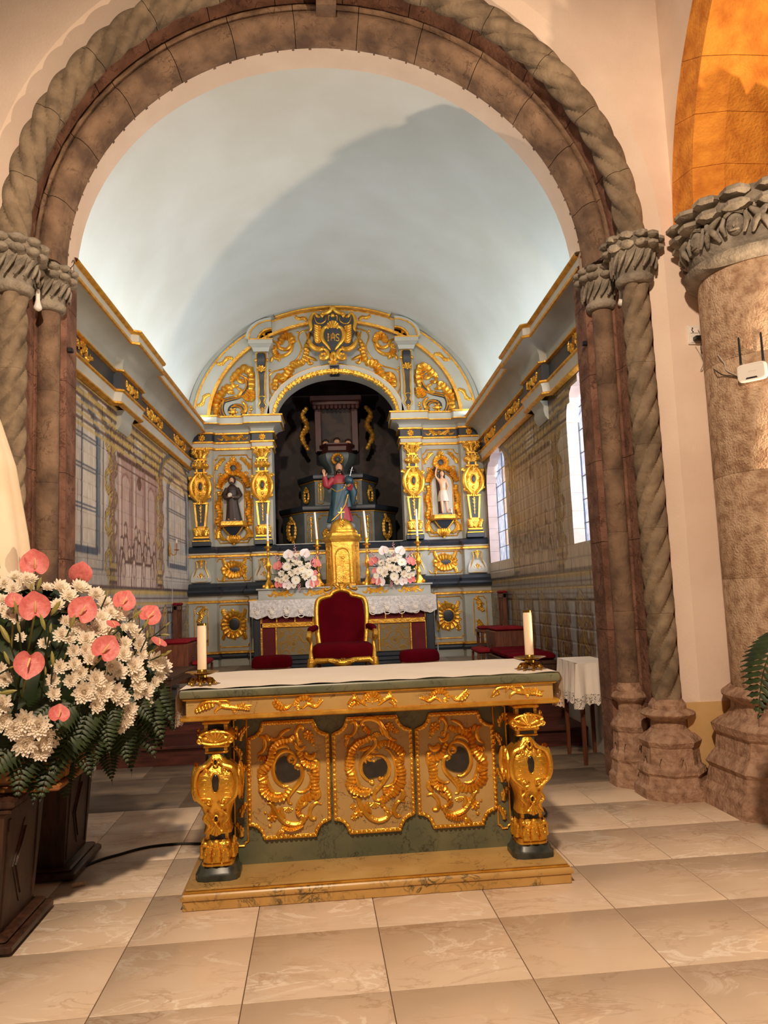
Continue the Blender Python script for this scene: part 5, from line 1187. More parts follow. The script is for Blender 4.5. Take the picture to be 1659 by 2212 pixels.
# the blessing figure in red and blue
T = thing('statue', 'painted statue of a bearded figure in red robe and blue mantle raising one hand', 'statue', (.02, 12.19, 2.592))
b = B()
for x, y, z, r in ((0, 0, .06, .15), (-.14, 0, .05, .1), (.14, .01, .05, .1), (.05, -.06, .1, .1), (-.06, -.05, .09, .1)): b.sph((x, y, z), r, r*.8, r*.62, 12, 8)
b.obj('cloud_base', 'cloud', T, smooth=70)
b = B(); robe(b, [(.13, .16, .1, .03, 0), (.22, .14, .09, .03, 0), (.45, .11, .085, .0, 0), (.62, .1, .08, -.01, 0), (.72, .115, .085, 0, 0), (.8, .125, .085, .0, 0), (.86, .1, .07, 0, 0), (.9, .045, .04, 0, 0)], 30, 10, .1)
b.tube([(-.1, 0, .82), (-.2, -.02, .7), (-.22, -.06, .72), (-.235, -.08, .86)], [.06, .06, .055, .04], 10); b.tube([(.1, 0, .82), (.19, -.03, .7), (.16, -.1, .66)], [.06, .055, .045], 10); b.obj('robe', 'robe_red', T, smooth=70)
b = B(); robe(b, [(.12, .17, .11, -.05, .01), (.3, .15, .11, -.03, .01), (.5, .135, .105, .0, .005), (.62, .14, .1, .03, .0)], 30, 7, .1, 2., .3)
b.loft([[(.02+(.15-.1*t)*math.cos(a)-.12*t+.0, -.03+.1*math.sin(a)*(1-.3*t), .72-.5*t) for a in [pi+.2+2.7*i/9 for i in range(10)]] for t in (0, .25, .5, .75, 1.)], False, False)
b.loft([[(.1+.07*math.cos(a)+.03*t, .03+.08*math.sin(a), .86-.5*t) for a in [2*pi*i/10 for i in range(10)]] for t in (0, .3, .6, 1)]); b.tube([(.16, -.04, .78), (.22, -.02, .6), (.2, 0, .42)], [.05, .07, .03], 9); b.obj('mantle', 'robe_blue', T, smooth=70)
b = B(); b.tube([(-.13, -.1, .66), (-.05, -.125, .6), (.06, -.12, .64), (.1, -.11, .72)], .008, 5); b.tube([(.13, -.1, .55), (.08, -.12, .38), (-.02, -.13, .24), (-.14, -.1, .14)], .009, 5); b.tube([(-.06, -.085, .74), (.02, -.095, .735), (.08, -.085, .75)], .008, 5); b.obj('gilded_hem', 'gold', T)
head(T, (0, -.015, 1.0), .075); hand(T, (-.235, -.085, .87), (-.15, -.1, 1), (.4, -1, 0), .11); hand(T, (.12, -.12, .68), (.5, -1, .2), (0, 0, 1), .1)
b = B(); b.sph((.15, -.12, .78), .075, n=16, k=12); o = b.obj('orb', 'robe_blue', T, smooth=80); b = B(); b.tube([(.17, -.12, .85), (.215, -.12, 1.0)], .005, 5); b.tube([(.175, -.12, .95), (.235, -.12, .935)], .005, 5); b.obj('orb_cross', 'silver', o)
for x in (-.05, .08): B().sph((x, -.13, .14), .025, .05, .02, 8, 5).obj('foot', 'skin', T, smooth=70)
# the friar
T = thing('statue', 'small painted statue of a hooded friar in brown habit holding a skull', 'statue', (-1.655, 11.86, 2.74))
b = B(); b.bbox(-.11, .11, -.07, .06, 0, .02, .005); b.obj('base', 'marble_black', T)
b = B(); robe(b, [(.02, .12, .075, .02, 0), (.1, .11, .07, .015, 0), (.3, .085, .06, 0, 0), (.42, .085, .06, 0, 0), (.5, .09, .06, 0, 0), (.55, .06, .05, 0, 0), (.58, .035, .035, 0, 0)], 26, 9, .12)
for s in (-1, 1): b.tube([(s*.075, 0, .52), (s*.125, -.03, .41), (s*.09, -.09, .37), (s*.04, -.1, .37)], [.035, .042, .04, .03], 9)
b.lathe([(.09, .5), (.085, .53), (.05, .565)], 16, (0, 0, 0), 1, .8); b.obj('habit', 'robe_brown', T, smooth=70)
head(T, (0, -.02, .64), .055, hair=False, hood='robe_brown'); hand(T, (-.06, -.1, .37), (1, -.4, 0), (0, 0, 1), .06); hand(T, (.06, -.1, .37), (-1, -.4, 0), (0, 0, 1), .06)
b = B(); b.sph((-.02, -.12, .405), .038, .045, .036, 10, 8); b.sph((-.03, -.15, .385), .022, .02, .02, 8, 5); b.obj('skull', 'bone', T, smooth=70)
for x in (.045, -.05): B().sph((x, -.085, .03), .018, .035, .012, 8, 4).obj('foot', 'skin', T, smooth=70)
# the bound martyr: one continuous body grown with a skin modifier
T = thing('statue', 'small painted statue of a nearly naked figure with one arm raised, in a loincloth', 'statue', (1.655, 11.86, 2.74))
b = B(); b.bbox(-.1, .12, -.07, .06, 0, .025, .006); b.obj('base', 'marble_black', T)
J = [((0, 0, .36), .048), ((.0, 0, .43), .042), ((-.005, 0, .5), .055), ((-.01, 0, .555), .05), ((-.015, -.005, .59), .022), ((-.015, -.01, .63), .03),
     ((-.065, 0, .56), .024), ((-.11, -.01, .62), .02), ((-.105, -.01, .7), .017), ((-.09, -.015, .745), .012), ((.05, 0, .55), .024), ((.085, .03, .47), .02), ((.06, .06, .4), .016), ((.03, .065, .38), .012),
     ((-.035, 0, .33), .04), ((-.03, -.02, .19), .03), ((-.025, -.005, .05), .017), ((-.025, -.05, .03), .014), ((.035, 0, .33), .04), ((.045, .0, .19), .03), ((.05, .01, .05), .017), ((.06, -.035, .03), .014)]
ED = [(0, 1), (1, 2), (2, 3), (3, 4), (4, 5), (3, 6), (6, 7), (7, 8), (8, 9), (3, 10), (10, 11), (11, 12), (12, 13), (0, 14), (14, 15), (15, 16), (16, 17), (0, 18), (18, 19), (19, 20), (20, 21)]
me = bpy.data.meshes.new('body'); me.from_pydata([j[0] for j in J], ED, []); me.materials.append(M['skin_pale']); bo = link('body', me, T)
sk = bo.modifiers.new('skin', 'SKIN'); sk.use_smooth_shade = True; sd = bo.modifiers.new('sub', 'SUBSURF'); sd.levels = sd.render_levels = 2
for v_, (_, r) in zip(me.skin_vertices[0].data, J): v_.radius = (r, r*.85)
me.skin_vertices[0].data[0].use_root = True
head(T, (-.01, -.015, .655), .045, skin='skin_pale', beard=False); hand(T, (-.09, -.015, .745), (.3, 0, 1), (0, -1, 0), .045, 'skin_pale'); hand(T, (.03, .065, .38), (-1, 0, -.3), (0, 1, 0), .045, 'skin_pale')
b = B(); robe(b, [(.22, .085, .06, .005, 0), (.3, .08, .06, 0, 0), (.36, .068, .055, 0, 0), (.39, .06, .05, 0, 0)], 24, 8, .12); b.obj('loincloth', 'loin', T, smooth=70)
b = B(); b.tube([(-.05, .055, .02), (-.06, .055, .3), (-.08, .05, .6), (-.12, .03, .78)], [.03, .025, .022, .014], 8); b.tube([(-.1, .04, .7), (-.16, .03, .74)], .01, 6); b.obj('tree_trunk', 'hair', T, smooth=70)
b = B(); b.sph((.09, -.05, .065), .03, .012, .04, 10, 8); b.obj('small_shield', 'bone', T); b = B(); b.box(.087, .093, -.065, -.058, .03, .1); b.box(.068, .112, -.065, -.058, .068, .074); b.obj('shield_cross', 'red_panel', T)

# ================================================================ SEATS AND SIDE FURNITURE
CHR = thing('throne_chair', 'gilded armchair with crimson velvet seat and back behind the front altar', 'chair', (-.008, 9.08, .361))
bk = [(-.27, .0), (-.3, .3), (-.305, .5), (-.28, .62), (-.2, .655), (-.13, .67), (-.1, .71), (0, .74)]
out = bk+[(-x, z) for x, z in reversed(bk[:-1])]
so = cr(out, 4); by = lambda z: .23+.16*z
b = B(); b.prism([(x*.9, .52+z*.94) for x, z in so], .0, .03); b.xf(lambda x, y, z: (x, by(z-.5)+y*(1 if y > .01 else 1)-.02-.03*(y < .01)*max(0, 1-(x/.26)**4), z)); b.obj('back_upholstery', 'velvet', CHR)
b = B(); P = [(x, by(z), .5+z) for x, z in so]; b.tube(P+[], .032, 8); b.tube([P[0]]+[(x, by(0), .5+.03*math.cos(x*5)) for x in (-.15, 0, .15)]+[P[-1]], .032, 8); b.obj('back_frame', 'gold', CHR, smooth=60)
R = Relief(by(.78)-.02); R.fan(0, 1.24, .1, 30, 150, 6); R.leaf(0, 1.24, .11, 90, 0, 3, .018); R.ball(0, 1.24, .03)
for q in (-1, 1): R.stroke(cr([(q*.05, 1.27), (q*.1, 1.31), (q*.12, 1.26), (q*.19, 1.24), (q*.185, 1.28)], 5), .02, 1.2); R.stroke(cr([(q*.02, 1.245), (q*.08, 1.225), (q*.14, 1.2), (q*.21, 1.17)], 4), .018, 1.1); R.leaf(q*.21, 1.14, .1, 120 if q > 0 else 60, .5*q, 3, .012)
R.obj('back_crest', 'gold', CHR)
b = B(); rings = []
for z, k in ((.46, .96), (.5, 1.), (.55, 1.), (.59, .95), (.615, .82), (.625, .5)): rings.append([(.36*k*math.copysign(abs(math.cos(a))**.45, math.cos(a)), -.0+.3*k*math.copysign(abs(math.sin(a))**.45, math.sin(a))-.02, z+.02*(math.sin(a) < 0)*0) for a in [2*pi*i/32 for i in range(32)]])
b.loft(rings); b.obj('seat', 'velvet', CHR, smooth=60)
b = B(); b.tube([(-.36, -.31, .38), (-.3, -.33, .44), (-.12, -.335, .44), (-.08, -.335, .42), (0, -.34, .405), (.08, -.335, .42), (.12, -.335, .44), (.3, -.33, .44), (.36, -.31, .38)], [.03, .035, .03, .04, .045, .04, .03, .035, .03], 8)
for q in (-1, 1): b.tube([(q*.355, -.3, .44), (q*.34, 0, .45), (q*.3, .24, .46)], .032, 8)
b.tube([(-.3, .25, .45), (.3, .25, .45)], .03, 8); b.obj('seat_rail', 'gold', CHR, smooth=60)
carve('rail_carving', CHR, -.365, lambda R: R.fan(0, .4, .07, 20, 160, 6).leaf(.05, .43, .14, 0, .2, 4, .012).leaf(-.05, .43, .14, 180, -.2, 4, .012))
for q in (-1, 1):
    b = B(); b.tube([(q*.36, -.31, .46), (q*.375, -.33, .34), (q*.35, -.31, .2), (q*.35, -.31, .08), (q*.37, -.34, .02), (q*.37, -.34, .0)], [.04, .042, .03, .025, .034, .03], 9); b.obj('leg', 'gold', CHR, smooth=60)
    b = B(); b.tube([(q*.3, .26, .5), (q*.28, .3, .2), (q*.28, .31, 0)], [.028, .026, .022], 8); b.obj('leg', 'wood_brown', CHR, smooth=60)
    b = B(); b.tube([(q*.3, .22, .78), (q*.345, .1, .76), (q*.375, -.08, .75), (q*.385, -.2, .74), (q*.385, -.25, .7), (q*.375, -.23, .66)], [.02, .022, .026, .03, .035, .02], 8); b.tube([(q*.375, -.19, .73), (q*.36, -.15, .62), (q*.365, -.22, .53), (q*.36, -.25, .46)], [.028, .022, .024, .03], 8); o = b.obj('armrest', 'gold', CHR, smooth=60)
    b = B(); b.tube([(q*.31, .18, .8), (q*.345, .08, .79), (q*.37, -.05, .78), (q*.375, -.1, .77)], [.03, .038, .038, .02], 9); b.obj('arm_pad', 'velvet', o, smooth=60)
ks = None
for u_, w in ((-.965, 'left'), (1.03, 'right')):
    T = thing('kneeling_stool', 'low crimson velvet kneeling stool to the %s of the gilded armchair' % w, 'stool', (u_, 10.5, .54), group='kneeling stools')
    b = B(); b.loft([[(.27*k*math.copysign(abs(math.cos(a))**.4, math.cos(a)), .17*k*math.copysign(abs(math.sin(a))**.4, math.sin(a)), z) for a in [2*pi*i/28 for i in range(28)]] for z, k in ((.07, .97), (.09, 1.), (.15, 1.), (.19, .95), (.215, .85), (.225, .55))]); b.obj('cushion', 'velvet', T, smooth=60)
    B().bbox(-.25, .25, -.15, .15, .04, .075, .005).obj('frame', 'wood_brown', T)
    for x in (-.21, .21):
        for y in (-.12, .12): B().lathe([(.02, 0), (.028, .015), (.02, .045)], 10, (x, y, 0)).obj('foot', 'gold_red', T)
for s, w in ((-1, 'left'), (1, 'right')):
    T = thing('prie_dieu', 'dark wooden prayer desk with red padded top against the %s chancel wall' % w, 'prayer desk', (s*2.1, 9.85, .54), group='prayer desks')
    b = B(); b.bbox(-.2, .2, -.3, .3, 0, .47, .008); b.bbox(-.215, .215, -.31, .31, 0, .05, .006); b.obj('desk_body', 'wood_brown', T)
    b = B(); b.bbox(-.19, .19, -.29, .29, .47, .52, .02); b.obj('arm_cushion', 'velvet_red', T)
    R = Relief(0); R.leaf(0, .2, .12, 90, .3, 3, .01); R.leaf(0, .28, .12, 270, .3, 3, .01); R.obj('carved_emblem', 'wood_dark', T, (-s*.201, 0, 0), s*-pi/2)
    b = B(); x0, x1 = sorted((-s*.23, -s*.42)); b.bbox(x0, x1, -.26, .26, .2, .26, .02); b.obj('kneeler_pad', 'velvet_red', T)
    for y in (-.22, .22): B().box(-s*.4-.015, -s*.4+.015, y-.015, y+.015, 0, .2).obj('kneeler_leg', 'wood_brown', T)
    T = thing('side_chair', 'wooden chair with slatted back and red cushions behind the %s prayer desk' % w, 'chair', (s*2.1, 10.75, .54), s*0., group='chairs behind the prayer desks')
    for x in (-.17, .17):
        for y in (-.17, .17): B().box(x-.02, x+.02, y-.02, y+.02, 0, .42 if x*s < 0 else .95).obj('leg', 'wood_brown', T)
    B().bbox(-.2, .2, -.2, .2, .41, .45, .006).obj('seat', 'wood_brown', T); B().bbox(-.19, .19, -.19, .19, .45, .49, .02).obj('seat_cushion', 'velvet_red', T)
    for k in range(4): y = -.1+k*.066; B().box(s*.17-.01, s*.17+.01, y-.012, y+.012, .5, .9).obj('back_slat', 'wood_brown', T)
    B().bbox(s*.17-.02, s*.17+.02, -.19, .19, .88, .94, .004).obj('back_rail', 'wood_brown', T); B().bbox(s*.17-.035, s*.17+.035, -.2, .2, .94, .98, .015).obj('top_pad', 'velvet_red', T)
    # long benches along the walls, one foot on the lower step
    T = thing('wall_bench', 'long dark bench '+('with red seat cushions along the right wall' if s > 0 else 'half hidden behind the large flower arrangement'), 'bench', (s*2.02, 8.35, .36), group='benches along the chancel walls')
    b = B(); b.bbox(-.25, .25, -.28, 1.0, .36, .4, .006); b.obj('seat', 'wood_dark', T)
    b = B(); b.box(-.24, .24, -.27, 1.0, .3, .36); b.obj('seat_frame', 'wood_dark', T)
    for y in (-.2, .9):
        for x in (-.2, .2): B().box(x-.025, x+.025, y-.025, y+.025, 0, .36).obj('leg', 'wood_dark', T)
    if s > 0:
        for k in range(3): tag(B().bbox(-.24, .24, -.2, .2, 0, .075, .025).obj('seat_cushion', 'velvet', loc=(s*2.02-.0, 8.3+k*.415, .761)), 'crimson bench cushion, %s from the lace-covered table' % ('nearest', 'second', 'third')[k], 'cushion', 'cushions on the right bench')
ST = thing('side_table', 'small table under a white lace cloth beside the right pier', 'table', (2.165, 6.85, 0))
B().bbox(-.15, .15, -.3, .3, .82, .86, .006).obj('tabletop', 'wood_brown', ST)
for x in (-.12, .12):
    for y in (-.24, .24): B().loft([[(x+a*.02, y+c_*.02, .82) for a, c_ in ((-1, -1), (1, -1), (1, 1), (-1, 1))], [(x+a*.014, y+c_*.014, 0) for a, c_ in ((-1, -1), (1, -1), (1, 1), (-1, 1))]]).obj('leg', 'wood_brown', ST)
TC = thing('side_table_cloth', 'white cloth with a lace border covering the small table', 'cloth', (2.165, 6.85, .862))
B().box(-.162, .155, -.312, .312, 0, .004).obj('cloth_top', 'cloth', TC)
def skirt(u, w, z0, z1, sc):
    p = u*1.66
    x, y = (-.16, .31-.62*min(1, p/1.0)) if p < 1 else (-.16+.315*(p-1)/.66, -.31)
    k = (.02+.018*math.sin(u*34)+.008*math.sin(u*71))*((z0+(z1-z0)*w)/.3+.1); nx, ny = (-1, 0) if p < 1 else (0, -1)
    q = math.exp(-((p-1)/.05)**2); z = z0+(z1-z0)*w-(sc*abs(math.sin(u*40)) if w > .95 else 0)
    return (x+nx*k-q*.02, y+ny*k-q*.02, .002-z*(1+.12*q))
B().grid(lambda u, w: skirt(u, w, 0, .26, 0), 90, 6).obj('cloth_skirt', 'cloth', TC, smooth=60); B().grid(lambda u, w: skirt(u, w, .26, .36, .03), 120, 5).obj('lace_border', 'lace', TC, smooth=60)
# ---- wall sconce with its cable
SN = thing('wall_sconce', 'gilded wall light with a candle bulb on the painted left window', 'sconce', (-2.32, 10.44, 2.22))
b = B(); b.lathe([(.005, -.09), (.02, -.06), (.03, 0), (.02, .07), (.005, .12)], 10, (.012, 0, 0), .5, 1.); b.tube([(.02, 0, -.02), (.06, -.01, -.06), (.1, -.02, -.05), (.11, -.02, .0)], .007, 6); b.lathe([(.008, .0), (.035, .01), (.04, .015), (.01, .02)], 12, (.11, -.02, 0)); b.obj('arm', 'gold_red', SN, smooth=50)
b = B(); b.lathe([(.011, .02), (.011, .1), (.009, .102)], 10, (.11, -.02, 0)); b.obj('candle_tube', 'wood_tan', SN); b = B(); b.lathe([(.006, .1), (.012, .12), (.008, .145), (.002, .16)], 10, (.11, -.02, 0)); b.obj('bulb', 'white_plastic', SN)
tag(B().tube([(-2.312, 10.42, 2.15), (-2.314, 10.43, 1.95), (-2.31, 10.5, 1.93), (-2.314, 10.6, 1.85), (-2.314, 10.62, 1.6), (-2.314, 10.55, 1.4)], .004, 5).obj('sconce_cable', 'cable_grey'), 'thin white cable hanging below the gilded wall light', 'cable')
# ================================================================ FRONT ALTAR (nave frame)
FA = thing('front_altar', 'marbled altar table with gilded rococo panels and scrolled corner pillars', 'altar', (.29, 3.985, 0), nave=True)
W = .988
b = B(); b.bbox(-W+.006, W-.006, .006, .86, 0, .05, .004); b.loft([[(sx*(W-i), i if sy < 0 else .866-i, z) for sx, sy in ((-1, -1), (1, -1), (1, 1), (-1, 1))] for z, i in ((.05, .0), (.06, -.004), (.07, -.002), (.08, .008))]); b.obj('plinth', 'marble_base', FA)
b = B(); b.bbox(-W+.012, W-.012, .012, .85, .08, .089, .003); b.obj('gilded_fillet', 'gold_red', FA)
B().bbox(-W+.02, W-.02, .02, .845, .089, .102, .004).obj('plinth_top', 'marble_tan', FA)
B().box(-.79, .79, .32, .78, .102, .906).obj('altar_body', 'marble_green', FA)
b = B(); b.bbox(-.965, .96, .06, .94, .924, 1.012, .003); b.obj('frieze', 'marble_tan', FA)
for z0, z1, e in ((.904, .926, .022), (1.006, 1.018, .012)): B().bbox(-.97-e, .965+e, .055-e, .94+e, z0, z1, .005).obj('gilded_moulding', 'gold_red', FA)
b = B(); P = [(-.992, .032), (.992, .032), (.992, .98), (-.992, .98)]; b.loft([[(x*(1-i*.1), .5+(y-.5)*(1-i*.2), z) for x, y in P] for z, i in ((1.018, .08), (1.024, .02), (1.034, 0), (1.05, 0), (1.06, .06))]); b.obj('tabletop', 'marble_green', FA, smooth=60)
Y3 = .305
def TP(x, y, cx, mx):                                  # panel tracing: 1401x2212 crop of a panel -> altar front
    return (cx+mx*(x-665)*.000342, .535-(y-1120+(x-665)*mx*.028)*.000334)
def traced(R, bands, strokes, flowers, fans, knobs):
    for P, w, n in bands: R.band(cr(P, 4), w*1.22, n, .34, depth=.022)
    for P, w in strokes: R.stroke(cr(P, 5), w*1.2, 1.15)
    for x, y, r in flowers:
        for k in range(7): a = 2*pi*k/7; R.stroke([(x+r*q*math.cos(a), y+r*q*math.sin(a)) for q in (.15, .5, .85, 1)], r*.00011, 1.)
        R.ball(x, y, .009, 1.2)
    for x, y, r, a0, a1 in fans:
        for k in range(6): a = math.radians(a0+(a1-a0)*k/5); R.stroke([(x+r*q*math.cos(a), y+r*q*math.sin(a)) for q in (.1, .5, .85, 1)], r*.00008, 1., 'start')
    for x, y, r in knobs: R.ball(x, y, r)
SIDE = dict(
 bands=[([(760, 430), (690, 490), (590, 500), (490, 540), (420, 610), (390, 700), (370, 800), (320, 890), (250, 960), (220, 1040), (250, 1130), (235, 1240), (280, 1330), (360, 1400), (470, 1430), (570, 1410), (640, 1330), (690, 1255)], .05, 30),
        ([(800, 680), (850, 750), (890, 850), (980, 920), (1060, 940), (1075, 1030), (1055, 1130), (1060, 1250), (1040, 1350), (980, 1400), (880, 1430), (830, 1500), (770, 1600)], .045, 22), ([(530, 1850), (640, 1900), (760, 1890), (880, 1840)], .026, 9), ([(770, 1610), (800, 1660), (830, 1700)], .03, 4), ([(190, 760), (240, 790), (320, 760)], .03, 4)],
 strokes=[([(740, 850), (690, 850), (665, 800), (690, 755), (745, 755), (775, 810), (740, 880), (715, 885)], .0095), ([(770, 790), (740, 715), (640, 675), (540, 700), (465, 780), (425, 890), (420, 1000), (450, 1100), (510, 1180), (590, 1230), (660, 1220)], .011),
          ([(790, 970), (765, 940), (790, 905), (845, 925), (875, 1000), (868, 1090), (820, 1180), (740, 1270), (680, 1350), (645, 1420), (655, 1490), (710, 1510)], .011), ([(210, 430), (280, 460), (305, 560), (270, 660), (180, 720)], .011), ([(300, 400), (350, 470), (380, 530)], .01), ([(400, 440), (420, 490), (510, 475), (560, 400), (640, 350), (710, 325)], .01),
          ([(830, 600), (815, 480), (795, 370), (850, 290), (900, 320), (890, 370)], .01), ([(765, 530), (800, 620), (870, 655), (935, 600)], .01), ([(940, 690), (950, 760), (1040, 785), (1100, 715)], .014), ([(1050, 830), (1120, 860), (1130, 960), (1110, 1080)], .01),
          ([(310, 1485), (370, 1490), (430, 1590), (500, 1700), (600, 1790), (740, 1830), (850, 1800), (890, 1740), (855, 1700), (830, 1730)], .013), ([(380, 1560), (430, 1640), (520, 1750)], .008), ([(550, 1550), (530, 1640), (590, 1720)], .012), ([(500, 1570), (520, 1660), (560, 1740)], .009), ([(600, 1900), (520, 1920), (460, 1990), (470, 2010)], .009), ([(600, 1910), (540, 1950), (570, 1990)], .008),
          ([(1170, 1530), (1090, 1500), (1010, 1560), (975, 1650), (1000, 1740), (1065, 1750), (1050, 1720)], .01), ([(1110, 1290), (1130, 1380), (1060, 1470)], .012), ([(890, 1440), (930, 1490), (840, 1560), (830, 1620)], .01), ([(900, 1700), (940, 1750)], .01), ([(780, 1310), (850, 1330), (960, 1280), (1010, 1180), (1010, 1080), (960, 1010)], .008), ([(310, 1010), (330, 1150), (390, 1290), (470, 1340), (550, 1330)], .008), ([(440, 700), (470, 640), (560, 600), (640, 600), (680, 660)], .008)],
 flowers=[(985, 430, 85), (390, 1700, 85), (1040, 520, 50), (850, 540, 50)], fans=[(645, 1560, 75, 30, 170)], knobs=[(1070, 590, .008), (700, 790, .009), (850, 1740, .009), (1050, 1740, .008), (285, 1635, .008), (350, 1840, .01)])
CENT = dict(
 bands=[([(640, 510), (560, 560), (450, 600), (350, 680), (300, 780), (280, 900), (260, 1010), (300, 1100), (290, 1200), (270, 1300), (330, 1370), (430, 1420), (540, 1430), (640, 1380)], .05, 26),
        ([(750, 710), (850, 640), (960, 670), (1060, 740), (1120, 840), (1070, 930), (1090, 1030), (1100, 1130), (1100, 1230), (1060, 1320), (980, 1410), (880, 1470), (800, 1540), (790, 1640)], .048, 26), ([(520, 370), (580, 430), (640, 470)], .03, 4), ([(820, 1330), (850, 1430), (930, 1400), (980, 1300)], .03, 6)],
 strokes=[([(660, 600), (650, 560), (690, 545), (715, 600), (690, 680), (600, 760), (520, 850), (470, 950), (470, 1060), (510, 1150), (590, 1220), (670, 1220)], .011), ([(700, 830), (800, 835), (880, 900), (920, 1000), (900, 1120), (850, 1200), (780, 1290), (700, 1370), (660, 1440), (680, 1520), (760, 1530), (750, 1490)], .011), ([(640, 920), (600, 900), (590, 860), (630, 850), (640, 880)], .008), ([(560, 960), (540, 880), (600, 830), (660, 820)], .009), ([(770, 1150), (750, 1190), (790, 1200), (810, 1160)], .008), ([(590, 1230), (640, 1260), (660, 1230)], .009),
          ([(540, 340), (505, 320), (510, 265), (570, 235), (680, 235), (780, 285), (850, 390), (910, 480), (960, 560), (1060, 600)], .013), ([(780, 310), (810, 400), (850, 520)], .009), ([(830, 380), (880, 480), (960, 580)], .009), ([(340, 320), (340, 280), (390, 280), (410, 340), (390, 420), (330, 500), (240, 490)], .01), ([(300, 520), (250, 600), (245, 690)], .012), ([(240, 480), (250, 530), (310, 520)], .01),
          ([(310, 1475), (380, 1480), (440, 1580), (500, 1700), (590, 1800), (720, 1850), (840, 1820), (890, 1760), (860, 1720), (830, 1750)], .013), ([(560, 1550), (540, 1640), (610, 1730)], .012), ([(400, 1560), (450, 1650), (540, 1770)], .009), ([(1160, 1580), (1080, 1550), (1000, 1620), (975, 1720), (1020, 1800), (1090, 1800)], .01), ([(1090, 1370), (1140, 1430), (1100, 1520), (1050, 1560)], .012), ([(800, 1640), (850, 1680), (900, 1720)], .01), ([(440, 700), (480, 640), (580, 590)], .008), ([(360, 900), (360, 1050), (400, 1200), (440, 1310), (540, 1350), (570, 1330)], .008), ([(860, 720), (940, 760), (1000, 880), (1030, 1010), (1020, 1180), (960, 1290), (820, 1330)], .008), ([(440, 740), (540, 720), (640, 680)], .009)],
 flowers=[(950, 370, 80), (410, 1710, 85), (1050, 440, 55), (330, 1790, 55), (320, 1620, 50)], fans=[(740, 540, 90, 200, 320), (665, 1570, 85, 20, 170), (690, 790, 60, 200, 340)], knobs=[(920, 1755, .011), (450, 330, .01), (535, 325, .009), (845, 1765, .01), (1050, 1790, .009), (680, 830, .011), (680, 920, .009)])
MIRS = [(465, 880), (520, 790), (600, 755), (655, 790), (700, 865), (740, 900), (760, 965), (800, 985), (855, 980), (845, 1060), (790, 1120), (720, 1150), (650, 1165), (570, 1170), (500, 1110), (458, 1010)]
MIRC = [(505, 960), (540, 920), (600, 900), (640, 922), (690, 930), (740, 892), (810, 880), (870, 920), (885, 1000), (870, 1090), (820, 1150), (760, 1152), (700, 1168), (640, 1182), (570, 1185), (520, 1130), (500, 1050)]
for k, (cx, mx, D, MR, lb) in enumerate(((-.46, 1, SIDE, MIRS, 'left'), (0, 1, CENT, MIRC, 'centre'), (.46, -1, SIDE, MIRS, 'right'))):
    p = bpy.data.objects.new('panel', None); COL.objects.link(p); p.parent = FA; p['label'] = '%s front panel with gilded rocaille round a dark mirror' % lb
    x0, x1, z0, z1 = cx-.213, cx+.213, .235, .835
    b = B(); b.prism(notched(x0, x1, z0, z1, .075, 8), Y3+.002, Y3+.02); b.obj('panel_field', 'marble_tan', p)
    R = Relief(Y3+.003); O = notched(x0, x1, z0, z1, .075, 8); frame(R, O, .011, .4); I = notched(x0+.012, x1-.012, z0+.012, z1-.012, .07, 8)
    PP = O+[O[0]]; L = 0; nxt = 0                       # beaded border
    for (ax, az), (bx, bz) in zip(PP[:-1], PP[1:]):
        d = math.hypot(bx-ax, bz-az); t = nxt-L
        while t < d:
            x, z = ax+(bx-ax)*t/d, az+(bz-az)*t/d; R.sph((x, R.y-.006, z), .0112, .009, .0095, 7, 5)
            t += .026; nxt += .026
        L += d
    R.obj('beaded_border', 'gold', p)
    R = Relief(Y3, lambda x, y: TP(x, y, cx, mx)); traced(R, **D); R.obj('rocaille', 'gold', p)
    b = B(); b.prism([TP(x, y, cx, mx) for x, y in MR], Y3-.006, Y3+.004); b.obj('mirror', 'mirror', p)
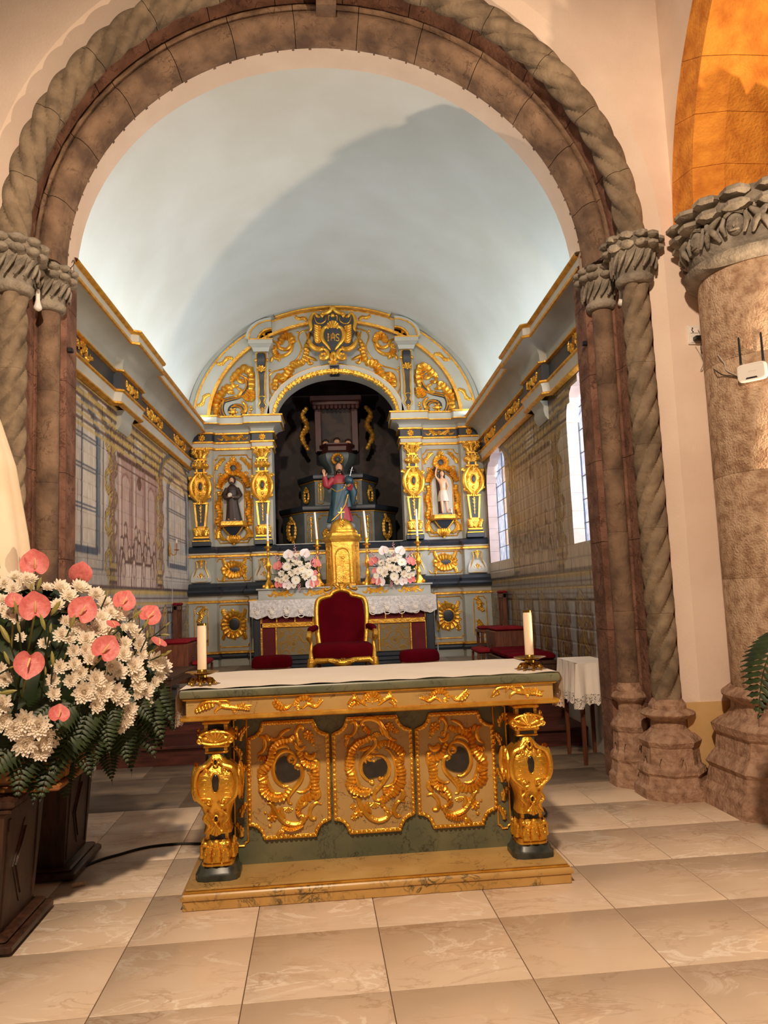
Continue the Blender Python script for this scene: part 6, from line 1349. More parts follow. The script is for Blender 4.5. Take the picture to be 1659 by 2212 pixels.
# frieze ornaments
def fo(R, k):
    q = -1 if k in (0, 1) else 1
    if k in (0, 4):
        R.band(cr([(-.14*q*-1, -.018), (-.09*q*-1, .0), (-.04*q*-1, .012)], 5), .035, 6, .4, depth=.012); R.stroke(cr([(-.14, -.02), (-.1, .025), (-.03, .03), (.0, .005), (.05, -.005), (.1, -.012), (.14, -.02)], 5), .011, 1.1); R.stroke(cr([(-.06, .0), (-.04, .03), (.02, .032), (.04, .01)], 4), .009, 1.1); R.stroke(cr([(-.04, -.03), (-.03, -.01), (.02, .008), (.06, -.02), (.05, -.03)], 4), .009, 1.1); R.band(cr([(.06, -.008), (.1, -.005), (.14, -.02)], 4), .035, 6, .4, depth=.012); R.stroke([(-.1, .03), (-.095, .0), (-.13, -.02)], .008, 1.1); R.stroke([(.1, .02), (.11, .0), (.15, .0)], .008, 1.1)
    elif k in (1, 3):
        R.band(arc(.03*-q, -.02, .05, 10, 175, 12), .035, 9, .4, depth=.014); R.stroke(cr([(q*.03, .0), (q*.06, -.02), (q*.09, .0), (q*.12, .03)], 4), .011, 1.1); R.band(cr([(q*.05, -.01), (q*.09, -.02), (q*.13, .015)], 4), .032, 6, .4, depth=.012); R.stroke(cr([(-q*.02, -.03), (-q*.05, -.005), (-q*.09, -.02), (-q*.13, .01)], 4), .01, 1.1); R.scroll(q*.0, -.025, .014, .006); R.leaf(-q*.09, -.02, .05, 90+q*50, .4, 3, .007)
    else:
        R.band(arc(0, -.012, .045, -5, 185, 14), .04, 10, .4, depth=.014); R.fan(0, -.015, .04, 20, 160, 6)
        for s in (-1, 1): R.stroke(cr([(s*.03, -.03), (s*.07, .0), (s*.1, .01), (s*.13, -.02)], 4), .011, 1.1); R.leaf(s*.07, .0, .055, 90-s*55, .5*s, 3, .007); R.leaf(s*.09, -.01, .05, -90+s*70, -.5*s, 3, .007)
        R.flower(-.08, -.01, .022, 6)
for k in range(5): R = Relief(.06); fo(R, k); R.obj('frieze_ornament', 'gold', FA, (-.78+k*.385, 0, .968))
# scrolled corner pillars
ZP = lambda y: .1+(2120-y)*.00041
def sect(w, d, z, n=5):                                # rounded rectangle section
    r = []
    for cx, cy, a in ((1, 1, 0), (-1, 1, 90), (-1, -1, 180), (1, -1, 270)):
        for i in range(n): t = math.radians(a+90*i/(n-1)); r.append((cx*w*.55+w*.45*math.cos(t), cy*d*.55+d*.45*math.sin(t), z))
    return r
PL = bpy.data.objects.new('corner_pillar', None); COL.objects.link(PL); PL.parent = FA
b = B(); b.loft([sect(w, w*.95, z, 3) for z, w in ((.102, .112), (.13, .112), (.14, .1), (.16, .095), (.168, .085))]); b.box(-.06, .06, -.02, .17, .168, .9); b.box(-.04, .04, -.06, .0, ZP(1660), ZP(180)); b.bbox(-.075, .075, -.07, .1, ZP(190), .905, .004); b.obj('marble_core', 'marble_black', PL)
b = B()
b.loft([sect(w, w, z, 3) for z, w in ((.168, .082), (.178, .082), (.182, .074), (.19, .074), (.195, .068))])
b.loft([sect(w, d, ZP(y)) for y, w, d in ((1885, .068, .07), (1840, .078, .085), (1760, .078, .085), (1690, .06, .07), (1650, .055, .065))])
b.loft([sect(w, d, ZP(y)) for y, w, d in ((1575, .072, .07), (1530, .068, .07), (1450, .062, .068), (1380, .064, .075), (1300, .072, .088), (1200, .09, .098), (1100, .108, .108), (950, .116, .112), (830, .108, .106), (760, .08, .09), (690, .05, .075), (610, .03, .06))])
b.bbox(-.06, .06, -.07, .04, ZP(602), ZP(572), .005); b.bbox(-.068, .068, -.075, .04, ZP(530), ZP(482), .006)
b.loft([sect(w, d, ZP(y)) for y, w, d in ((485, .07, .075), (450, .09, .09), (400, .097, .1), (350, .09, .09), (315, .06, .07))]); b.bbox(-.07, .07, -.08, .04, ZP(238), ZP(195), .005)
for q in (-1, 1):
    b.box(q*.05-.009, q*.05+.009, -.068, .0, ZP(315), ZP(238)); b.box(q*.048-.008, q*.048+.008, -.062, .0, ZP(572), ZP(530)); b.box(q*.048-.008, q*.048+.008, -.06, .0, ZP(1640), ZP(1575))
b.obj('pillar_body', 'gold', PL, smooth=50)
def pc(R):
    R.fan(0, ZP(450), .07, 25, 155, 7); R.stroke(arc(0, ZP(400), .085, 200, 340, 10, ry=.03), .008, 1.2); R.stroke(arc(0, ZP(400), .09, 20, 160, 10, ry=.035), .008, 1.2)
    for q in (-1, 1):
        R.scroll(q*.08, ZP(420), .02, .007, 1.2, 90, q); R.stroke(cr([(q*.015, ZP(640)), (q*.04, ZP(720)), (q*.085, ZP(770)), (q*.105, ZP(900)), (q*.1, ZP(1080)), (q*.06, ZP(1190)), (q*.025, ZP(1250))], 5), .014, 1.2); R.scroll(q*.045, ZP(790), .02, .008, 1.2, 0, q); R.scroll(q*.035, ZP(1170), .022, .008, 1.2, 180, q)
        for k in range(6): z = ZP(850+k*55); R.stroke([(q*.03, z), (q*.055, z+.004), (q*.078, z)], .008, 1.2)
        R.stroke(cr([(q*.04, ZP(1290)), (q*.06, ZP(1360)), (q*.035, ZP(1440)), (q*.055, ZP(1540))], 4), .011, 1.2)
        R.leaf(q*.045, ZP(1870), .085, 90-q*5, .35*q, 3, .014); R.ball(q*.055, ZP(1670), .014)
    R.stroke(arc(0, ZP(940), .022, 0, 360, 14, ry=.048), .007, 1.3, 'none'); R.leaf(0, ZP(1870), .09, 90, 0, 3, .016); R.ball(0, ZP(1660), .017); R.fan(0, ZP(1440), .055, 230, 310, 5); R.stroke(arc(0, ZP(690), .012, 0, 360, 10, ry=.018), .005, 1.2, 'none'); R.stroke(arc(0, ZP(1375), .013, 0, 360, 10, ry=.018), .005, 1.2, 'none')
R = Relief(-.103); pc(R); R.obj('front_carving', 'gold', PL)
for q in (-1, 1):                                       # volutes and gadroons on the flanks
    R = Relief(-.112); R.scroll(0, ZP(840), .035, .012, 1.3, 90, 1); R.scroll(0, ZP(1100), .035, .012, 1.3, 270, 1); R.stroke(cr([(.05, ZP(760)), (.08, ZP(900)), (.075, ZP(1060)), (.04, ZP(1180))], 4), .014, 1.2); R.stroke(cr([(-.05, ZP(760)), (-.08, ZP(900)), (-.075, ZP(1060)), (-.04, ZP(1180))], 4), .014, 1.2)
    R.obj('flank_carving', 'gold', PL, (0, 0, 0), q*pi/2); R = Relief(-.075); R.leaf(0, ZP(1870), .09, 90, 0, 3, .016); R.leaf(.035, ZP(1870), .08, 85, -.3, 3, .014); R.leaf(-.035, ZP(1870), .08, 95, .3, 3, .014); R.obj('foot_leaf', 'gold', PL, (0, 0, 0), q*pi/2)
    R = Relief(-.095); R.fan(0, ZP(450), .06, 25, 155, 6); R.obj('flank_shell', 'gold', PL, (0, 0, 0), q*pi/2)
for p_, r_ in (((0, -.108, ZP(940)), (.02, .01, .045)), ((0, -.085, ZP(690)), (.01, .014, .015)), ((0, -.085, ZP(1375)), (.011, .014, .016))): B().sph(p_, *r_, 10, 7).obj('dark_inlay', 'mirror', PL)
PL.location = (-.825, .2, 0); c_ = copy_tree(PL, FA); c_.location = (.825, .2, 0); c_.scale = (-1, 1, 1)
for s in (-1, 1):                                       # side strips of carving on the body next to the pillars
    x = s*.72
    carve('side_frame', FA, .318, lambda R: frame(R, notched(x-.035, x+.035, .2, .88, .02), .006, 1.), 'gold_red'); carve('side_vine', FA, .318, lambda R: [R.leaf(x, .25+k*.1, .09, 90, .6*(-1)**k, 3, .01) for k in range(6)])
# cloth
CL = thing('altar_linen', 'white linen cloth with lace ends on the front altar', 'cloth', (.29, 3.985, 1.06), nave=True)
def top(u, v):
    x = -.995+1.99*u; y0 = .055+.008*math.sin(u*31)+.01*math.sin(u*13+1)*math.sin(u*47); y = y0+(.985-y0)*v
    return (x, y, .0035+.0012*math.sin(u*40+v*9)+(.0035*math.exp(-((v)/.03)**2)*abs(math.sin(u*31))))
B().grid(top, 90, 20).obj('cloth_top', 'cloth', CL, smooth=70)
for s in (-1, 1):
    def side(u, w, z0=0, z1=.1, s=s):
        y = .055+.93*u; z = z0+(z1-z0)*w
        return (s*(.996+.018*min(1, z/.03)+.012*math.sin(u*26)*z/.2+.01*z), y-.02*z*(1-u), .004-z-.03*z*math.sin(u*5))
    B().grid(lambda u, w: side(u, w, 0, .105), 40, 6).obj('hanging_end', 'cloth', CL, smooth=70); B().grid(lambda u, w: side(u, w, .105, .185+.012*abs(math.sin(u*75))), 75, 5).obj('lace_edge', 'lace', CL, smooth=70)
# candles
for x, y, w in ((-.616, 4.216, 'left'), (1.176, 4.2, 'right')):
    T = thing('candle_holder', 'low brass candle holder on the %s end of the front altar' % w, 'candlestick', (x, y, 1.0685), group='candle holders on the front altar', nave=True)
    b = B(); n = 8
    for k in range(n):
        a = 2*pi*k/n; c, s_ = math.cos(a), math.sin(a)
        b.tube([(.03*c, .03*s_, .028), (.05*c, .05*s_, .026), (.064*c, .064*s_, .012), (.07*c, .07*s_, .004)], [.01, .012, .009, .007], 6); b.sph((.068*c, .068*s_, .006), .009, n=6, k=5)
        a += pi/n; b.tube([(.03*math.cos(a), .03*math.sin(a), .03), (.054*math.cos(a), .054*math.sin(a), .02)], [.012, .006], 6)
    b.lathe([(.03, .02), (.034, .028), (.03, .034), (.026, .036), (.026, .05), (.03, .052)], 20); b.obj('openwork_foot', 'brass', T, smooth=50)
    b = B(); b.lathe([(.012, .05), (.05, .053), (.088, .066), (.09, .068), (.05, .058), (.02, .056)], 32); b.obj('drip_pan', 'brass', T, smooth=60)
    b = B(); b.lathe([(.026, .05), (.026, .078), (.024, .08), (.0, .08)], 18); b.obj('socket', 'brass', T, smooth=50)
    C2 = thing('altar_candle', 'thick cream candle on the %s end of the front altar' % w, 'candle', (x, y, 1.149), group='candles on the front altar', nave=True)
    B().lathe([(.0245, 0), (.0245, .215), (.0235, .22), (.0235, .24), (.022, .243), (.012, .238), (0, .236)], 24).obj('wax', 'wax', C2, smooth=50); B().tube([(0, 0, .236), (.001, 0, .25), (.002, .001, .256)], .002, 5).obj('wick', 'wick', C2)
    B().lathe([(.0242, .232), (.0248, .238), (.0242, .244)], 20).obj('rim_collar', 'brass', C2)

# ================================================================ FLOWER-DECKED LITTER
LI = thing('processional_litter', 'tan wooden litter platform carried on two dark pedestals', 'litter', (-1.85, 4.4, .665), nave=True)
b = B(); b.bbox(-.65, .65, -.655, .66, 0, .03, .008); b.bbox(-.63, .63, -.635, .64, .03, .13, .006); b.bbox(-.645, .645, -.65, .655, .13, .15, .006); b.obj('platform', 'wood_tan', LI)
for s in (-1, 1): B().bbox(s*.64-.012, s*.64+.012, -.56, .57, .045, .115, .004).obj('side_panel', 'wood_tan', LI); B().bbox(-.56, .56, s*.645-.012, s*.645+.012, .045, .115, .004).obj('side_panel', 'wood_tan', LI)
for y0, y1, w in ((3.63, 4.18, 'nearer'), (4.52, 5.05, 'farther')):
    T = thing('litter_pedestal', '%s dark wooden pedestal under the flower litter' % w, 'pedestal', (-1.64, (y0+y1)/2, 0), group='pedestals under the litter', nave=True)
    d = (y1-y0)/2
    b = B(); b.bbox(-.28, .28, -d, d, 0.012, .05, .008); b.bbox(-.25, .25, -d+.02, d-.02, .05, .07, .008)
    for x in (-.22, .22):
        for y in (-d+.06, d-.06): b.lathe([(.03, 0), (.035, .012)], 10, (x, y, 0))
    b.obj('foot', 'wood_dark', T)
    b = B(); R4 = lambda x, y, z: [(-x, -y, z), (x, -y, z), (x, y, z), (-x, y, z)]
    b.loft([R4(.2, d-.06, .07), R4(.235, d-.02, .59), R4(.25, d-.005, .6)]); b.obj('tapered_body', 'wood_dark', T)
    b = B(); b.bbox(-.27, .27, -d, d+.0, .6, .625, .006); b.bbox(-.285, .285, -d-.01, d+.01, .625, .663, .01); b.obj('cap', 'wood_dark', T)
    b = B()
    X_ = lambda z: .2+.035*(z-.07)/.52
    for e, k in ((.004, 1.), (.012, .8)): b.loft([[(X_(z)+q, y*k, .33+(z-.33)*k) for y, z in ((0, .52), (.11, .33), (0, .14), (-.11, .33))] for q in (-.005, e)])
    b.obj('diamond_moulding', 'wood_dark', T)
    for sy in (-1, 1): B().loft([[(X_(z)-.002+q, sy*(d-.09)+e*.012, z) for z, e in ((.1, -1), (.1, 1), (.56, 1), (.56, -1))] for q in (0, .008)]).obj('edge_moulding', 'wood_dark', T)
# statue standing on the litter, its mantle at the left edge of the picture
T = thing('madonna_statue', 'statue in a cream and gold embroidered mantle at the left edge', 'statue', (-1.98, 4.42, .815), nave=True)
b = B(); b.lathe([(.3, 0), (.3, .35), (.27, .4)], 24); b.obj('base', 'wood_tan', T)
b = B(); robe(b, [(.6, .42, .34, 0, 0), (.75, .415, .33, 0, 0), (1.1, .37, .29, 0, 0), (1.5, .3, .24, 0, 0), (1.75, .22, .19, 0, 0), (1.9, .16, .16, 0, 0), (2.05, .14, .15, 0, 0), (2.14, .09, .1, 0, 0), (2.17, .03, .03, 0, 0)], 48, 13, .04); b.obj('mantle', 'mantle', T, smooth=70)
b = B(); robe(b, [(.4, .3, .26, 0, -.02), (.8, .28, .28, 0, -.04), (1.4, .2, .22, 0, -.06), (1.8, .14, .16, 0, -.04)], 36, 11, .05); b.obj('gown', 'cloth', T, smooth=70)
head(T, (0, -.1, 2.0), .11, beard=False, hair=False); hand(T, (-.03, -.25, 1.6), (.4, -.3, 1), (1, 0, 0), .14); hand(T, (.03, -.25, 1.6), (-.4, -.3, 1), (-1, 0, 0), .14)
b = B()
for k in range(26):                                    # gold embroidery on the right edge of the mantle
    a = -.9+.07*math.sin(k*2.1)+.35*(k % 3)/3; f = k/26; z = .66+1.0*f
    rx = .425-.12*f; ry = .345-.1*f
    P = [(rx*1.01*math.cos(a+.05*math.cos(q)), ry*1.01*math.sin(a+.05*math.cos(q)), z+.035*math.sin(q)) for q in [i*.8 for i in range(8)]]; b.tube(P, .004, 5)
for k in range(30):
    a = -1.4+k*.06; P = [((.424)*1.01*math.cos(a+.03*math.cos(q)), (.344)*1.01*math.sin(a+.03*math.cos(q)), .64+.03*math.sin(q)+.02*(k % 2)) for q in [i*.9 for i in range(7)]]; b.tube(P, .004, 5)
b.obj('gold_embroidery', 'gold', T)

# ---- the big arrangement: flowers set on an ellipsoidal mound
FL = thing('flower_arrangement', 'large arrangement of white chrysanthemums, pink anthuriums and ferns on the litter', 'flowers', (-1.72, 4.33, .815), nave=True)
MC, MR_ = Vector((-1.72, 4.33, 1.1)), Vector((.86, .8, .6))
OFF = Vector((-1.72, 4.33, .815))
b = B(); b.sph((0, 0, .28), .72, .66, .44, 24, 14); b.obj('foliage_core', 'leaf', FL, smooth=70)
def mound(px, py, k=1.):
    d = _ray(px, py, AXN); o = Vector((0, 0, 1.5)); A_ = Vector([(o[i]-MC[i])/(MR_[i]*k) for i in range(3)]); D_ = Vector([d[i]/(MR_[i]*k) for i in range(3)])
    a, b_, c = D_.dot(D_), 2*A_.dot(D_), A_.dot(A_)-1; q = b_*b_-4*a*c
    t = (-b_-math.sqrt(q))/(2*a) if q > 0 else -b_/(2*a)
    p = o+d*t; n = Vector([(p[i]-MC[i])/(MR_[i]**2) for i in range(3)]).normalized(); return p, n, t
tocam = lambda p: (Vector((0, 0, 1.5))-p).normalized()
CR_ = lambda x, y: (x/3.77, 1160+y/3.77)
MUMS = [(35,380,55),(120,335,60),(215,345,60),(110,430,60),(20,520,55),(60,640,50),(130,660,60),(170,820,45),(490,425,80),(640,420,75),(560,490,70),(470,560,60),(780,480,70),(850,550,70),(900,620,65),(960,640,70),(1000,610,50),(530,690,55),(640,740,70),(820,670,80),(800,760,90),(860,760,60),(500,800,70),(560,830,60),(360,870,50),(700,840,80),(600,930,60),(690,920,55),(480,1060,65),(600,1040,60),(650,1110,65),(730,1000,65),(430,1170,60),(570,1170,60),(430,1280,60),(770,1160,85),(680,1260,95),(820,1260,95),(780,1370,70),(930,1260,80),(980,1310,75),(870,1180,60),(900,1050,70),(960,1100,75),(1000,960,70),(1010,870,60),(1060,740,60),(1110,800,60),(1130,880,65),(1080,1050,80),(1110,1120,75),(1120,1200,70),(1180,1250,70),(1180,1340,60),(1260,1030,90),(1320,1060,80),(1290,1130,60),(1250,1180,50),(1050,1400,70),(1020,1480,75),(980,1550,50),(200,1490,90),(310,1540,100),(120,1560,85),(200,1680,100),(390,1640,95),(330,1730,90),(20,1360,90),(20,1500,80),(40,1160,65),(10,1070,50),(25,600,50),(380,420,50),(740,600,50),(1000,740,40),(1150,960,50),(1110,1280,50),(700,430,50),(300,620,40),(260,350,50)]
rr = random.Random(4)
for k, (x, y, r) in enumerate(MUMS):
    p, n, t = mound(*CR_(x, y), 1.04); s_ = r/3.77/FPX*t*1.15
    put('chrysanthemum', MUM[k % 3], FL, p-OFF, (n*.8+tocam(p)*.7+Vector((rr.uniform(-.3, .3), rr.uniform(-.3, .3), rr.uniform(-.2, .3)))), s_, rr.uniform(0, 6))
for x, y, r, sp, fc in ((280, 220, 118, .1, 1.), (655, 300, 98, .2, -.9), (283, 575, 128, .1, 1.), (672, 598, 122, -.5, .9), (1010, 525, 98, -.5, .75), (1220, 640, 95, -.7, .75), (858, 912, 118, -.6, .8), (237, 1030, 125, 3.0, .9), (1290, 862, 75, -.3, .25), (480, 1445, 88, -.2, .25), (115, 520, 75, .3, .6), (920, 715, 60, .5, .3)):
    px, py = CR_(x, y); p, n, t = mound(px, py, 1.12 if y > 300 else 1.1); s_ = r/3.77/FPX*t
    nn = tocam(p)*fc+n*(1-abs(fc))*1.2+Vector((0, 0, .15 if abs(fc) > .5 else .9))
    o = put('anthurium', SPATHE, FL, p-OFF+tocam(p)*.05, nn, s_, sp); link('spadix', SPADIX, o)
    q = p-OFF+tocam(p)*.04; B().tube([q-n*.34-Vector((0, 0, .12)), q-n*.16-Vector((0, 0, .05)), q-Vector(nn).normalized()*.008-Vector((0, 0, s_*.3))], .005, 6).obj('stalk', 'bud', FL)
for x, y, r, a in ((318, 385, 60, .3), (250, 412, 35, .1), (130, 575, 55, -.2), (348, 695, 70, -.3), (152, 735, 50, -.2), (412, 742, 42, .1), (592, 690, 62, .35), (450, 583, 75, .6), (428, 990, 62, -.1), (40, 790, 85, -.5), (55, 985, 60, -.4), (370, 1090, 36, .0), (1190, 705, 48, .5), (1345, 950, 60, 1.1), (1362, 712, 30, .8), (1345, 797, 42, 1.6), (65, 1262, 75, 1.4), (95, 1060, 30, 1.2), (1115, 630, 55, .9), (870, 470, 30, .3), (1200, 795, 35, 0)):
    p, n, t = mound(*CR_(x, y), 1.12); s_ = r/3.77/FPX*t; o = link('lily_bud', BUD, FL); ax = AXN[0]*math.sin(a)+AXN[1]*math.cos(a)
    o.matrix_basis = Matrix.Translation(p-OFF+tocam(p)*.04) @ rotto(ax).to_4x4() @ Matrix.Scale(s_, 4)
    q = p-OFF+tocam(p)*.04-ax*s_; B().tube([q-n*.3-Vector((0, 0, .16)), q-n*.1-ax*.1, q+ax*.01], .004, 5).obj('stalk', 'leaf', FL)
for k in range(230):
    a, e = rr.uniform(-2.2, 1.2), rr.uniform(-.55, 1.4); n = Vector((math.cos(a)*math.cos(e), math.sin(a)*math.cos(e), math.sin(e)))
    p = Vector((n.x*MR_.x*.86, n.y*MR_.y*.86, n.z*MR_.z*.84+.285)); 
    put('leaf', LEAF if k % 3 else GRASS, FL, p, n+Vector((rr.uniform(-.8, .8), rr.uniform(-.8, .8), rr.uniform(-.5, .9))), rr.uniform(.1, .22), rr.uniform(0, 6.3))
for k, (x, y, l, ang, dz) in enumerate(((700, 1480, .34, 100, 0), (850, 1490, .3, 75, 0), (560, 1640, .36, 110, 0), (420, 1800, .36, 100, 0), (640, 1700, .3, 60, 0), (980, 1600, .3, 70, 0), (1150, 1520, .36, 60, 0), (1250, 1280, .34, 45, 0), (1200, 1400, .36, 55, 0), (1050, 1650, .3, 80, 0), (60, 1750, .34, 120, 0), (200, 1800, .34, 95, 0), (300, 1880, .3, 90, 0), (760, 1620, .3, 85, 0), (880, 1780, .24, 75, 0), (1300, 1380, .3, 50, 0), (480, 1500, .3, 120, 0), (330, 1450, .26, 130, 0), (1100, 1330, .28, 40, 0), (520, 1900, .26, 80, 0), (900, 1380, .26, 70, 0), (1240, 1500, .3, 65, 0))):
    p, n, t = mound(*CR_(x, y), 1.0); a = math.radians(ang); dirw = AXN[0]*math.cos(a)-AXN[1]*math.sin(a)-AXN[2]*.25; nn = (tocam(p)+Vector((0, 0, .4))).normalized(); dirw = (dirw-nn*dirw.dot(nn)).normalized(); xx_ = dirw.cross(nn)
    o = link('fern_frond', FERN, FL); m = Matrix((xx_, dirw, nn)).transposed().to_4x4(); m.translation = p-OFF-dirw*l*.45; o.matrix_basis = m @ Matrix.Scale(l, 4)
# ================================================================ SMALL THINGS IN THE NAVE
def surf(px, py, r):                                   # point on the arcade column's shaft seen at a pixel
    d = _ray(px, py, AXN); a = d.x**2+d.y**2; b_ = -2*(d.x*CX+d.y*CY); c = CX**2+CY**2-r*r; t = (-b_-math.sqrt(b_*b_-4*a*c))/(2*a); return Vector((0, 0, 1.5))+d*t
p = surf(1624, 803, .46); an = math.atan2(p.y-CY, p.x-CX)+pi/2
RT = thing('wifi_router', 'white wireless router with two black antennas on the thick column', 'router', p, an, nave=True)
b = B(); b.loft([[(x*k, y, z*k2) for x, z in [(.094*math.copysign(abs(math.cos(a))**.35, math.cos(a)), .062*math.copysign(abs(math.sin(a))**.35, math.sin(a))) for a in [2*pi*i/32 for i in range(32)]]] for y, k, k2 in ((.03, .94, .94), (.02, 1, 1), (-.0, 1, 1), (-.008, .96, .95), (-.01, .86, .82), (-.008, .84, .8))]); b.obj('case', 'white_plastic', RT, smooth=40)
b = B(); b.prism([(-.04, -.046), (.036, -.046), (.03, -.036), (-.033, -.036)], -.0115, -.008); b.obj('indicator_strip', 'black_plastic', RT)
R = Relief(-.009); R.stroke(arc(-.012, .004, .005, 60, 330, 6), .001, .3, 'none')
for k, P in enumerate(([(-.002, .008), (-.002, 0)], [(-.004, .008), (.0, .008)], [(.004, .0), (.004, .007), (.007, .004)], [(.012, .007), (.012, 0), (.015, 0)], [(.018, .005), (.018, 0)], [(.022, 0), (.022, .005), (.026, .005), (.026, 0)], [(.03, .007), (.03, 0), (.034, .004)])): R.stroke(P, .0008, .3, 'none')
R.obj('maker_mark', 'cable_grey', RT)
for x in (-.07, .072):
    b = B(); b.tube([(x, .02, .05), (x, .02, .075)], .008, 8); b.loft([[(x+q*w, .02+e*.004, z) for q, e in ((-1, -1), (1, -1), (1, 1), (-1, 1))] for z, w in ((.07, .0075), (.25, .006), (.262, .004))]); b.obj('antenna', 'black_plastic', RT)
def wall(px, py, y): u, z = EN(px, py, y); return Vector((u, y, z))
p = wall(1498, 724, 5.437)
SO = thing('wall_socket', 'white double wall socket beside the thick column', 'socket', p, nave=True)
B().bbox(-.048, .05, -.01, .002, -.075, .075, .003).obj('plate', 'white_plastic', SO)
b = B(); b.bbox(-.03, .035, -.014, -.009, .012, .06, .002); b.obj('outlet', 'white_plastic', SO); b = B()
for x, z in ((-.012, .05), (-.016, .036), (-.01, .022)): b.sph((x, -.0145, z), .0065, .002, .0065, 10, 5)
b.obj('holes', 'black_plastic', SO); B().bbox(-.03, .035, -.014, -.009, -.062, -.016, .002).obj('outlet', 'white_plastic', SO)
pa = p+Vector((.004, -.012, -.04))
AD = tag(B().bbox(-.02, .05, -.055, 0, -.014, .018, .005).lathe([(.016, -.018), (.018, -.014)], 12, (0, -.03, 0)).obj('power_adapter', 'black_plastic', None, pa), 'black plug adapter in the white wall socket', 'adapter', nave=True)
q = [surf(a, c, .447) for a, c in ((1548, 800), (1562, 810), (1580, 812), (1594, 816))]
tag(B().tube(cr([tuple(pa+Vector((.05, -.03, 0))), tuple(wall(1514, 755, 5.38)), tuple(wall(1530, 785, 5.3)), tuple(surf(1545, 800, .46))]+[tuple(v) for v in q[1:]], 5), .0035, 6).obj('power_cable', 'black_plastic'), 'thin black cable from the wall plug to the router', 'cable', nave=True)
tag(B().tube(cr([tuple(p+Vector((.03, -.02, .035))), tuple(wall(1518, 722, 5.36)), tuple(wall(1540, 750, 5.2))]+[tuple(surf(a, c, .445)) for a, c in ((1552, 768), (1565, 785), (1570, 800), (1594, 812))], 5), .0035, 6).obj('network_cable', 'cable_grey'), 'pale grey cable curving from the wall socket to the router', 'cable', nave=True)
tag(B().tube(cr([tuple(wall(a, c, 5.43)) for a, c in ((1502, 748), (1512, 765), (1518, 785), (1513, 800), (1518, 798), (1519, 782), (1516, 752))], 4), .0025, 5).obj('loose_wire', 'cable_grey'), 'short loose white wire looping below the wall socket', 'wire', nave=True)
for s, a, c, y, w in ((-1, 82, 640, 5.62, 'left'), (1, 1341, 632, 5.66, 'right')):
    p = wall(a, c, y); T = thing('light_bulb', 'white light bulb hanging under the %s column capitals' % w, 'bulb', p, group='bulbs under the capitals', nave=True)
    b = B(); b.lathe([(.012, .05), (.015, .03), (.016, -.03)], 12); b.obj('cap', 'white_plastic', T, smooth=50); b = B(); b.lathe([(.016, -.03), (.022, -.06), (.03, -.085), (.028, -.1), (.014, -.112), (.001, -.115)], 14); b.obj('globe', 'white_plastic', T, smooth=60)
    B().tube([(0, 0, .05), (.002, .01, .12)], .003, 5).obj('flex', 'black_plastic', T)
    a, c = ((152, 757) if s < 0 else (1263, 742)); p = wall(a, c, 5.95)
    T = thing('sensor', 'small black sensor on the edge of the %s arch jamb' % w, 'sensor', p, group='sensors on the arch jambs', nave=True)
    b = B(); b.bbox(-.02, .02, -.02, .02, -.018, .018, .004); b.obj('case', 'black_plastic', T); b = B(); b.tube([(s*.03, 0, 0), (s*-.0, 0, 0)], .006, 6); b.obj('bracket', 'black_plastic', T)
# wires on the inner capitals
tag(B().tube(cr([tuple(wall(a, c, 5.74)) for a, c in ((100, 575), (115, 578), (125, 580), (140, 592), (152, 580), (160, 570), (158, 562), (155, 568))], 4), .003, 5).obj('loose_wire', 'black_plastic'), 'thin black wire curling over the left inner capital', 'wire', nave=True)
tag(B().tube(cr([tuple(wall(a, c, 5.72)) for a, c in ((1262, 580), (1280, 572), (1292, 562), (1300, 556))], 4), .003, 5).obj('loose_wire', 'black_plastic'), 'thin black wire lying over the right inner capital', 'wire', nave=True)
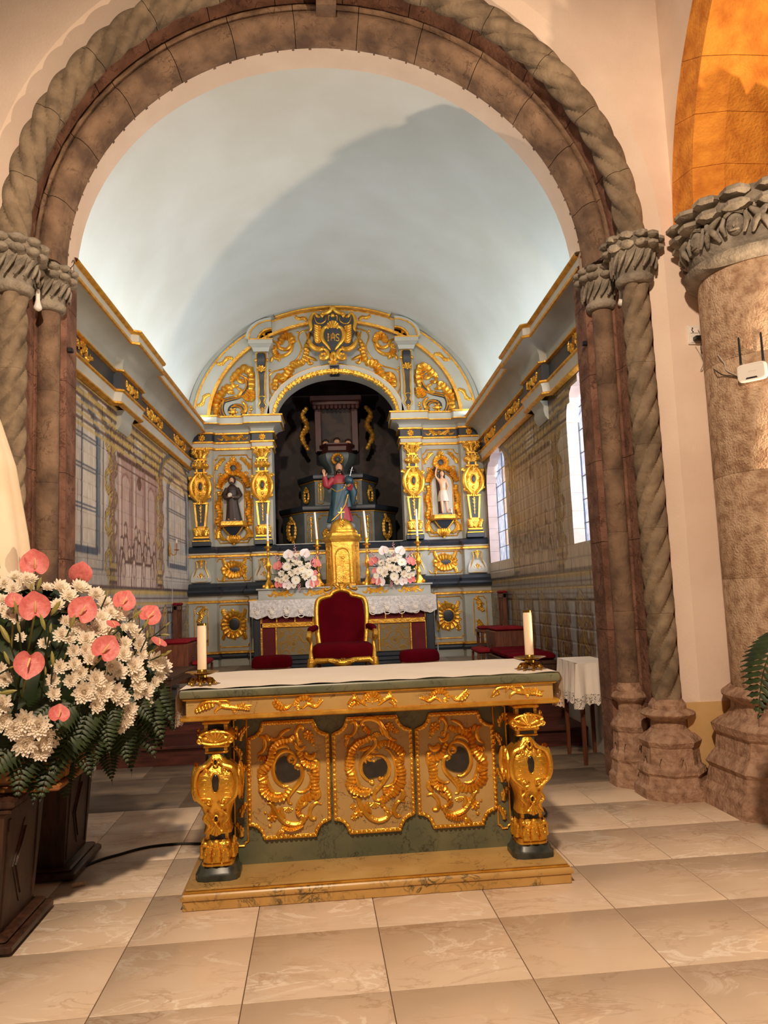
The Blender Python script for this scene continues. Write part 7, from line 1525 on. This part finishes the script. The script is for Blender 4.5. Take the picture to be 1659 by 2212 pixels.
# cable across the floor
def fl(px, py): d = _ray(px, py, AXN); t = (.008-1.5)/d.z; return tuple(Vector((0, 0, 1.5))+d*t)
tag(B().tube(cr([fl(a, c) for a, c in ((150, 1884), (215, 1858), (260, 1845), (295, 1835), (330, 1828), (380, 1823), (440, 1822), (520, 1822))], 4), .008, 6).obj('floor_cable', 'black_plastic'), 'black cable running over the floor from pedestal to altar', 'cable', nave=True)
tag(B().tube(cr([fl(a, c) for a, c in ((1150, 1735), (1172, 1745), (1180, 1756), (1174, 1764), (1150, 1768))], 4), .007, 6).obj('floor_cable', 'black_plastic'), 'loop of black cable beside the right altar pillar', 'cable', nave=True)
p = Vector(fl(165, 1912)); b = B(); b.tube([(-.02, -.01, .006), (0, 0, .01), (.02, .01, .008), (.036, .016, .006)], [.008, .011, .008, .011], 7); b.sph((.036, .016, .007), .012, n=7, k=5)
tag(b.obj('plaster_crumb', 'pages', None, p-Vector((0, 0, .006))), 'small pale fragment lying on the floor by the farther pedestal', 'fragment', nave=True)
# fern on a stand just beyond the right edge
PF = thing('potted_fern', 'green fern reaching in at the right edge before the thick column', 'plant', (3.05, 3.9, 0), nave=True)
b = B(); b.lathe([(.16, 0), (.16, .03), (.05, .06), (.04, .7), (.12, .74), (.12, .76)], 20); b.obj('stand', 'wood_dark', PF); b = B(); b.lathe([(.08, .76), (.12, .78), (.15, .98), (.16, 1.0), (.13, 1.0), (.1, .96)], 20); b.obj('pot', 'stone_grey', PF)
p0, p1 = wall(1702, 1352, 3.9), wall(1616, 1545, 3.85)
def frond(a, e, l, base):
    d = Vector((math.cos(a)*math.cos(e), math.sin(a)*math.cos(e), math.sin(e))); n_ = Vector((math.cos(a)*.8, math.sin(a)*.8-.5, .5)); n_ = (n_-d*n_.dot(d)).normalized()
    o = link('fern_frond', FERN, PF); m = Matrix((d.cross(n_), d, n_)).transposed().to_4x4(); m.translation = base; o.matrix_basis = m @ Matrix.Scale(l, 4)
d = p1-p0; frond(math.atan2(d.y, d.x), math.asin(d.z/d.length), d.length, p0-Vector((3.05, 3.9, 0)))
B().tube([(0, 0, .98), (-.25, 0, 1.42), tuple(p0-Vector((3.05, 3.9, 0)))], .006, 6).obj('stalk', 'leaf', PF)
for k in range(9): frond(-1.9+k*.5, .8, .45, Vector((0, 0, .98)))
for o in NAVE: o.matrix_basis = RZ @ o.matrix_basis
